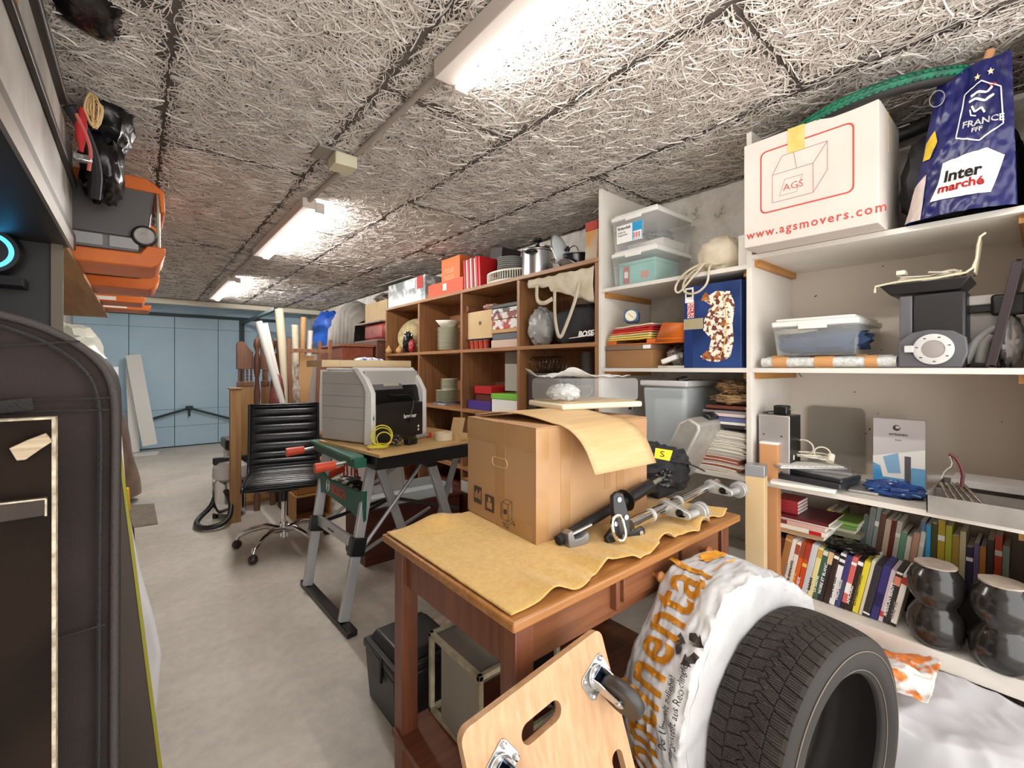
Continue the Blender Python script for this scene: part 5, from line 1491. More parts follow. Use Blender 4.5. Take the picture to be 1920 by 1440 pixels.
def onb(x, y, z): 
    s = x/.26; p = bagf(min(1, max(0, s)), min(1, max(0, y/.475))); return p + Vector((-.004, 0, 0))
def bagtext(m, name, mt): return dense(m, onb, name, mt, t)
m_ = MB().text('FRANCE', tr(.118, .262, 0), .030, sx=1.05, bold=.0006); bagtext(m_, 'lettering', INKW)
m_ = MB().text('FFF', tr(.146, .242, 0), .020, sx=1.1, bold=.0005); bagtext(m_, 'lettering', INKW)
def line2(m, pts, w_=.003):
    for a, b_ in zip(pts, pts[1:]):
        d = Vector((b_[0]-a[0], b_[1]-a[1], 0)); n_ = Vector((-d.y, d.x, 0)).normalized()*w_/2
        m.add([Vector((*a,0))-n_, Vector((*a,0))+n_, Vector((*b_,0))+n_, Vector((*b_,0))-n_], [(0,1,2,3)])
m_ = MB(); line2(m_, [(.105,.235),(.112,.375),(.165,.40),(.225,.37),(.232,.25),(.17,.212),(.105,.235)], .004); bagtext(m_, 'shield_outline', INKW)
m_ = MB(); line2(m_, [(.135,.36),(.155,.368),(.185,.36),(.2,.375)], .007); line2(m_, [(.13,.345),(.15,.35),(.18,.335),(.205,.35)], .007); line2(m_, [(.14,.33),(.15,.31),(.17,.318),(.18,.30)], .006); line2(m_, [(.135,.32),(.14,.30),(.155,.295)], .004); bagtext(m_, 'bird_emblem', INKW)
m_ = MB(); line2(m_, [(.192,.378),(.2,.385),(.21,.378)], .009); bagtext(m_, 'bird_crest', RP)
def star(m, cx, cy, r):
    p = [(cx+(r if i % 2 == 0 else r*.42)*math.sin(PI*i/5), cy+(r if i % 2 == 0 else r*.42)*math.cos(PI*i/5)) for i in range(10)]
    m.add([(x, y, 0) for x, y in p], [tuple(range(10))])
for cx, cy in ((.150,.418),(.192,.428)):
    m_ = MB(); star(m_, cx, cy, .0125); bagtext(m_, 'star', mat('star_cream', '#e8dda6', .5))
m_ = MB().add([(.072,.105,0),(.075,.17,0),(.19,.185,0),(.235,.155,0),(.205,.045,0),(.06,.05,0)], [(0,5,4,3,2,1)])
o_ = dense(m_, lambda x, y, z: onb(x, y, z)+Vector((-.0005,0,0)), 'white_badge', INKW, t)
m_ = MB().text('Inter', tr(.085, .105, 0), .052, sx=.95, bold=.0015); dense(m_, lambda x, y, z: onb(x, y, z)+Vector((-.003,0,0)), 'lettering', INKB, t)
m_ = MB().text('marché', tr(.075, .072, 0), .038, sx=1.0, bold=.0012); dense(m_, lambda x, y, z: onb(x, y, z)+Vector((-.003,0,0)), 'lettering', mat('logo_red', '#c1121c', .5), t)
m_ = MB().add([(.0,.0,0),(.0,.12,0),(.03,.15,0),(.045,.0,0)], [(0,3,2,1)]); bagtext(m_, 'pale_side', mat('pale_print', '#c9bab5', .5))
m_ = MB().add([(.008,.20,0),(.004,.26,0),(.03,.29,0),(.045,.25,0),(.03,.2,0)], [(0,4,3,2,1)]); bagtext(m_, 'yellow_print', mat('print_yellow', '#d9b92f', .5))
# wooden stick standing in the bag, and a second bag beside it
a = px(1836, 160, x=2.12); b_ = px(1858, 94, x=2.12)
MB().cyl(a+(a-b_)*2.5, b_, .0125, seg=12).build('wooden_stick', mat('stick_wood', '#c79265', .6), label='wooden stick with a string ring poking out behind the blue shopping bag', cat='stick', smooth=60)
MB().blob((2.36, .098, 1.95), (.12,.055,.16), .3, 4, 40, sq=.7, flat=1.797).build('plastic_bag', mat('black_white_bag', '#17161b', .3, c2='#bdb6b2', ns=5, contrast=(.62,.68), bump=.4, bs=20), label='black and white plastic bag at the right end of the top shelf', cat='plastic bag')

# ---------------------------------------------------------------- middle board z = 1.30
def storage_box(x0, x1, y0, y1, z0, z1, label, cat='storage box', lid=WHITEP, group=None, body=None, bh=.035):
    t = T('storage_box', label, cat, group)
    k = .018
    b0 = (x0+k, x1-k, y0+k, y1-k)
    body = body or CLEAR
    def wall(vs): return MB().add(vs, [(0,1,2,3)])
    m_ = MB().box(b0[0], b0[1], b0[2], b0[3], z0, z1-bh, top=(x0+.006, x1-.006, y0+.006, y1-.006)); m_.f = m_.f[:1]+m_.f[2:]; m_.mi = m_.mi[1:]
    m_.build('box_body', body, t, thick=.002)
    MB().box(x0, x1, y0, y1, z1-bh, z1-.012, top=(x0, x1, y0, y1)).box(x0+.012, x1-.012, y0+.012, y1-.012, z1-.0121, z1).build('lid', lid, t, bev=.005)
    ym = (y0+y1)/2
    MB().box(x0-.004, x0+.004, ym-.05, ym+.05, z1-bh-.012, z1-.02).build('clip', lid, t, bev=.002)
    return t
a, b_ = px(1452, 653, x=2.09), px(1598, 647, x=2.09)
SB1 = storage_box(2.085, 2.47, b_.y-.02, a.y+.01, 1.352, 1.352+.155, 'clear storage box holding dark blue clothes on the middle right shelf')
m_ = MB(); m_.blob((2.20, (a.y+b_.y)/2-.01, 1.41), (.085, .15, .05), .4, 5, 11, sq=.7, flat=1.358)
m_.build('folded_clothes', mat('navy_cloth', '#26385a', .8, c2='#34486b', ns=9, bump=.5, bs=20), label='dark blue folded clothes inside the clear storage box', cat='clothes')
MB().blob((2.14, a.y-.07, 1.455), (.04,.07,.012), .5, 6, 13).build('white_cloth', mat('cloth_offwhite', '#dcd3c4', .8), label='white cloth on the blue clothes in the storage box', cat='cloth')
# two bubble-wrapped rolls
BW2 = mat('bubble_wrap', '#c6c8c4', .15, c2='#dfe0de', ns=60, bump=1, bs=120, spec=1)
KT = mat('kraft_tape', '#c8935c', .5)
for k, (z, x) in enumerate(((1.3235, 2.11), (1.3245, 2.17))):
    y1 = .80; y0 = .345+.02*k
    if k == 1: z = 1.330
    t = T('bubble_wrapped_roll', ('front', 'rear')[k]+' long bubble-wrapped roll with kraft tape bands under the storage box', 'wrapped roll', 'bubble-wrapped rolls')
    m_ = MB()
    m_.grid(lambda u, v: (x+(.022+.003*nz(u*30, v*7, k))*math.cos(2*PI*v), y0+(y1-y0)*u, z+(.0205+.002*nz(u*30, v*9, k+3))*math.sin(2*PI*v)), 80, 16)
    m_.build('bubble_film', BW2, t, smooth=60)
    for q in ((.12,.2),(.42,.56),(.78,.9)):
        m_ = MB().cyl((x, y0+(y1-y0)*(q[0]+.06*k), z), (x, y0+(y1-y0)*(q[1]+.06*k), z), .0245, seg=20); m_.build('kraft_tape', KT, t)

# grey machine with a round flange (upright part and round base plate)
MG = mat('machine_grey', '#5d5c60', .4, c2='#535257', ns=4)
MGD = mat('machine_dark', '#1b191b', .4)
t = T('grey_bracket_machine', 'grey and black machine part with a round slotted flange on the middle right shelf', 'machine part')
y0m, y1m = px(1775, 688, x=2.09).y, px(1686, 688, x=2.09).y
MB().box(2.09, 2.16, y1m-.035, y1m, 1.302, 1.555).build('column', MG, t, bev=.004)
MB().box(2.09, 2.22, y1m-.17, y1m-.035, 1.302, 1.56).build('core', MGD, t, bev=.01)
m_ = MB(Matrix(((0,0,-1,2.085),(-1,0,0,y1m),(0,1,0,1.302),(0,0,0,1))))
pr = [(.0,0),(.16,0),(.175,.05),(.17,.10),(.14,.123),(.08,.13),(.03,.12),(.0,.09)]
m_.prism(pr, -.03, .012); m_.build('foot_plate', MG, t, bev=.004)
FL = Matrix(((0,0,-1,2.072),(-1,0,0,y1m-.092),(0,1,0,1.302+.062),(0,0,0,1)))
m_ = MB(FL).lathe([(.030,0),(.052,0),(.052,.008),(.045,.011),(.030,.011)], 36, caps=False); m_.build('flange', LGREY, t)
MB(FL).lathe([(0,0),(.031,0),(.031,.009),(.012,.012),(0,.012)], 30).build('hub', mat('hub_grey', '#98908d', .4), t)
for k in range(7):
    a = 2*PI*k/7+.3; MB(FL).cbox((.042*math.cos(a), .042*math.sin(a), .0112),(.007,.003,.0015), None).build('slot', MGD, t)
MB(FL).box(-.075,-.05,-.01,.014,0,.012).build('latch', LGREY, t, bev=.003)
for k in range(3): MB(FL).cbox((-.07+.022*k-.006, -.053, -.008),(.004,.004,.003)).build('rivet', INKW, t)
# black top tray with white cable on it
a, b_ = px(1648, 548, x=2.08), px(1822, 528, x=2.08)
m_ = MB().box(2.09, 2.26, b_.y+.03, a.y-.03, 1.562, 1.60, top=(2.07, 2.28, b_.y, a.y)); m_.build('top_tray', MGD, t, bev=.004)
t = T('wire_basket', 'cream coated wire rack tilted on the black top of the grey machine', 'wire rack')
CWR = mat('cream_wire', '#dccfb0', .5)
m_ = MB().tube([(2.07, a.y+.01, 1.575),(2.07, a.y+.008, 1.606),(2.07, b_.y+.02, 1.606),(2.07, b_.y-.01, 1.63),(2.08, b_.y-.015, 1.72),(2.09, b_.y-.03, 1.735)], .0035, 6, smooth=1); m_.build('rim_wire', CWR, t)
def rackb(u, v): return (2.07+.12*v, b_.y-.008-.012*u+.002, 1.61+.115*u)
MB().grid(rackb, 4, 4).build('side_plate', CWR, t, thick=.002)
m_ = MB(); random.seed(11); pts = []
for i in range(34):
    a_ = i*.9; pts.append((2.15+.05*math.sin(i*1.7), (a.y+b_.y)/2+.085*math.cos(a_)*(1-.2*math.sin(i)), 1.613+.02*(i/34)+.008*math.sin(i*2.3)))
m_.tube(pts, .0035, 6, smooth=2).box(2.1,2.14,a.y-.07,a.y-.045,1.635,1.65); m_.build('white_cable', mat('cable_cream', '#e2dbc9', .4), label='bundle of cream coloured cable lying in the wire rack', cat='cable')
# pale plastic housing behind, grey curved parts, and a dark leaning panel at the right end
t = T('plastic_housing', 'pale grey plastic housing with dark clips at the back of the middle right shelf', 'plastic housing')
y_a, y_b = px(1765, 560, x=2.2).y, px(1860, 560, x=2.2).y
MB().box(2.2, 2.42, max(.04, y_b-.02), y_a, 1.302, 1.49, top=(2.2,2.42,max(.04,y_b-.02),y_a)).build('housing_body', mat('housing_grey', '#b9b4b0', .5), t, bev=.006)
MB().box(2.17, 2.45, max(.04, y_b-.03), y_a+.01, 1.512, 1.545).build('top_cover', mat('housing_light', '#cdc8c6', .45), t, bev=.005)
MB().box(2.18, 2.44, max(.042, y_b-.01), y_a-.005, 1.49, 1.512).build('clip_rail', MGD, t)
MB().box(2.13, 2.165, y_b-.08, y_b+.0, 1.47, 1.54).build('motor_block', MGD, t, bev=.01)
for k, (u0, lb) in enumerate(((1808, 'left curved grey hose-like guard behind the flange machine'), (1838, 'right upright grey guard leaning against the dark panel'))):
    q = px(u0, 688, x=2.13)
    q2 = px(u0+ (60, 22)[k], (615, 628)[k], x=2.13)
    m_ = MB().tube([Vector((q.x+.0, q.y, 1.317)), Vector((q.x, q.y*.7+q2.y*.3, 1.33+.05)), Vector((q.x, q.y*.25+q2.y*.75, q2.z-.01)), q2], [.014,.016,.016,.014], 8, smooth=1)
    m_.build('grey_guard', mat('guard_grey', '#8b8a88', .5, c2='#7a7977', ns=8), label=lb, cat='plastic guard', smooth=60, group='grey curved guards')
t = T('leaning_panel', 'dark framed grey panel leaning at the right end of the middle shelf', 'panel')
p0_, p1_ = px(1858, 690, x=2.07), px(1925, 480, x=2.07)
LPm = frame(Vector((2.08, p0_.y+.002, 1.303)), Vector((0, max(p1_.y, .05)-p0_.y, p1_.z-1.303)), (1,0,0))
MB(LPm).box(0, .33, 0, .3, -.008, .0).build('panel_face', mat('panel_mottled', '#8d8483', .4, c2='#c4bfbd', ns=5), t)
MB(LPm).box(0, .33, -.006, .004, -.012, .012).build('frame_edge', mat('frame_dark', '#2c2024', .4), t, bev=.002)
MB(LPm).box(-.004, .008, -.006, .3, -.012, .004).build('frame_edge', mat('frame_dark'), t, bev=.002)
MB().blob((2.2, .075, 1.39), (.09,.03,.08), .4, 5, 14).build('grey_sack', mat('grey_cloth', '#9c9896', .6, bump=.4, bs=20), label='grey cloth lump beyond the leaning panel', cat='cloth')

# ---------------------------------------------------------------- board z = .815
Z8 = .8165
t = T('metal_drive_enclosure', 'brushed metal box with black side standing on end at the left of the low shelf', 'electronics box')
a, b_ = px(1424, 868, x=2.11), px(1482, 872, x=2.11)
MB().box(2.10, 2.108, b_.y, a.y, Z8, Z8+.28).build('front_plate', mat('plate_silver', '#b9b5b4', .35, .5), t, bev=.003)
MB().box(2.108, 2.24, b_.y+.002, a.y-.002, Z8, Z8+.278).build('case_body', BLACKP, t, bev=.003)
yc = (a.y+b_.y)/2; hw = (a.y-b_.y)/2
for y, z, w__, h__ in ((yc+hw*.65, .195, .006,.005),(yc-hw*.5, .192,.006,.005),(yc-hw*.15,.107,.009,.022),(yc-hw*.5,.04,.006,.005)):
    MB().box(2.0985, 2.10, y-w__/2, y+w__/2, Z8+z-h__/2, Z8+z+h__/2).build('port', INKB, t)
MB().cyl((2.0975, yc-hw*.5, Z8+.068),(2.10, yc-hw*.5, Z8+.068),.008).build('button', INKW, t)
MB().box(2.15, 2.16, b_.y+.0005, b_.y+.002, Z8+.09, Z8+.11).build('port', INKW, t)
t = T('mains_adapter', 'black mains adapter with its cable on top of the metal box', 'power adapter')
MB().box(2.12, 2.17, yc-.045, yc+.01, Z8+.2815, Z8+.322).build('adapter_body', BLACKP, t, bev=.006)
MB().cyl((2.14, yc-.045, Z8+.305),(2.14, yc-.062, Z8+.305),.002).cyl((2.155, yc-.045, Z8+.305),(2.155, yc-.062, Z8+.305),.002).build('pin', CHROME, t)
MB().tube([(2.14,yc+.01,Z8+.295),(2.125,yc+.04,Z8+.29),(2.115,yc+.055,Z8+.2855),(2.13,yc+.03,Z8+.2855),(2.14,yc+.05,Z8+.2855)], .003, 6, smooth=2).build('cable', BLACKP, t)
# clear acrylic sheet behind
a, b_ = px(1512, 765, x=2.5), px(1620, 765, x=2.5)
m_ = MB(Matrix(((0,0,-1,2.52),(-1,0,0,a.y),(0,1,0,Z8),(0,0,0,1))))
m_.prism(rrect(0, a.y-b_.y, 0, .30, .025), -.004, 0); m_.build('acrylic_sheet', clear('grey_acrylic', '#9d968b', .55, .2), label='grey translucent sheet with rounded corners leaning on the back wall', cat='plastic sheet')
# stack: tray, black keyboard, laptop, white keyboard, cables
KB = mat('keyboard_dark', '#26262a', .4); KW = mat('key_white', '#e5e3de', .45); KS = mat('key_silver', '#b9b8b6', .35, .6)
def slab(name, label, cat, cx, cy, z, L1, L2, h, m, ang=0, rows=0, kc=None, rad=.008):
    t = T(name, label, cat)
    A_ = Matrix.Translation((cx, cy, z)) @ rotz(ang)
    MB(A_).prism(rrect(0, L1, 0, L2, rad), 0, h).build('case', m, t, bev=min(.002, h*.3))
    if rows:
        n = rows[0]; mrows = rows[1]
        for i in range(n):
            for j in range(mrows):
                kx, ky = .01+(L1-.02)*i/n, .01+(L2-.02)*j/mrows
                MB(A_).box(kx, kx+(L1-.02)/n-.0025, ky, ky+(L2-.02)/mrows-.0025, h, h+.003).build('key', kc, t)
    return A_, t
# angles chosen so that the near long edges run as in the photo (nearly along y, slightly skewed)
slab('white_tray', 'white tray with clear corners at the bottom of the laptop stack', 'tray', 2.045, .518, Z8, .26, .225, .014, WHITEP, R(7))
slab('black_laptop', 'closed black laptop second from the bottom of the stack', 'laptop', 2.065, .505, Z8+.0145, .22, .26, .022, KB, R(-4))
slab('grey_tablet', 'thin grey tablet lying half under the laptop stack, beside the blue bag', 'tablet', 2.14, .405, Z8, .2, .095, .009, KS, R(4))
slab('dark_keyboard', 'black keyboard with grey keys in the middle of the stack', 'keyboard', 2.08, .505, Z8+.037, .15, .27, .016, KB, R(-12), (4, 9), mat('key_grey', '#8d8c8b', .5))
slab('silver_laptop', 'grey flat device under the white keyboard, over the black one', 'laptop', 2.16, .49, Z8+.0565, .18, .24, .011, mat('device_grey', '#7b7977', .4), R(15))
A_, t = slab('white_keyboard', 'slim white keyboard with a round battery end on top of the stack', 'keyboard', 2.215, .515, Z8+.068, .115, .265, .008, KS, R(44), (4, 11), KW)
MB(A_).cyl((.113,0,.0), (.113,.27,.0), .0095).build('battery_tube', KS, t)
m_ = MB(); random.seed(2); c = Vector((2.2, .66, Z8+.10)); pts = []
for i in range(40):
    a_ = i*.62; pts.append((c.x+.03+.04*math.sin(i*.9), c.y+.0+.075*math.cos(a_), Z8+.092+.014*math.sin(i*.37)**2+.012*(i/40)))
m_.tube(pts, .0035, 6, smooth=2)
for rr, ox, oz in ((.038,.02,.035),(.03,-.05,.02)):
    m_.tube([(c.x+.03, c.y+ox+rr*math.cos(a_), Z8+.10+oz+rr*.9*math.sin(a_)) for a_ in [2*PI*i/26 for i in range(26)]], .0032, 6, closed=True)
m_.cyl((c.x, c.y-.085, Z8+.095),(c.x+.02, c.y-.085, Z8+.12),.014)
m_.build('white_cables', mat('cable_cream'), label='tangle of cream cables lying on the white keyboard', cat='cable')
MB().cyl((2.44, .43, Z8+.02),(2.49, .12, Z8+.055),.017, seg=20).build('white_tube', mat('tube_white', '#d9d5d1', .4), label='white plastic tube lying at the back behind the blue leaflet', cat='tube')
# leaflet box
t = T('product_box', 'white and blue product box standing upright behind the blue cable bag', 'product box')
a, b_ = px(1637, 905, x=2.38), px(1735, 908, x=2.38)
zt = px(1637, 783, x=2.38).z
MB().box(2.38, 2.41, b_.y, a.y, Z8, zt).build('box_body', mat('box_greywhite', '#cfc9ca', .5), t, bev=.001)
LB = Matrix(((0,0,-1,2.3793),(-1,0,0,a.y),(0,1,0,Z8),(0,0,0,1))); LW, LH = a.y-b_.y, zt-Z8
m_ = MB(LB).box(0, LW, .0, LH*.42, 0, .0008); m_.build('blue_print', mat('leaflet_blue', '#3f93cf', .5, c2='#7fb6de', ns=8), t)
m_ = MB(LB).prism([(.0,LH*.42),(LW,LH*.58),(LW,LH*.3),(LW*.75,LH*.3),(LW*.7,LH*.12),(LW*.2,LH*.12),(LW*.15,LH*.28),(0,LH*.32)], .0008, .0014); m_.build('white_print', INKW, t)
m_ = MB(LB).prism([(LW*.2,LH*.42),(LW*.5,LH*.5),(LW*.55,LH*.2),(LW*.3,LH*.18)], .0014, .002); m_.build('device_picture', mat('pic_blue', '#8fb8dd', .4), t)
m_ = MB(LB).box(LW*.62, LW*.74, LH*.06, LH*.46, .0014, .002); m_.build('device_picture', mat('pic_grey', '#5b5a60', .4), t)
m_ = MB(LB).lathe([(.0,.0),(.012,.0),(.012,.001),(0,.001)], 20, tr(LW*.47, LH*.87, 0)); m_.build('emblem', mat('emblem_brown', '#4a3833', .5), t)
m_ = MB(LB).box(LW*.45, LW*.53, LH*.86, LH*.9, .001, .0016); m_.build('emblem_cut', mat('box_greywhite'), t)
MB(LB).text('ASTRANEO', tr(LW*.5, LH*.755, 0), .012, align='CENTER', bold=.0003).build('lettering', mat('emblem_brown'), t)
MB(LB).text('Smart', tr(LW*.5, LH*.68, 0), .009, align='CENTER').build('lettering', mat('emblem_brown'), t)
# blue cable bag
BC_ = mat('blue_film', '#1c3470', .2, c2='#2f5290', ns=12, bump=.6, bs=40)
t = T('blue_cable_bag', 'bundle of blue cables in film in front of the product box', 'cable bundle')
c = px(1685, 935, z=Z8)
MB().blob((c.x+.05, c.y+.02, Z8+.022), (.06,.085,.03), .5, 7, 19, flat=Z8+.0005).build('film_body', BC_, t)
for k in range(5):
    MB().tube([(c.x+.005+.012*k, c.y+.09-.01*k, Z8+.018+.006*k),(c.x-.005+.012*k, c.y+.04, Z8+.03+.006*k),(c.x+.0+.012*k, c.y-.03, Z8+.026+.006*k),(c.x+.01+.012*k, c.y-.06, Z8+.016)], .003, 6, smooth=2).build('cable', mat('cable_light_blue', '#6fa3d6', .4), t)
# metal tray with tools
t = T('galvanised_tray', 'long galvanised metal tray at the right front of the low shelf', 'metal tray')
GA = mat('galvanised', '#a8a39e', .4, .5, c2='#928d88', ns=10)
a = px(1735, 935, x=2.0); 
for q in ((2.02,2.40,.034,a.y,Z8,Z8+.003),): MB().box(*q).build('tray_base', GA, t)
for q in ((2.02,2.023,.034,a.y,Z8+.003,Z8+.06),(2.397,2.40,.034,a.y,Z8+.003,Z8+.06),(2.02,2.40,a.y-.003,a.y,Z8+.003,Z8+.06),(2.2,2.203,.034,a.y,Z8+.003,Z8+.055)): MB().box(*q).build('tray_wall', GA, t)
for k in range(5):
    u = 1742+k*14
    p = px(u, 880+k*4, x=2.14+.01*k)
    MB().cyl((2.16+.012*k, a.y-.02-.012*k, Z8+.08), (2.08+.01*k, a.y-.06-.022*k, Z8+.01), .0055, .004, 10).build('drill_bit', mat('drill_steel', '#8f8379', .25, .9, c2='#c9bfae', ns=80), label=('frontmost','second','third','fourth','rearmost')[k]+' drill bit resting over the left wall of the metal tray', cat='drill bit', group='drill bits in the metal tray')
t = T('spring_clamp', 'dark red and white hand clamp standing in the metal tray', 'clamp')
c = px(1795, 885, x=2.16)
m_ = MB().tube([c+Vector((0,.02,.06)), c+Vector((0,-.0,.045)), c+Vector((0,-.015,.0)), c+Vector((0,-.01,-.05))], .006, 6, smooth=1); m_.build('jaw', mat('clamp_red', '#5a1f22', .4), t)
m_ = MB().tube([c+Vector((0,.02,.06)), c+Vector((0,.01,.02)), c+Vector((0,.03,-.0)), c+Vector((0,.04,-.03))], .003, 6, smooth=1); m_.build('handle', CHROME, t)
MB().box(2.25, 2.40, .04, .22, Z8+.0605, Z8+.085).build('paper_pad', mat('pad_grey', '#c9c5c3', .6), label='pale flat sheet stack lying on the back half of the metal tray', cat='paper')

# ---------------------------------------------------------------- lowest board: books and discs
def book(x0, d, y, w, h, m, z0, lean, label, group, spine=None, kind='book', tilt_about=None, txt=None, txc=None, bands=()):
    """upright volume; y is its left side at the foot, w its thickness, lean tips the top toward -y"""
    t = T(kind, label, 'book' if kind == 'book' else 'disc case', group)
    A_ = Matrix.Translation((x0, y, z0)) @ rotx(lean)
    m2 = MB(A_).box(0, d, -w, 0, 0, h); m2.build('cover', m, t, bev=.0012 if w > .006 else 0, seg=1)
    if kind == 'book' and w > .008:
        MB(A_).box(.003, d-.001, -w+.0015, -.0015, h-.0005, h+.0008).build('pages', PAPER, t)
    for (a_, b_, mm) in bands:
        MB(A_).box(-.0006, .001, -w+.0004, -.0004, h*a_, h*b_).build('spine_band', mm, t)
    if txt:
        MB(A_ @ Matrix(((0,0,-1,-.0008),(0,1,0,-w*.28),(1,0,0,h*.12),(0,0,0,1))) @ Matrix(((1,0,0,0),(0,1,0,0),(0,0,1,0),(0,0,0,1)))).text(txt, Matrix(), w*.78, sx=min(1.4, h*.75/(len(txt)*w*.55)), bold=.0003).build('spine_text', txc or INKW, t)
    return t
def cm_(n, h='#808080'): return mat('spine_'+n, h, .4)
DV = [ # colour name, hex, width, height, title, text colour, label, bands
 ('navy','#22305e',.013,.205,'FORTUNES DU MONDE',INKW,'navy blue disc case with white title, leftmost of the front row',((.93,1,INKW),)),
 ('darkred','#4a1a20',.012,.20,'LA GUERRE',mat('pinkish','#c4566a',.5),'dark disc case with pink lettering, next to the navy one',()),
 ('wood','#9a6b3d',.018,.215,None,None,'thick wood-brown volume near the left end of the front row',((.9,.94,cm_('tan','#c79a63')),)),
 ('white1','#e2ddd6',.012,.205,'MONSIEUR',mat('ink_grey','#8c8581'),'white case with grey title right of the wood-brown volume',((.02,.08,RED),)),
 ('whitered','#e3d9cf',.012,.20,'LES ENFANTS',INKB,'white case with small dark title before the first orange one',((.75,.95,cm_('brick','#a24a3a')),)),
 ('orange1','#d9672c',.013,.20,'CHINE',mat('ink_yellow','#e9c15a'),'orange case with brown top, first of the orange pair',((.7,1,cm_('rust','#9c4a30')),)),
 ('orange2','#cc4a26',.013,.20,'INDE',INKW,'red-orange case with a yellow band, second of the orange pair',((.55,.62,mat('ink_yellow')),(.7,1,cm_('rust2','#a83a2c')))),
 ('palegrey','#c9cbd0',.016,.205,None,None,'plain pale grey case right of the orange pair',()),
 ('babar','#e6dc9a',.013,.20,'BABAR',INKB,'cream yellow case with a bold black five-letter title',((.8,.97,cm_('gold','#caa04e')),)),
 ('green1','#41604f',.013,.20,'Le Secret',INKW,'dark green case with white title',((.88,.97,cm_('pale','#d8d4c6')),)),
 ('blackw','#2e2c2e',.013,.205,'NOIRE ET BLANC',INKW,'black case with white title between green and brown cases',((.72,.95,cm_('cream2','#d9b98a')),)),
 ('brown1','#3b2822',.013,.195,None,None,'plain dark brown case near the middle of the front row',((.9,.96,INKW),)),
 ('white2','#e9e7e6',.014,.20,'DANS LES',INKB,'white case with black title in the middle of the front row',((.9,.96,INKB),(.78,.84,INKB))),
 ('violet','#3e3d72',.013,.20,'PROMESSE',INKW,'violet-blue case with a white panel',((.2,.5,cm_('slate','#4a4c63')),)),
 ('coral','#d2685f',.013,.20,None,None,'coral red case with white bands',((.0,.12,INKB),(.3,.5,INKW),(.85,.9,INKW))),
 ('brown2','#2f211e',.013,.195,'AMOURS',INKW,'dark brown case with white title, left of the yellow volume',((.9,.97,INKW),)),
 ('yellow','#e0cf36',.014,.195,'LES ENIGMES DU MONDE',mat('ink_olive','#6e6420'),'bright yellow volume with rounded foot in the front row',()),
 ('ivory','#cfc9b0',.008,.205,None,None,'thin ivory volume right of the bright yellow one',()),
 ('charcoal','#322f36',.016,.19,None,None,'charcoal case right of the thin ivory volume',((.05,.08,INKW),)),
 ('indigo','#37306e',.017,.195,None,None,'wide indigo case near the right end of the front row',((.25,.5,cm_('ink_navy','#1d1b50')),)),
 ('pinkw','#c9b7c2',.010,.19,None,None,'thin pinkish white case left of the black titled one',((.1,.2,INKR),)),
 ('american','#2c2a2c',.014,.195,'AMERICAN BEAUTY',INKW,'black case with long white English title, second from the right end',((.72,.88,cm_('salmon','#e08a6e')),(.93,.97,INKW))),
 ('lastwhite','#e9e4da',.013,.19,'UNE VIE',mat('ink_grey'),'white case at the right end of the front row',((.80,.93,cm_('red3','#b83a2a')),(.0,.05,INKB))),
]
x0 = 2.125; y = .792; lean = R(11)
ZB = .3535
for k, (n, hx, w_, h, tx, tc_, lb, bd) in enumerate(DV):
    w2 = w_*1.33
    h2 = h*1.09
    zz = ZB + w2*math.sin(lean)
    book(x0-.004*(k/22)+.004*nz(k*3.3), .135, y, w2, h2, cm_(n, hx), zz, lean, lb, 'disc cases in the front row of the lowest shelf', kind='disc_case', txt=tx, txc=tc_, bands=bd)
    y -= w2/math.cos(lean)+.0012
# back row of taller books on a riser
MB().box(2.29, 2.54, .035, .80, ZB, .47).build('book_riser', mat('riser_dark', '#2a211c', .7), label='low dark riser board behind the front row of disc cases', cat='riser')
BK = [('#d4b43a','yellow'),('#a79a62','khaki'),('#8f8a3c','olive'),None,('#c9c2a4','ivory'),('#a7b27c','pale green'),None,('#5d6a66','slate'),('#7e8683','grey'),('#8c9492','silver grey'),('#6d4b3f','brown'),('#c9b49c','beige'),('#6b2f26','brick red'),('#c6bfae','cream'),('#6f9c84','sea green'),('#e4ddcf','off-white'),('#c79a80','tan'),('#dcd6ca','white'),('#61789c','steel blue'),('#3fa0cf','bright blue'),('#4d4a2a','dark olive'),('#b59a2c','mustard'),('#b2b23a','lime yellow'),('#a58a3c','ochre'),('#c7bd95','straw'),('#2e2c4f','dark violet'),('#6c5a86','mauve'),('#b9762f','orange brown'),('#3c2f2a','black-brown'),('#c9482e','red'),('#8fa39b','grey green')]
y = .645; random.seed(9); prev = None
hts = [.19,.185,.19,0,.15,.16,0,.20,.235,.24,.22,.20,.20,.20,.16,.15,.17,.18,.22,.21,.22,.235,.22,.19,.21,.16,.18,.17,.2,.22,.19]
for k, q in enumerate(BK):
    if q is None: y -= .022; continue
    w_ = random.uniform(.0135, .0205)
    ln_ = R(7) if k < 18 else R(1.5)
    lb = q[1]+' book in the lowest back row, right of the '+prev+' one' if prev else q[1]+' book at the left end of the back row on the lowest shelf'
    dd = .13 + .02*((k*7) % 3)/2
    book(2.33+.012*nz(k*1.9), dd, y, w_, hts[k]+.015, cm_('b'+str(k), q[0]), .471+w_*math.sin(ln_), ln_, lb, 'books in the back row', bands=((.7,.78,PAPER),) if k % 4 == 1 else ())
    y -= w_/math.cos(ln_)+.001
    prev = q[1]
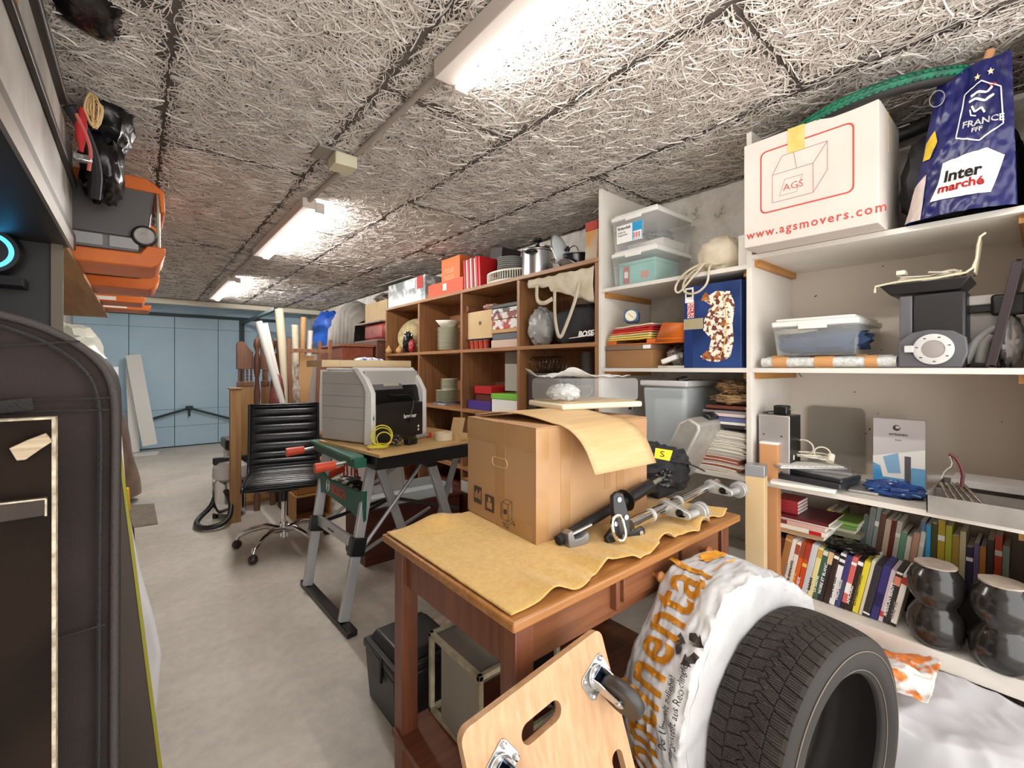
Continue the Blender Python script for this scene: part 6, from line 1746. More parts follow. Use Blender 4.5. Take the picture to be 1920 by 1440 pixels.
# lying stacks at upper left
def flatbook(x, y0, y1, d, z, h, m, lb, grp=None, bands=()):
    t = T('book', lb, 'book', grp)
    MB().box(x, x+d, y0, y1, z, z+h).build('cover', m, t, bev=.001, seg=1)
    MB().box(x+.002, x+d, y0-.0008, y0+.001, z+.002, z+h-.002).build('pages', PAPER, t)
    for a_, b_, mm in bands: MB().box(x-.0008, x+.001, y1-(y1-y0)*b_, y1-(y1-y0)*a_, z+.001, z+h-.001).build('spine_band', mm, t)
    return t
MB().box(2.13, 2.36, .60, .80, .594, .598).build('thin_board', PAPER, label='thin board laid across the leftmost disc cases', cat='board')
z = .599
flatbook(2.12, .575, .80, .17, z, .017, cm_('kraft', '#a98a66'), 'kraft brown book lying lowest on the left disc cases', 'lying books at the upper left of the lowest compartment'); z += .0175
flatbook(2.115, .565, .805, .17, z, .018, cm_('whitebook', '#ddd6cc'), 'white book with a dark red square lying on the kraft brown one', 'lying books at the upper left of the lowest compartment', ((.05,.25,cm_('maroon','#6b2530')),(.75,.93,RED))); z += .0185
flatbook(2.12, .57, .80, .17, z, .017, cm_('pinkbook', '#c9a49a'), 'pinkish book with maroon patches lying third from the bottom', 'lying books at the upper left of the lowest compartment', ((.1,.4,cm_('maroon')),)); z += .0175
flatbook(2.13, .54, .795, .20, z+.0, .006, PAPER, 'thin white volume under the large dark red folder'); z += .0065
flatbook(2.125, .56, .80, .21, z, .012, cm_('darkred2', '#5a1720'), 'large dark red folder lying under the small red books'); z += .0125
for k in range(4):
    flatbook(2.16, .68, .775, .12, z, .0135, cm_('redbook', '#a8323c'), 'small red book lying in the pile right under the laptop shelf', 'small identical red books in a pile'); z += .014
MB().box(2.30, 2.50, .42, .56, .690, .765).build('fur_hat', mat('fur_brown', '#6a4326', .9, c2='#3c2415', ns=30, bump=1, bs=120), label='brown furry bundle in the dark beneath the low shelf board', cat='fur bundle', bev=.02) if False else MB().blob((2.42, .52, .735),(.09,.085,.03),.6,9,5).build('fur_bundle', mat('fur_brown', '#6a4326', .9, c2='#3c2415', ns=30, bump=1, bs=120), label='brown furry bundle in the dark beneath the low shelf board', cat='fur bundle')
z = .6505
for k, (hx, n) in enumerate((('#b9b89a', 'pale green-grey'), ('#6f9446', 'green'), ('#7fa552', 'light green'))):
    flatbook(2.24, .50-.006*k, .60-.006*k, .14, .62+.0155*k, .014, cm_('g'+n, hx), n+' book in the small lying pile behind the lying white book', 'green books in the small lying pile')
MB().box(2.25, 2.39, .485, .60, .598, .6195).build('book_block', cm_('block', '#8f8a76'), label='grey-green block under the small pile of green books', cat='book')
# black umbrella-like object lying on the front row
t = MB().blob((2.17, .50, .592), (.05,.085,.014), .5, 8, 23); t.build('black_pouch', mat('glossy_black'), label='flat glossy black pouch lying on top of the middle disc cases', cat='pouch')
# pots
PB_ = mat('black_rubber_gloss', '#1c1a1a', .18, c2='#2b2826', ns=8, spec=.6, bump=.15, bs=14)
PT_ = mat('pot_top', '#9c8d80', .8, c2='#b3a596', ns=20)
for k, (x, y, lb) in enumerate(((2.105, .243, 'glossy black double-bulged jar standing right of the disc cases'), (2.085, .088, 'glossy black double-bulged jar nearest the right edge of the picture'))):
    t = T('bulged_jar', lb, 'jar', 'black double-bulged jars on the lowest shelf')
    q = [(.045,0),(.062,.012),(.074,.035),(.078,.065),(.074,.095),(.062,.12),(.054,.132),(.056,.145),(.068,.162),(.077,.19),(.076,.215),(.066,.243),(.054,.258),(.052,.268)]
    m_ = MB(); m_.lathe(q, 40, tr(x, y, ZB)); m_.build('jar_body', PB_, t, smooth=70)
    m_ = MB()
    rim = [(x+(.054+.006*nz(a_*2, k))*math.cos(a_), y+(.054+.006*nz(a_*2, k))*math.sin(a_)) for a_ in [2*PI*i/40 for i in range(40)]]
    m_.prism(rim, ZB+.2685, ZB+.274); m_.build('worn_top', PT_, t)
# ================================================================ left bay of the white shelving
def yz(u0, u1, v0, v1, x):
    """extent seen between two columns and two rows of the photo on the plane x"""
    um = (u0+u1)/2
    return px(u1, v1, x=x).y, px(u0, v1, x=x).y, px(um, v1, x=x).z, px(um, v0, x=x).z
ZT = 1.7585
TIN = mat('teal_tin', '#79b8b0', .35, c2='#8fc7bd', ns=8)
y0, y1 = 1.31, 1.605
sb = storage_box(2.085, 2.45, y0, y1, ZT+.0005, ZT+.205, 'lower clear storage box with a teal tin inside, on the top left shelf', body=CLEAR)
t = T('teal_tin', 'teal printed tin inside the lower clear storage box', 'tin')
MB().box(2.12, 2.36, y0+.03, y1-.03, ZT+.005, ZT+.12).build('tin_body', TIN, t, bev=.004)
MB().box(2.118, 2.362, y0+.028, y1-.028, ZT+.12, ZT+.14).build('lid', TIN, t, bev=.004)
m_ = MB().box(2.1185, 2.12, y1-.10, y1-.06, ZT+.02, ZT+.115); m_.build('printed_emblem', INKR, t)
m_ = MB().box(2.1175, 2.1185, y1-.092, y1-.068, ZT+.05, ZT+.085); m_.build('printed_emblem', PAPER, t)
m_ = MB().box(2.1185, 2.12, y0+.07, y0+.12, ZT+.035, ZT+.075); m_.build('printed_label', mat('label_pink', '#c98a80', .5), t)
sb2 = storage_box(2.085, 2.45, y0-.005, y1+.0, ZT+.2065, ZT+.41, 'upper clear storage box with a white and blue label, stacked on the other one', body=CLEAR)
m_ = MB().box(2.0915, 2.0935, 1.40, 1.57, ZT+.245, ZT+.345); m_.build('paper_label', INKW, sb2)
m_ = MB().box(2.0905, 2.0915, 1.40, 1.465, ZT+.25, ZT+.345); m_.build('label_print', mat('label_blue', '#2e9bd0', .4), sb2)
m_ = MB().box(2.0897, 2.0905, 1.405, 1.458, ZT+.252, ZT+.295); m_.build('label_print', INKW, sb2)
LBm = Matrix(((0,0,-1,2.0912),(-1,0,0,1.568),(0,1,0,ZT+.245),(0,0,0,1)))
MB(LBm).text('finlandek', tr(.006, .075, 0), .024, bold=.0004).build('lettering', INKB, sb2)
MB(LBm).text('boîte de\nrangement', tr(.006, .055, 0), .015).build('lettering', INKB, sb2)
m_ = MB(LBm)
for k in range(8): m_.box(.113+k*.0055, .113+k*.0055+(.002 if k % 3 else .0035), .012, .042, .0015, .002)
m_.build('bar_code', INKR, sb2)
MB().box(2.2, 2.42, y0+.03, y1-.03, ZT+.2105, ZT+.26).build('white_box', PAPER, label='flat white box inside the upper clear storage box', cat='box', bev=.003)
m_ = MB(); random.seed(3); pts = [(2.25+.07*math.cos(i*1.1), 1.40+.06*math.sin(i*.8), ZT+.268+.04*(i/30)+.01*math.sin(i)) for i in range(30)]
m_.tube(pts, .005, 6, smooth=1); m_.build('cable_bundle', mat('cable_greydark', '#5b5856', .5), label='dark grey cables lying on the white box in the upper storage box', cat='cable')
# cream cloth bag with straps hanging over the edge
t = T('cream_cloth_bag', 'crumpled cream cloth bag with long straps hanging over the top left shelf edge', 'bag')
c = px(1350, 470, x=2.16)
MB().blob((2.17, c.y, ZT+.082), (.085, .095, .085), .3, 3, 51, sq=.8, flat=ZT+.001).build('bag_body', CREAM, t, smooth=60)
def strap(pts, w_=.016):
    pts = [Vector(p) for p in pts]; m = MB()
    for a, b_ in zip(pts, pts[1:]): pass
    q = [pts[0]]
    for _ in range(1): pass
    return m.tube(pts, .0055, 6, smooth=2)
a = px(1320, 490, x=2.08); 
def pp(u, v, x): return px(u, v, x=x)
strap([pp(1330,492,2.10), pp(1300,500,2.05), pp(1275,520,2.04), pp(1264,542,2.04), pp(1272,552,2.04), pp(1290,530,2.04), pp(1315,500,2.05)]).build('strap', CREAM, t, smooth=60)
strap([pp(1335,492,2.10), pp(1328,505,2.05), pp(1328,530,2.04), pp(1310,549,2.04), pp(1288,552,2.04), pp(1278,540,2.04), pp(1290,515,2.045), pp(1320,496,2.06)]).build('strap', CREAM, t, smooth=60)
y0_, y1_, z0_, z1_ = yz(1384, 1404, 425, 480, 2.12)
MB().box(2.12, 2.18, .852, y1_, ZT+.0005, ZT+.15).build('small_carton', PAPER, label='small white carton with dark print at the upright beside the cream bag', cat='box', bev=.002)

# middle board: blue Christmas-village box, orange tray, brown box, clock
ZM = 1.3005
t = T('christmas_village_box', 'large dark blue box picturing a lit Christmas village on the middle left shelf', 'box')
y0_, y1_, z0_, z1_ = yz(1283, 1390, 522, 684, 2.075)
BXM = Matrix.Translation((2.075, 0, 0))
BLB = mat('box_night_blue', '#172a55', .3, c2='#2d4780', ns=5)
zt2 = 1.70
MB().box(2.075, 2.36, y0_, y1_, ZM+.0005, zt2).build('box_body', BLB, t, bev=.003)
VF = Matrix(((0,0,-1,2.0742),(-1,0,0,y1_),(0,1,0,ZM),(0,0,0,1))); VW, VH = y1_-y0_, zt2-ZM
MB(VF).box(VW*.0, VW*.16, 0, VH, -.0005, .0006).build('side_strip', mat('strip_blue', '#1d3266', .3), t)
MB(VF).box(VW*.06, VW*.2, VH*.62, VH*.8, .0006, .0012).build('red_band', mat('band_red', '#a5202a', .4), t)
for k, s_ in enumerate(('PATINOIRE', 'DE NOEL')):
    MB(VF).text(s_, tr(VW*(.12+.065*k), VH*.61, .0014) @ rotz(R(90)), .021, sx=.8 if k == 0 else 1.0, bold=.0003).build('lettering', INKW, t)
MB(VF).box(VW*.02, VW*.18, VH*.80, VH*.985, .0006, .0012).build('white_label', INKW, t)
MB(VF).box(VW*.05, VW*.15, VH*.87, VH*.96, .0012, .0018).build('label_mark', INKB, t)
MB(VF).box(-.001, VW*.36, VH*.47, VH*.60, .0018, .0026).build('packing_tape', mat('old_tape', '#a69c7e', .35), t)
vm = mat('village_picture', '#f1ead9', .4, c2='#6e3322', ns=42, contrast=(.50, .56))
outl = [(.42,.1),(.30,.13),(.5,.07),(.62,.08),(.80,.12),(.88,.3),(.86,.5),(.90,.72),(.82,.87),(.6,.9),(.42,.87),(.33,.80),(.47,.76),(.45,.62),(.33,.52),(.34,.40),(.48,.34),(.46,.2)]
MB(VF).prism([(x*VW, y_*VH) for x, y_ in [(.30,.14),(.45,.08),(.62,.07),(.82,.12),(.88,.3),(.86,.5),(.90,.72),(.82,.88),(.58,.9),(.34,.82),(.50,.74),(.38,.58),(.36,.45),(.50,.34),(.46,.22)]], .0006, .0013).build('village_picture', vm, t)
rm = mat('roof_brown', '#7e3a22', .5, c2='#b9793f', ns=60)
for cx, cy, r in ((.40,.84,.09),(.62,.86,.06),(.72,.52,.07),(.46,.52,.05),(.42,.14,.09),(.6,.12,.06),(.78,.78,.05),(.6,.68,.05),(.55,.35,.05)):
    MB(VF).prism([(cx*VW-r*VW*.9, cy*VH-r*VW*.6),(cx*VW+r*VW*.9, cy*VH-r*VW*.6),(cx*VW+r*VW*.5, cy*VH+r*VW*.5),(cx*VW, cy*VH+r*VW*1.1),(cx*VW-r*VW*.6, cy*VH+r*VW*.4)], .0013, .0018).build('roof_picture', rm, t)
MB(VF).tube([(VW*.70,VH*.85,.002),(VW*.76,VH*.6,.002),(VW*.76,VH*.35,.002),(VW*.66,VH*.14,.002)], .002, 5, smooth=2).build('track_picture', mat('gold_line', '#d9a84c', .4), t)
MB().box(2.2, 2.36, y0_-.032, y0_-.002, ZM+.0005, 1.64).build('dark_board', BLACKM, label='dark board wedged between the blue box and the white upright', cat='board', bev=.002)
# brown carton below, orange letter tray on it
t = T('brown_box', 'flat brown carton under the orange letter tray on the middle left shelf', 'box')
ya, yb_ = 1.655-.012, px(1222, 685, x=2.09).y
MB().box(2.09, 2.42, yb_, ya, ZM+.0005, ZM+.10).build('box_body', mat('kraft_brown', '#9b7247', .8, c2='#8d663f', ns=4), t, bev=.003)
MB().box(2.085, 2.425, yb_-.004, ya+.002, ZM+.1002, ZM+.128).build('lid', mat('kraft_dark', '#7d6450', .7), t, bev=.003)
MB().box(2.0835, 2.085, yb_+.004, yb_+.05, ZM+.104, ZM+.124).build('white_sticker', INKW, t)
ye = px(1280, 685, x=2.12).y
MB().box(2.14, 2.36, y1_+.006, yb_-.006, ZM+.0005, ZM+.012).build('cable_mat', PAPER, label='white sheets lying on the shelf between brown carton and blue box', cat='paper')
MB().blob((2.20, (y1_+yb_)/2, ZM+.06), (.07, .052, .052), .5, 6, 61, flat=ZM+.013).build('wrapped_parts', mat('parts_grey', '#8b817a', .3, c2='#2f2a29', ns=18, bump=.5, bs=40), label='clear bag of grey parts left of the blue box', cat='plastic bag')
MB(tr(2.125, (y1_+yb_)/2+.01, ZM+.045) @ rotx(R(-18))).box(-.015, .01, -.045, .045, -.012, .012).build('white_plug', INKW, label='white plug block in front of the bag of grey parts', cat='plug', bev=.003)
t = T('orange_letter_tray', 'orange plastic letter tray full of folders on top of the flat brown carton', 'letter tray')
oy0, oy1 = y1_+.004, ya-.01
MB().box(2.09, 2.40, oy0, oy1, ZM+.1295, ZM+.134).build('tray_base', ORANGE, t)
MB().box(2.09, 2.095, oy1-.06, oy1, ZM+.134, ZM+.155).build('front_lip', ORANGE, t, bev=.001)
MB().box(2.09, 2.095, oy0, oy0+.22, ZM+.134, ZM+.155).build('front_lip', ORANGE, t, bev=.001)
m_ = MB().add([(2.09,oy0+.17,ZM+.134),(2.10,oy0+.13,ZM+.235),(2.30,oy0+.004,ZM+.235),(2.30,oy0,ZM+.134),(2.09,oy0+.0,ZM+.134),(2.10,oy0+.0,ZM+.225)], [(0,4,5,1),(1,5,2),(4,3,2,5)])
m_.build('end_wall', ORANGE, t, thick=.004)
cols_ = [('#e2c25e','yellow cardboard folder'),('#e8d36a','pale yellow folder'),('#d8c7a0','beige folder'),('#e0703c','orange folder'),('#c8202c','bright red folder'),('#b8312f','dark red folder'),('#dcc9a8','cream folder')]
for k, (hx, nm) in enumerate(cols_):
    z_ = ZM+.157+.0115*k
    def sh(u, v, k=k, z_=z_): 
        y = oy0+.20+(oy1-oy0-.20-.005*k)*u
        return (2.085+.004*k+.28*v, y, z_+.012*(1-u)*(.4+.12*k)+.002*nz(u*5, v*5, k))
    MB().grid(sh, 16, 10).build('document_folder', mat('folder'+str(k), hx, .55), label=nm+(' at the bottom of' if k == 0 else ' in' if k < 6 else ' on top of')+' the pile in the orange letter tray', cat='folder', group='folders in the orange letter tray', thick=.008)
t = T('alarm_clock', 'small blue alarm clock with cream dial standing on the folders', 'clock')
c = px(1186, 608, x=2.15); zc_ = ZM+.262
CK = tr(2.16, c.y, zc_) @ rotz(R(100)) @ rotx(R(14))
CK = frame(Vector((2.14, c.y, zc_+.030)), Vector((.45,-1,0)), Vector((0.12,0,1)))
MB(CK).prism(rrect(-.042,.042,-.036,.036,.02), -.035, .018).build('clock_case', mat('clock_blue', '#2f4d72', .3), t, bev=.003)
MB(CK).lathe([(0,.018),(.031,.018),(.031,.021),(0,.021)], 30).build('dial', mat('dial_cream', '#e4dcc0', .5), t)
m_ = MB(CK).bar((0,0,.022),(.014,-.014,.022),.002,.001).bar((0,0,.022),(-.014,.012,.022),.002,.001)
for k in range(12): m_.cbox((.027*math.cos(k*PI/6), .027*math.sin(k*PI/6), .0215),(.003,.001,.001))
m_.build('clock_hands', INKB, t)

# low board: bin, aluminium case, magazines
t = T('storage_bin', 'large translucent white plastic bin with pale lid standing behind the carton', 'bin')
y0_, y1_, z0_, z1_ = yz(1208, 1290, 720, 840, 2.10)
m_ = MB().box(2.09, 2.42, y0_+.02, y1_-.02, .8165, 1.205, top=(2.08, 2.44, y0_, y1_)); m_.build('bin_body', CLEARF, t, bev=.02)
MB().box(2.07, 2.45, y0_-.01, y1_+.01, 1.205, 1.235).build('lid', LGREY, t, bev=.008)
MB().box(2.10, 2.38, y0_+.04, y1_-.05, .82, 1.14).build('bin_content', mat('content_white', '#c8cdd0', .5, c2='#aab2b8', ns=5), t, bev=.02)
for k in range(3): MB().cyl((2.10+.06*k, y0_+.05+.04*k, 1.2355), (2.13+.06*k, y0_+.02+.04*k, 1.247), .011).build('black_fitting', BLACKP, label=('front','middle','rear')[k]+' black knob lying on the pale bin lid', cat='knob', group='black knobs on the bin lid')
t = T('aluminium_case', 'aluminium tool case leaning against the magazine stack', 'case')
q0 = px(1262, 838, x=2.09); q1 = px(1322, 742, x=2.09)
CA = frame(Vector((2.09, q0.y+.0, .817+.004)), Vector((0, q1.y-q0.y, q1.z-.817)), Vector((0, 0, 1)).cross(Vector((1,0,0)))*-1)
CA = frame(Vector((2.19, q0.y-.03, .822)), Vector((0, (q1.y-q0.y), q1.z-.83)), Vector((0, -1, -.5)))
CAL = 0.30
MB(CA).prism([(0,0),(CAL*.86,0),(CAL,.03),(CAL,.085),(CAL*.92,.10),(0,.10)], -.30, 0).build('case_shell', mat('case_alu', '#aaa69f', .45, .45, c2='#bdb8af', ns=14), t, bev=.012, seg=3)
MB(CA).tube([(0,.045,.003),(CAL*.9,.045,.003),(CAL,.05,.0)], .003, 6).build('seam_rib', STEEL, t)
m_ = MB(CA)
for i in range(9):
    for j in range(3): m_.lathe([(.004,0),(.003,.0025),(0,.003)], 8, tr(.03+.03*i, .103, -.05-.07*j) @ rotx(R(-90)))
m_.build('rivet', STEEL, t, kind='stuff')
MB(CA).box(CAL*.95, CAL+.02, .03, .07, -.18, -.06).build('carry_handle', BLACKP, t, bev=.006)
MB(CA).box(CAL*.9, CAL+.012, .035, .06, -.05, -.015).build('latch', CHROME, t, bev=.002)
# magazine stack: individual issues, copied
def magazine(x0, y0, w_, d, h, m, bend):
    def f(u, v):
        e = 1-u
        return (x0+d*v, y0+w_*u, h+bend*math.sin(PI*u*.9)*(.6+.4*v))
    return MB().grid(f, 12, 5)
my0, my1 = .868, 1.085
mp = [mat('mag_white', '#ece7de', .4), mat('mag_cream', '#ddd3c0', .4), mat('mag_red', '#b0563a', .45), mat('mag_grey', '#c9c5bf', .4)]
z = .8165; first = {}
random.seed(12)
for k in range(26):
    c_ = 2 if k in (3, 6, 8) else (1 if k % 3 == 0 else (3 if k % 5 == 0 else 0))
    lb = {0: 'white-edged magazine in the tall curled pile beside the white upright', 1: 'cream-edged magazine in the tall curled pile beside the white upright', 2: 'red-brown magazine near the bottom of the curled pile', 3: 'grey-edged magazine in the tall curled pile beside the white upright'}[c_]
    off = random.uniform(-.012, .014) + (.035 if k < 12 else 0)*(.6+.4*math.sin(k))
    if c_ not in first:
        o = magazine(2.085, my0, my1-my0, .28, 0, None, .010).build('magazine', mp[c_], label=lb, cat='magazine', group='magazines in the curled pile', thick=.0055, toff=1)
        base_z = o.location.z; base_y = o.location.y
        o.location = (o.location.x, base_y+off, z+.0003); first[c_] = o
    else:
        o = first[c_].copy(); col.objects.link(o); o.location = (first[c_].location.x+random.uniform(-.004,.006), base_y+off, z+.0003); o['label'] = lb
    z += .0074
z += .012
SPN = [('#2d2a30','dark','black lying volume with white title just above the curled magazines'),('#e8e4da','white','white lying volume above the black one'),('#5f6590','blue-grey','thick blue-grey lying volume'),('#d6c3bf','pinkish','pinkish lying volume above the blue-grey one'),('#8a8184','grey','grey lying volume near the top of the pile'),('#1e1d20','black','thin black lying volume'),('#6a3a2a','brown','reddish brown lying volume under the folded papers')]
for k, (hx, n, lb) in enumerate(SPN):
    h_ = (.016,.012,.024,.014,.012,.008,.014)[k]
    t = T('lying_book', lb, 'book', 'lying volumes above the magazines')
    MB().box(2.09+.004*(k % 3), 2.34, my0, my1-.02-.008*(k % 4), z, z+h_).build('cover', mat('ly'+n, hx, .4), t, bev=.001, seg=1)
    MB().box(2.092+.004*(k % 3), 2.338, my0-.0006, my0+.001, z+.002, z+h_-.002).build('pages', PAPER, t)
    z += h_+.0005
MB().blob((2.20, (my0+my1)/2-.02, z+.028), (.10,.09,.028), .5, 6, 71, flat=z+.0005).build('folded_papers', mat('papers_brown', '#b99a70', .8, c2='#6d4f38', ns=9, bump=.6, bs=30), label='crumpled brown papers on top of the book pile below the middle shelf', cat='paper')
m_ = MB(); m_.blob((2.17, (my0+my1)/2-.02, z+.082), (.05,.075,.032), .8, 7, 73).build('driftwood', mat('driftwood', '#8a6a45', .8, c2='#2c2a22', ns=14, bump=.8, bs=40), label='gnarled brown and black ornament at the top of the book pile', cat='ornament')

# ================================================================ cube shelving contents
PLT = mat('plate_white', '#e9e6da', .25)
PLG = mat('plate_green_rim', '#aeb396', .3)
def plate_proto(x, y, z, r, label, group):
    t = T('plate', label, 'plate', group); THINGS.remove(t)
    t.location = (x, y, z)
    m_ = MB().lathe([(0,.002),(r*.55,.002),(r*.62,.0),(r*.66,.003),(r*.93,.0125),(r*.93,.0152),(r*.64,.0065),(0,.0055)], 32); 
    o = m_.build('dish', PLT, t, smooth=60)
    m_ = MB().lathe([(r*.93,.0125),(r,.0148),(r,.0166),(r*.93,.0152)], 32, caps=False); m_.build('rim', PLG, t, smooth=60)
    return t
def stack(x, y, z, r, n, label, group, dz=.0125):
    p = plate_proto(x, y, z, r, label, group)
    p['label'] = 'lowest '+label
    for k in range(1, n): dup(p, (.002*math.sin(k*2.1), .002*math.cos(k*1.7), dz*k), 'topmost '+label if k == n-1 else label)
    return z + dz*(n-1) + .0168
zz = ZC[3]+.0135
y_ = px(843, 640, x=2.20).y
zt_ = stack(2.19, y_, zz, .105, 17, 'white plate with a green rim in the tall stack of the upper compartment', 'plates in the tall stack')
t = T('square_bowl', 'white square bowl with black flower drawing on top of the tall plate stack', 'bowl')
BWm = Matrix.Translation((2.19, y_, zt_+.0005)) @ rotz(R(38))
MB(BWm).box(-.055,.055,-.055,.055,0,.004).build('bowl_base', PLT, t)
m_ = MB(BWm)
b0, b1 = .055, .092; hb = .062
for a_ in range(4):
    A_ = rotz(PI/2*a_); m_.add([(-b0,-b0,.004),(b0,-b0,.004),(b1,-b1,hb),(-b1,-b1,hb)], [(0,1,2,3)], A_)
m_.build('bowl_wall', PLT, t, thick=.003)
m_ = MB(BWm @ rotz(PI/2*2) @ tr(0,0,0))
for cx, cz, r in ((-.02,.035,.011),(.02,.045,.009),(.0,.02,.006),(.04,.03,.006)):
    m_.lathe([(0,0),(r,0),(r,.001)], 9, tr(cx, -(.055+.037*(cz-.004)/.058)-.003, cz) @ rotx(R(70)))
m_.build('flower_print', INKB, t)
zz = ZC[2]+.0135
y_ = px(840, 750, x=2.20).y
MB().box(2.10, 2.34, y_-.10, y_+.10, zz, zz+.016).build('flat_box', mat('box_bluewhite', '#b9bccb', .5, c2='#4c4f6c', ns=14), label='flat dark and white box under the lower plate stack', cat='box', bev=.002)
zt_ = stack(2.20, y_, zz+.0165, .112, 9, 'large white plate in the lower stack of the middle compartment', 'large plates in the lower stack')
stack(2.21, y_-.01, zt_+.0005, .082, 8, 'small white plate stacked on the larger plates in the middle compartment', 'small plates on the larger plates')
# column 3, upper: carton with hole, cups, games
y0c, y1c = 2.395+.016, 3.12-.016
zz = ZC[3]+.0135
y0_, y1_, z0_, z1_ = yz(875, 921, 583, 636, 2.10)
MB().box(2.10, 2.34, y0_-.02, y1_+.02, zz+.078, zz+.083).build('thin_board', BLACKM, label='thin dark board lying on the red cups', cat='board')
t = T('square_carton', 'square beige carton with a round hole, standing on the red cups', 'cardboard box')
MB().box(2.11, 2.28, y0_, y1_, zz+.0835, z1_).build('box_body', CARDL, t, bev=.002)
c = px(900, 606, x=2.108)
MB(tr(c) @ roty(R(-90))).lathe([(0,-.001),(.016,-.001),(.016,.0015),(0,.0015)], 20).build('round_hole', mat('hole_brown', '#6e5236', .8), t)
t0 = None
for k in range(4):
    yk = y1_-.03-.062*k
    if k == 0:
        t0 = T('red_cup', 'leftmost small coral red cup under the square carton', 'cup', 'red cups under the square carton'); THINGS.remove(t0)
        t0.location = (2.14, yk, zz)
        MB().lathe([(.019,0),(.026,.062),(.028,.066),(.026,.066),(.02,.003),(0,.003)], 20).build('cup_body', mat('coral_red', '#c4503e', .4), t0)
        MB().lathe([(.0265,.066),(.029,.068),(.029,.074),(.0265,.074)], 20, caps=False).build('rim', mat('coral_light', '#e0a493', .4), t0)
    else: dup(t0, (.002*k, -.062*k, 0), ('','second from left','third from left','rightmost')[k]+' small coral red cup under the square carton')
gy0, gy1 = y0c+.005, y0_-.012
G = [('#d2b7a8',.06,'pinkish flat box lowest at the right of the upper third compartment'),('#5d6067',.05,'rolled grey and blue cloths'),('#c49a62',.03,'tan flat box under the white game box'),('#e8e4e0',.075,'white and red game box'),('#7f3a34',.05,'dark red game box'),('#d9d6d2',.035,'white flat game box near the top of the pile'),('#3a3534',.03,'black flat box on top of the game pile')]
z = zz
for k, (hx, h_, lb) in enumerate(G):
    c2_ = {3: '#b03a34', 4: '#ded5cc', 5: '#4a4642'}.get(k)
    lbl = lb if 'compartment' in lb else lb+', right of the square carton'
    MB().box(2.09+.01*(k % 2), 2.36, gy0+.006*(k % 3), gy1-.004*(k % 2), z, z+h_-.001).build('game_box' if k != 1 else 'rolled_cloth', mat('game'+str(k), hx, .5, c2=c2_, ns=18, contrast=(.5,.56)), label=lbl, cat='box' if k != 1 else 'cloth', bev=.004)
    z += h_
MB().cyl((2.09, y1_-.02, z1_+.03),(2.34, y1_-.04, z1_+.032),.026).build('brown_tube', mat('tube_brown', '#7a4a34', .6), label='brown tube lying above the square carton, end to the front', cat='tube')
m_ = MB(); m_.blob((2.18, y0_+.08, z1_+.026),(.07,.075,.025),.5,6,81); m_.build('crumpled_wrapper', mat('wrapper_red', '#c9a79c', .5, c2='#a2352d', ns=16, contrast=(.5,.56)), label='crumpled red and white wrapper on top of the square carton', cat='wrapper')
# column 3, middle: grey panel, red, purple and green boxes
zz = ZC[2]+.0135
y0_, y1_, z0_, z1_ = yz(938, 971, 665, 730, 2.12)
MB().box(2.19, 2.21, y0c+.005, y1_+.03, zz+.16, zz+.46).build('grey_board', mat('panel_pale', '#a8a29a', .5), label='pale grey panel standing upright behind the green box', cat='panel', bev=.002)
t = T('lidded_box', 'white box with a bright green lid in the middle third compartment', 'box')
MB().box(2.10, 2.36, y0c+.01, y1_+.08, zz, zz+.1).build('box_body', INKW, t, bev=.002)
MB().box(2.095, 2.365, y0c+.005, y1_+.085, zz+.1005, zz+.14).build('lid', mat('bright_green', '#7cc242', .45), t, bev=.003)
MB().box(2.22, 2.36, y0c+.02, y0c+.2, zz+.1405, zz+.1595).build('beige_pad', CARDL, label='beige pad between green lid and grey panel', cat='pad')
ya_ = y1_+.10
MB().box(2.10, 2.34, ya_, y1c-.02, zz, zz+.07).build('purple_box', mat('purple', '#4a3488', .45), label='flat purple box beside the white box with the green lid', cat='box', bev=.002)
MB().box(2.12, 2.36, ya_, y1c-.10, zz+.0705, zz+.13).build('maroon_box', mat('maroon_box', '#5a2420', .5), label='maroon box on the purple one', cat='box', bev=.002)
MB().box(2.11, 2.36, ya_-.0, y1c-.10, zz+.1305, zz+.19).build('red_box', RED, label='bright red box on the maroon one in the middle third compartment', cat='box', bev=.002)
# column 4, upper: cream bag, grey plastic, black speaker bag
zz = ZC[3]+.0135
y0c, y1c = 1.69+.018, 2.395-.018
t = T('black_speaker_bag', 'black bag with white brand lettering in the upper right compartment', 'bag')
MB().blob((2.22, 1.93, zz+.12), (.11, .20, .13), .25, 3, 91, sq=.75, flat=zz+.001).build('bag_body', WB, t, smooth=60)
BM = frame(px(1084, 632, x=2.085), Vector((0,-1,.02)), Vector((.3,0,1)))
MB(BM).text('BOSE', Matrix(), .052, sx=1.0, bold=.0016, depth=.003).build('lettering', INKW, t)
MB(BM).tube([(-.07,-.004,.004),(.06,.0,.004),(.16,.012,.004),(.13,.032,.002)], .003, 6, smooth=2).build('piping', INKW, t)
MB().blob((2.165, 2.265, zz+.13), (.085, .095, .13), .35, 4, 93, flat=zz+.001).build('grey_plastic_bag', mat('grey_bag', '#a4a39f', .35, c2='#8f8e8a', ns=5, bump=.7, bs=22), label='crumpled grey plastic bag at the left of the upper right compartment', cat='plastic bag')
t = T('canvas_tote', 'cream canvas tote with wide handles hanging over the black speaker bag', 'tote bag')
def tote(u, v):
    y = 2.30 - .58*u; z = zz+.455-.02*abs(nz(u*6, 2)) - (.055+.16*(u**1.3)*(1 if u > .35 else .4))*v
    return (2.075-.012*math.sin(PI*v)+.006*nz(u*8, v*5), y, z)
MB().grid(tote, 40, 14).build('tote_body', CREAM, t, thick=.004, smooth=70)
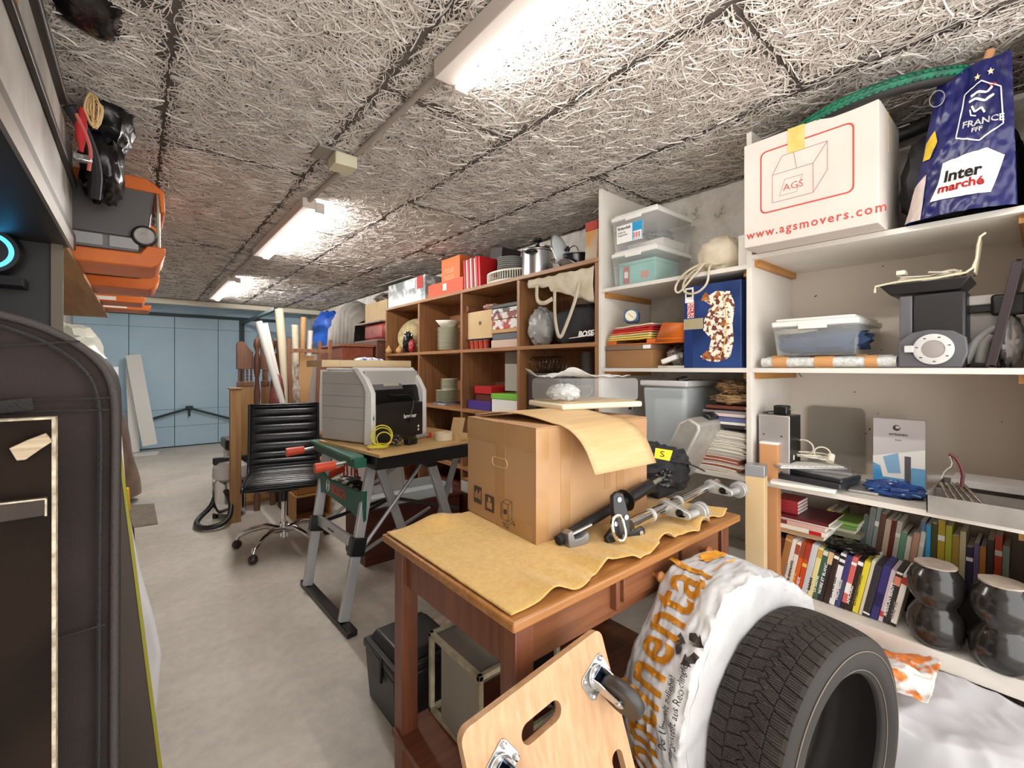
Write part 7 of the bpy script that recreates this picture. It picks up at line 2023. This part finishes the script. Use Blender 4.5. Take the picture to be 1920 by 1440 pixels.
def band(pts, w_=.03):
    m = MB(); P_ = [Vector(p) for p in pts]
    for _ in range(2):
        q = [P_[0]]
        for a, b_ in zip(P_, P_[1:]): q += [a*.75+b_*.25, a*.25+b_*.75]
        q.append(P_[-1]); P_ = q
    vs = []; fs = []
    for i, p in enumerate(P_):
        d = (P_[min(i+1, len(P_)-1)]-P_[max(i-1, 0)]).normalized(); n_ = d.cross(Vector((-1,0,0))).normalized()
        vs += [p-n_*w_/2, p+n_*w_/2]
    for i in range(len(P_)-1): fs.append((2*i, 2*i+1, 2*i+3, 2*i+2))
    return m.add(vs, fs)
band([pp(1007,535,2.06), pp(1006,565,2.055), pp(1020,570,2.05), pp(1036,560,2.05)], .028).build('handle', CREAM, t, thick=.004)
band([pp(1040,545,2.055), pp(1040,600,2.045), pp(1049,640,2.045), pp(1062,610,2.045), pp(1080,560,2.05), pp(1085,530,2.055)], .024).build('handle', CREAM, t, thick=.004)
# column 4, middle: spiral rack and dark tube
zz = ZC[2]+.0135
t = T('spiral_rack', 'dark metal spiral letter rack standing behind the clear appliance cover', 'rack')
m_ = MB()
pts = [(2.16+.055*math.cos(a), 2.34-.30*a/(2*PI*9), zz+.36+.055*math.sin(a)) for a in [2*PI*9*i/220 for i in range(221)]]
m_.tube(pts, .0025, 6); m_.build('spiral_wire', mat('dark_chrome', '#4b4542', .25, .9), t, smooth=60)
MB().box(2.11, 2.25, 2.03, 2.35, zz, zz+.30).build('rack_base', mat('rack_dark', '#3c3532', .5), t, bev=.005)
MB().cyl((2.3, 1.96, zz), (2.3, 1.96, zz+.44), .045, seg=24).build('grey_tube', mat('tube_grey', '#77736f', .5), label='upright grey tube right of the spiral rack', cat='tube')
# column 1, upper: straw hat, black ornament, gourds
zz = ZC[3]+.0135
y_ = px(757, 640, x=2.25).y
t = T('straw_hat', 'yellowed straw hat leaning in the upper left compartment', 'hat')
HM = Matrix.Translation((2.24, 4.30, zz+.20)) @ rotz(R(35)) @ roty(R(-70)) @ rotz(R(0))
SH_ = mat('straw', '#d3c398', .85, c2='#b7a576', ns=30, bump=.8, bs=120)
MB(HM).lathe([(.19,-.004),(.12,0),(.115,.01),(.10,.085),(.06,.105),(0,.108)], 40, caps=False).build('hat_body', SH_, t, thick=.003, smooth=60)
t = T('black_ornament', 'black carved ornament with red part in front of the straw hat', 'ornament')
c = px(762, 640, x=2.12)
MB().blob((2.14, c.y, zz+.10), (.045,.06,.105), .6, 5, 95, flat=zz+.001).build('figure', mat('ornament_black', '#141113', .2), t)
MB().blob((2.12, c.y-.115, zz+.07), (.03,.035,.06), .4, 6, 96, flat=zz+.001).build('red_part', mat('ornament_red', '#a93232', .4), t)
for k, (u, lb) in enumerate(((721, 'left small yellow gourd'), (733, 'right small yellow gourd'))):
    c = px(u, 650, x=2.03)
    t = T('gourd', lb+' in front of the straw hat compartment', 'gourd', 'small yellow gourds')
    yy = c.y if k == 0 else c.y
    MB().lathe([(0,0),(.02,.002),(.036,.02),(.038,.038),(.028,.056),(.014,.07),(.009,.085),(.0,.092)], 20, tr(2.03+.045*k+.05, yy, (zz if k else zz))).build('gourd_body', mat('gourd', '#d0a768', .5), t, smooth=70)
# lower compartments (seen beside the bench)
def fill(colk, rowk, name, label, cat, m, h, x0=2.1, inset=.04, d=.24):
    a, b_ = YC[colk]+.016+inset, YC[colk+1]-.016-inset
    z = ZC[rowk]+.0135
    return MB().box(x0, x0+d, a, b_, z, z+h).build(name, m, label=label, cat=cat, bev=.004)
fill(1, 1, 'cardboard_box', 'flat pale cardboard box in the compartment below the lower plates', 'box', CARDL, .12)
fill(2, 1, 'dark_box', 'dark box in the third compartment of the second lowest row', 'box', mat('dark_case'), .22)
fill(0, 1, 'dark_suitcase', 'dark suitcase in the rightmost compartment of the second lowest row', 'suitcase', BLACKM, .3)
fill(1, 0, 'beige_box', 'beige box in the lowest row under the pale cardboard box', 'box', mat('beige_box', '#b9a68a', .7), .2)
fill(2, 0, 'brown_case', 'brown case in the lowest row under the dark box', 'case', MAH, .26)
fill(3, 2, 'white_packet', 'white packets in the middle row at the far left column', 'packet', PAPER, .1)
fill(3, 1, 'grey_box', 'grey box in the far left column, second lowest row', 'box', GREYP, .2)

# ---------------------------------------------------------------- on top of the cube shelving
ZTOP = 1.9485
def topbox(u0, u1, v0, x, d, name, label, cat, m, bev=.003, z0=ZTOP, grp=None):
    a = px(u1, 520, x=x).y; b_ = px(u0, 520, x=x).y; z1 = px((u0+u1)/2, v0, x=x).z
    return MB().box(x, x+d, a, b_, z0, z1).build(name, m, label=label, cat=cat, bev=bev, group=grp), a, b_, z1
t = T('appliance_box', 'glossy grey and white appliance box with a red corner on the cube shelving', 'box')
a, b_ = px(797, 520, x=2.08).y, px(728, 520, x=2.08).y
MB().box(2.08, 2.36, a, b_, ZTOP, ZTOP+.24).build('box_body', mat('box_photo', '#7d8688', .25, c2='#dfe3e4', ns=9, contrast=(.45,.6)), t, bev=.004)
MB().box(2.078, 2.08, a+.04, a+.16, ZTOP+.12, ZTOP+.24).build('red_print', INKR, t)
MB().box(2.0775, 2.08, a+.2, a+.36, ZTOP+.14, ZTOP+.20).build('white_print', INKW, t)
MB().box(2.10, 2.34, a-.30, a-.02, ZTOP, ZTOP+.17).build('grey_flat_box', LGREY, label='pale grey box behind the orange boxes on the cube shelving', cat='box', bev=.003) if False else None
MB(frame(Vector((2.05, b_+.22, ZTOP+.262)), Vector((0,-1,-.005)), Vector((1,0,0)))).box(0, .78, 0, .26, 0, .008).build('long_board', mat('board_grey', '#8f8a84', .5), label='long thin grey board lying on top of the appliance box', cat='board')
t = T('orange_flat_box', 'flat orange-red box with a small label on the cube shelving', 'box')
a2, b2 = px(868, 530, x=2.08).y, px(803, 530, x=2.08).y
b2 = min(b2, a-.012)
OR = mat('orange_red_card', '#d8512c', .5)
MB().box(2.08, 2.30, a2, b2, ZTOP, ZTOP+.12).build('box_body', OR, t, bev=.002)
MB().box(2.0788, 2.08, (a2+b2)/2-.03, (a2+b2)/2+.03, ZTOP+.04, ZTOP+.1).build('paper_label', PAPER, t)
t = T('orange_book_box', 'orange square box with pale embossed text on the flat orange-red box', 'box')
a3, b3 = px(862, 500, x=2.10).y, px(828, 500, x=2.10).y
MB().box(2.10, 2.24, a3, b3, ZTOP+.1205, ZTOP+.1205+.20).build('box_body', mat('orange_card', '#d9713c', .5), t, bev=.002)
MB(Matrix(((0,0,-1,2.0995),(-1,0,0,b3-.05),(0,1,0,ZTOP+.19),(0,0,0,1)))).text('POUR\nVOUS', Matrix(), .06, bold=.0006).build('lettering', mat('emboss_pale', '#e9a784', .5), t)
a4, b4 = px(920, 510, x=2.07).y, px(870, 510, x=2.07).y
n_ = 8; wv = (b4-a4)*.62/n_
cl_ = [('#b0121a','dark red'),('#d8d3cc','white'),('#c01a20','red'),('#e0dcd6','white'),('#a01018','dark red'),('#c8c2bc','grey'),('#b8141c','red'),('#c81a20','bright red')]
for k in range(n_):
    hx, nm = cl_[k]; yy = b4 - wv*k
    t = MB(Matrix.Translation((2.07+.006*(k % 2), yy, ZTOP)) @ rotx(R(-3))).box(0, .25, -wv*.93, 0, wv*.06, .245-.004*(k % 3))
    t.build('ring_binder', mat('binder'+str(k), hx, .4), label=nm+' upright binder, '+('leftmost','second','third','fourth','fifth','sixth','seventh','widest and rightmost')[k]+' of the row on the cube shelving', cat='binder', bev=.001, group='upright binders on the cube shelving')
t = T('open_dark_box', 'open dark box standing on end behind the white basket', 'box')
ym = px(930, 500, x=2.28).y
MB(Matrix.Translation((2.24, ym, ZTOP)) @ rotx(R(8))).box(0,.2,-.09,.07,.012,.34).build('box_body', mat('dark_brown_card', '#2b2123', .5), t, bev=.002)
MB(Matrix.Translation((2.24, ym+.08, ZTOP)) @ rotx(R(-6))).box(0,.2,.0,.004,.0,.30).build('flap', mat('flap_brown', '#7a4f36', .6), t)
# oval basket
t = T('white_basket', 'oval white plastic basket with open lattice at the edge of the cube shelving', 'basket')
yc_ = (px(907, 515, x=2.12).y+px(981, 500, x=2.12).y)/2; ry = abs(px(907, 515, x=2.10).y-px(981, 500, x=2.10).y)/2*.92
PW_ = mat('basket_cream', '#e3dccb', .5)
for z, h_ in ((ZTOP, .012), (ZTOP+.07, .012)):
    o_ = [(2.18+.125*math.cos(a_), yc_+ry*math.sin(a_)) for a_ in [2*PI*i/48 for i in range(48)]]
    i_ = [(2.18+.121*math.cos(a_), yc_+ry*.975*math.sin(a_)) for a_ in [2*PI*i/48 for i in range(48)]]
    MB().ring(o_, i_, z, z+h_).build('rim_band', PW_, t)
for i in range(56):
    a_ = 2*PI*i/56
    if math.cos(a_) > .3: continue
    MB().bar((2.18+.123*math.cos(a_), yc_+ry*.988*math.sin(a_), ZTOP+.012), (2.18+.123*math.cos(a_), yc_+ry*.988*math.sin(a_), ZTOP+.07), .005, .003).build('lattice_bar', PW_, t)
MB().prism([(2.18+.12*math.cos(a_), yc_+ry*.97*math.sin(a_)) for a_ in [2*PI*i/48 for i in range(48)]], ZTOP, ZTOP+.003).build('basket_base', PW_, t)
GPm = mat('grey_plate', '#a9aaa4', .4)
yp = yc_-.02
for k in range(12):
    if k == 0:
        p0 = MB().lathe([(0,.0),(.07,.0),(.108,.012),(.108,.0145),(.07,.004),(0,.004)], 32, tr(2.19, yp, ZTOP+.0035)).build('grey_plate', GPm, label='grey plate in the stack standing in the white basket', cat='plate', group='grey plates in the white basket', smooth=60)
    else:
        q = p0.copy(); col.objects.link(q); q.location = p0.location + Vector((.002*math.sin(k), .002*math.cos(k), .0152*k))
# pressure cooker
t = T('pressure_cooker', 'steel pressure cooker with a black knob and side handles on the cube shelving', 'pressure cooker')
yc_ = px(1008, 480, x=2.20).y
PM_ = tr(2.20, yc_, ZTOP)
MB(PM_).lathe([(.105,.0),(.112,.006),(.112,.175),(.118,.18),(.118,.188),(.10,.20),(.04,.212),(0,.213)], 44).build('pot_body', STEEL, t, smooth=40)
MB(PM_).lathe([(.03,.212),(.02,.225),(.012,.235),(.015,.25),(.034,.262),(.034,.275),(.02,.284),(0,.285)], 20).build('lid_knob', BLACKP, t)
MB(PM_).box(-.03,.03,-.105,.105,.203,.214).build('lid_clamp', STEEL, t, bev=.003)
for s_ in (-1, 1):
    MB(PM_ @ rotz(R(25))).tube([(s_*.11,-.035,.16),(s_*.15,-.03,.158),(s_*.158,0,.158),(s_*.15,.03,.158),(s_*.11,.035,.16)], .011, 8, smooth=1).build('side_handle', BLACKP, t, smooth=60)
# glass lid leaning and pans
t = T('glass_pot_lid', 'round glass lid with steel rim leaning against the pans', 'lid')
yl = px(1046, 470, x=2.13).y
GLm = Matrix.Translation((2.16, yl, ZTOP+.125)) @ rotz(R(15)) @ rotx(R(76))
MB(GLm).lathe([(0,.03),(.05,.025),(.10,.008),(.118,.0)], 40, caps=False).build('glass_disc', CLEARF, t, thick=.003, smooth=70)
m_ = MB(GLm); m_.tube([(.12*math.cos(a_), .12*math.sin(a_), 0) for a_ in [2*PI*i/48 for i in range(48)]], .0045, 8, closed=True).build('steel_rim', CHROME, t, smooth=60)
MB(GLm).lathe([(.01,.03),(.008,.045),(.02,.052),(.018,.06),(0,.062)], 16).build('lid_knob', BLACKP, t)
t = T('stack_pan', 'dark low pan with wire handle right of the leaning glass lid', 'pan')
yp_ = px(1072, 475, x=2.20).y
MB(tr(2.24, yp_, ZTOP)).lathe([(.09,.0),(.10,.01),(.105,.09),(.11,.095)], 36).build('pan_body', mat('pan_dark', '#38373a', .25, .7), t, smooth=40)
MB(tr(2.24, yp_, ZTOP)).lathe([(.11,.096),(.112,.1),(.05,.118),(0,.12)], 36).build('pan_lid', STEEL, t, smooth=50)
MB(tr(2.24, yp_, ZTOP)).tube([(-.03,.05,.12),(-.03,.02,.16),(-.03,-.03,.16),(-.03,-.05,.12)], .004, 6, smooth=2).build('wire_handle', CHROME, t)
t = T('pan_lid', 'steel lid tilted in front of the dark low pan', 'lid')
MB(Matrix.Translation((2.105, yp_-.02, ZTOP+.045)) @ roty(R(-20)) @ rotx(R(20))).lathe([(.085,-.004),(.087,0),(.04,.014),(0,.016)], 36).build('lid_disc', CHROME, t, smooth=50)
t = T('printed_paper_bag', 'small printed bag with a red band at the right end of the cube shelving top', 'paper bag')
a, b_ = px(1121, 470, x=2.10).y+.01, px(1096, 470, x=2.10).y
MB().box(2.10, 2.18, a, b_, ZTOP, ZTOP+.24, top=(2.12,2.16,a,b_)).build('bag_body', mat('bag_photo', '#b9b4a4', .5, c2='#c98d45', ns=7), t, bev=.004)
MB().box(2.108, 2.122, a-.0, b_+.0, ZTOP+.19, ZTOP+.241).build('red_band', INKR, t)

# ---------------------------------------------------------------- beyond the cube shelving
CAB = wood('cabinet_brown', '#6e4430', '#553222', 'y', .5)
MB().box(1.98, 2.5, 4.66, 5.5, 0, 1.60).build('tall_cabinet', CAB, label='tall brown cabinet just beyond the cube shelving', cat='cabinet', bev=.005)
MB().box(1.90, 2.5, 5.52, 7.3, 0, 1.55).build('storage_cabinet', mat('cab_dark', '#4b4440', .6), label='dark cabinet beyond the tall brown one, carrying the covered bundles', cat='cabinet', bev=.005)
z = 1.6005
MB().box(1.98, 2.4, 4.64, 5.30, z, z+.012).build('shelf_plank', mat('plank_grey', '#8f8275', .6), label='grey plank lying on the tall brown cabinet', cat='board')
def onx(u0, u1, v0, v1, x, d, name, label, cat, m, bev=.004, zf=None):
    y0_, y1_, z0_, z1_ = yz(u0, u1, v0, v1, x)
    return MB().box(x, x+d, y0_, y1_, z0_ if zf is None else zf, z1_).build(name, m, label=label, cat=cat, bev=bev)
MB().box(2.06, 2.4, 4.66, 5.22, z+.0125, z+.21).build('red_parcel', mat('parcel_red', '#7c2622', .4, c2='#b0483c', ns=9, bump=.4, bs=20), label='dark red wrapped parcel on the grey plank beneath the plank shelf', cat='parcel', bev=.04)
MB().box(2.02, 2.45, 4.66, 5.36, 1.812, 1.828).build('upper_plank', mat('plank_pale', '#a3958a', .6), label='pale plank resting on the red parcel', cat='board')
MB().box(2.1, 2.45, 4.66, 5.28, 1.8285, 2.06).build('beige_carton', CARDL, label='beige carton on the pale plank left of the cube shelving', cat='cardboard box', bev=.003)
m_ = MB(); m_.blob((2.28, 4.95, 2.12), (.15,.24,.055), .6, 5, 101, flat=2.061); m_.build('bundled_papers', mat('papers_mixed', '#a99f95', .6, c2='#4b3f38', ns=12, bump=.5, bs=30), label='crumpled grey papers on the beige carton', cat='paper')
MB().box(2.0, 2.2, 4.68, 4.85, 2.16, 2.22).build('small_beige_box', CARDL, label='small beige box under the ceiling beside the appliance box', cat='box', bev=.003) if False else None
# grey draped bundle
GD = mat('grey_drape', '#b3ada6', .8, c2='#9d978f', ns=4, bump=.3, bs=20)
def drape(u, v):
    th = PI*(1.08*u-.04)
    y = 6.05 + .50*math.cos(th)*(1-.12*v) + .0
    prof = math.sin(max(0, min(PI, th)))
    z = 1.552 + (.60*(1-abs(v-.55)**2*1.1))*prof**.6*(.75+.25*math.cos(th-.5))
    x = 1.86+.5*v + .02*math.sin(th*16)*(1-v)*prof
    return (x, y, max(1.552, z))
MB().grid(lambda u, v: (1.99+.45*v-.0+.018*math.sin(u*46+3*v), 5.38+1.0*u, 1.553+(.62*math.sin(PI*min(1, u*.9+.08))**.45*math.sin(PI*min(1, .12+v*.88))**.35 if 0 < v < 1 else .0)+.012*nz(u*12, v*6)), 90, 24).build('draped_bundle', GD, label='tall bundle under a draped grey cloth beyond the beige carton', cat='covered bundle', smooth=70, thick=.004)
MB().blob((2.16, 6.90, 1.83), (.14,.46,.30), .35, 4, 111, flat=1.551).build('blue_bag', mat('blue_bag', '#1f5fc4', .35, c2='#123f95', ns=4, bump=.7, bs=14), label='bright blue plastic bag full of things at the far right under the ceiling', cat='plastic bag', smooth=60)
MB().box(1.72, 1.89, 5.6, 7.2, 0, 1.50).build('boards_pack', mat('pack_grey', '#8a8078', .6), label='grey pack of boards standing before the dark cabinet', cat='boards', bev=.004)
t = T('red_wood_box', 'reddish wooden box behind the tray on the printer', 'wooden box')
ya_, yb2 = 4.68, 5.42
MB().box(1.62, 1.96, 4.70, 5.4, 1.28, 1.525).build('box_body', wood('red_wood', '#8f4a2f', '#6e3320', 'y', .45), t, bev=.004)
MB().box(1.60, 1.97, 4.68, 5.42, 1.525, 1.55).build('lid', wood('red_wood2', '#a2603f', '#80442a', 'y', .45), t, bev=.004)
MB().box(1.60, 1.96, 4.68, 5.42, 0, 1.278).build('white_cupboard', mat('cupboard_white', '#cfcac3', .5), label='white cupboard below the reddish wooden box', cat='cupboard', bev=.004)
for _t in THINGS:
    seat(_t)
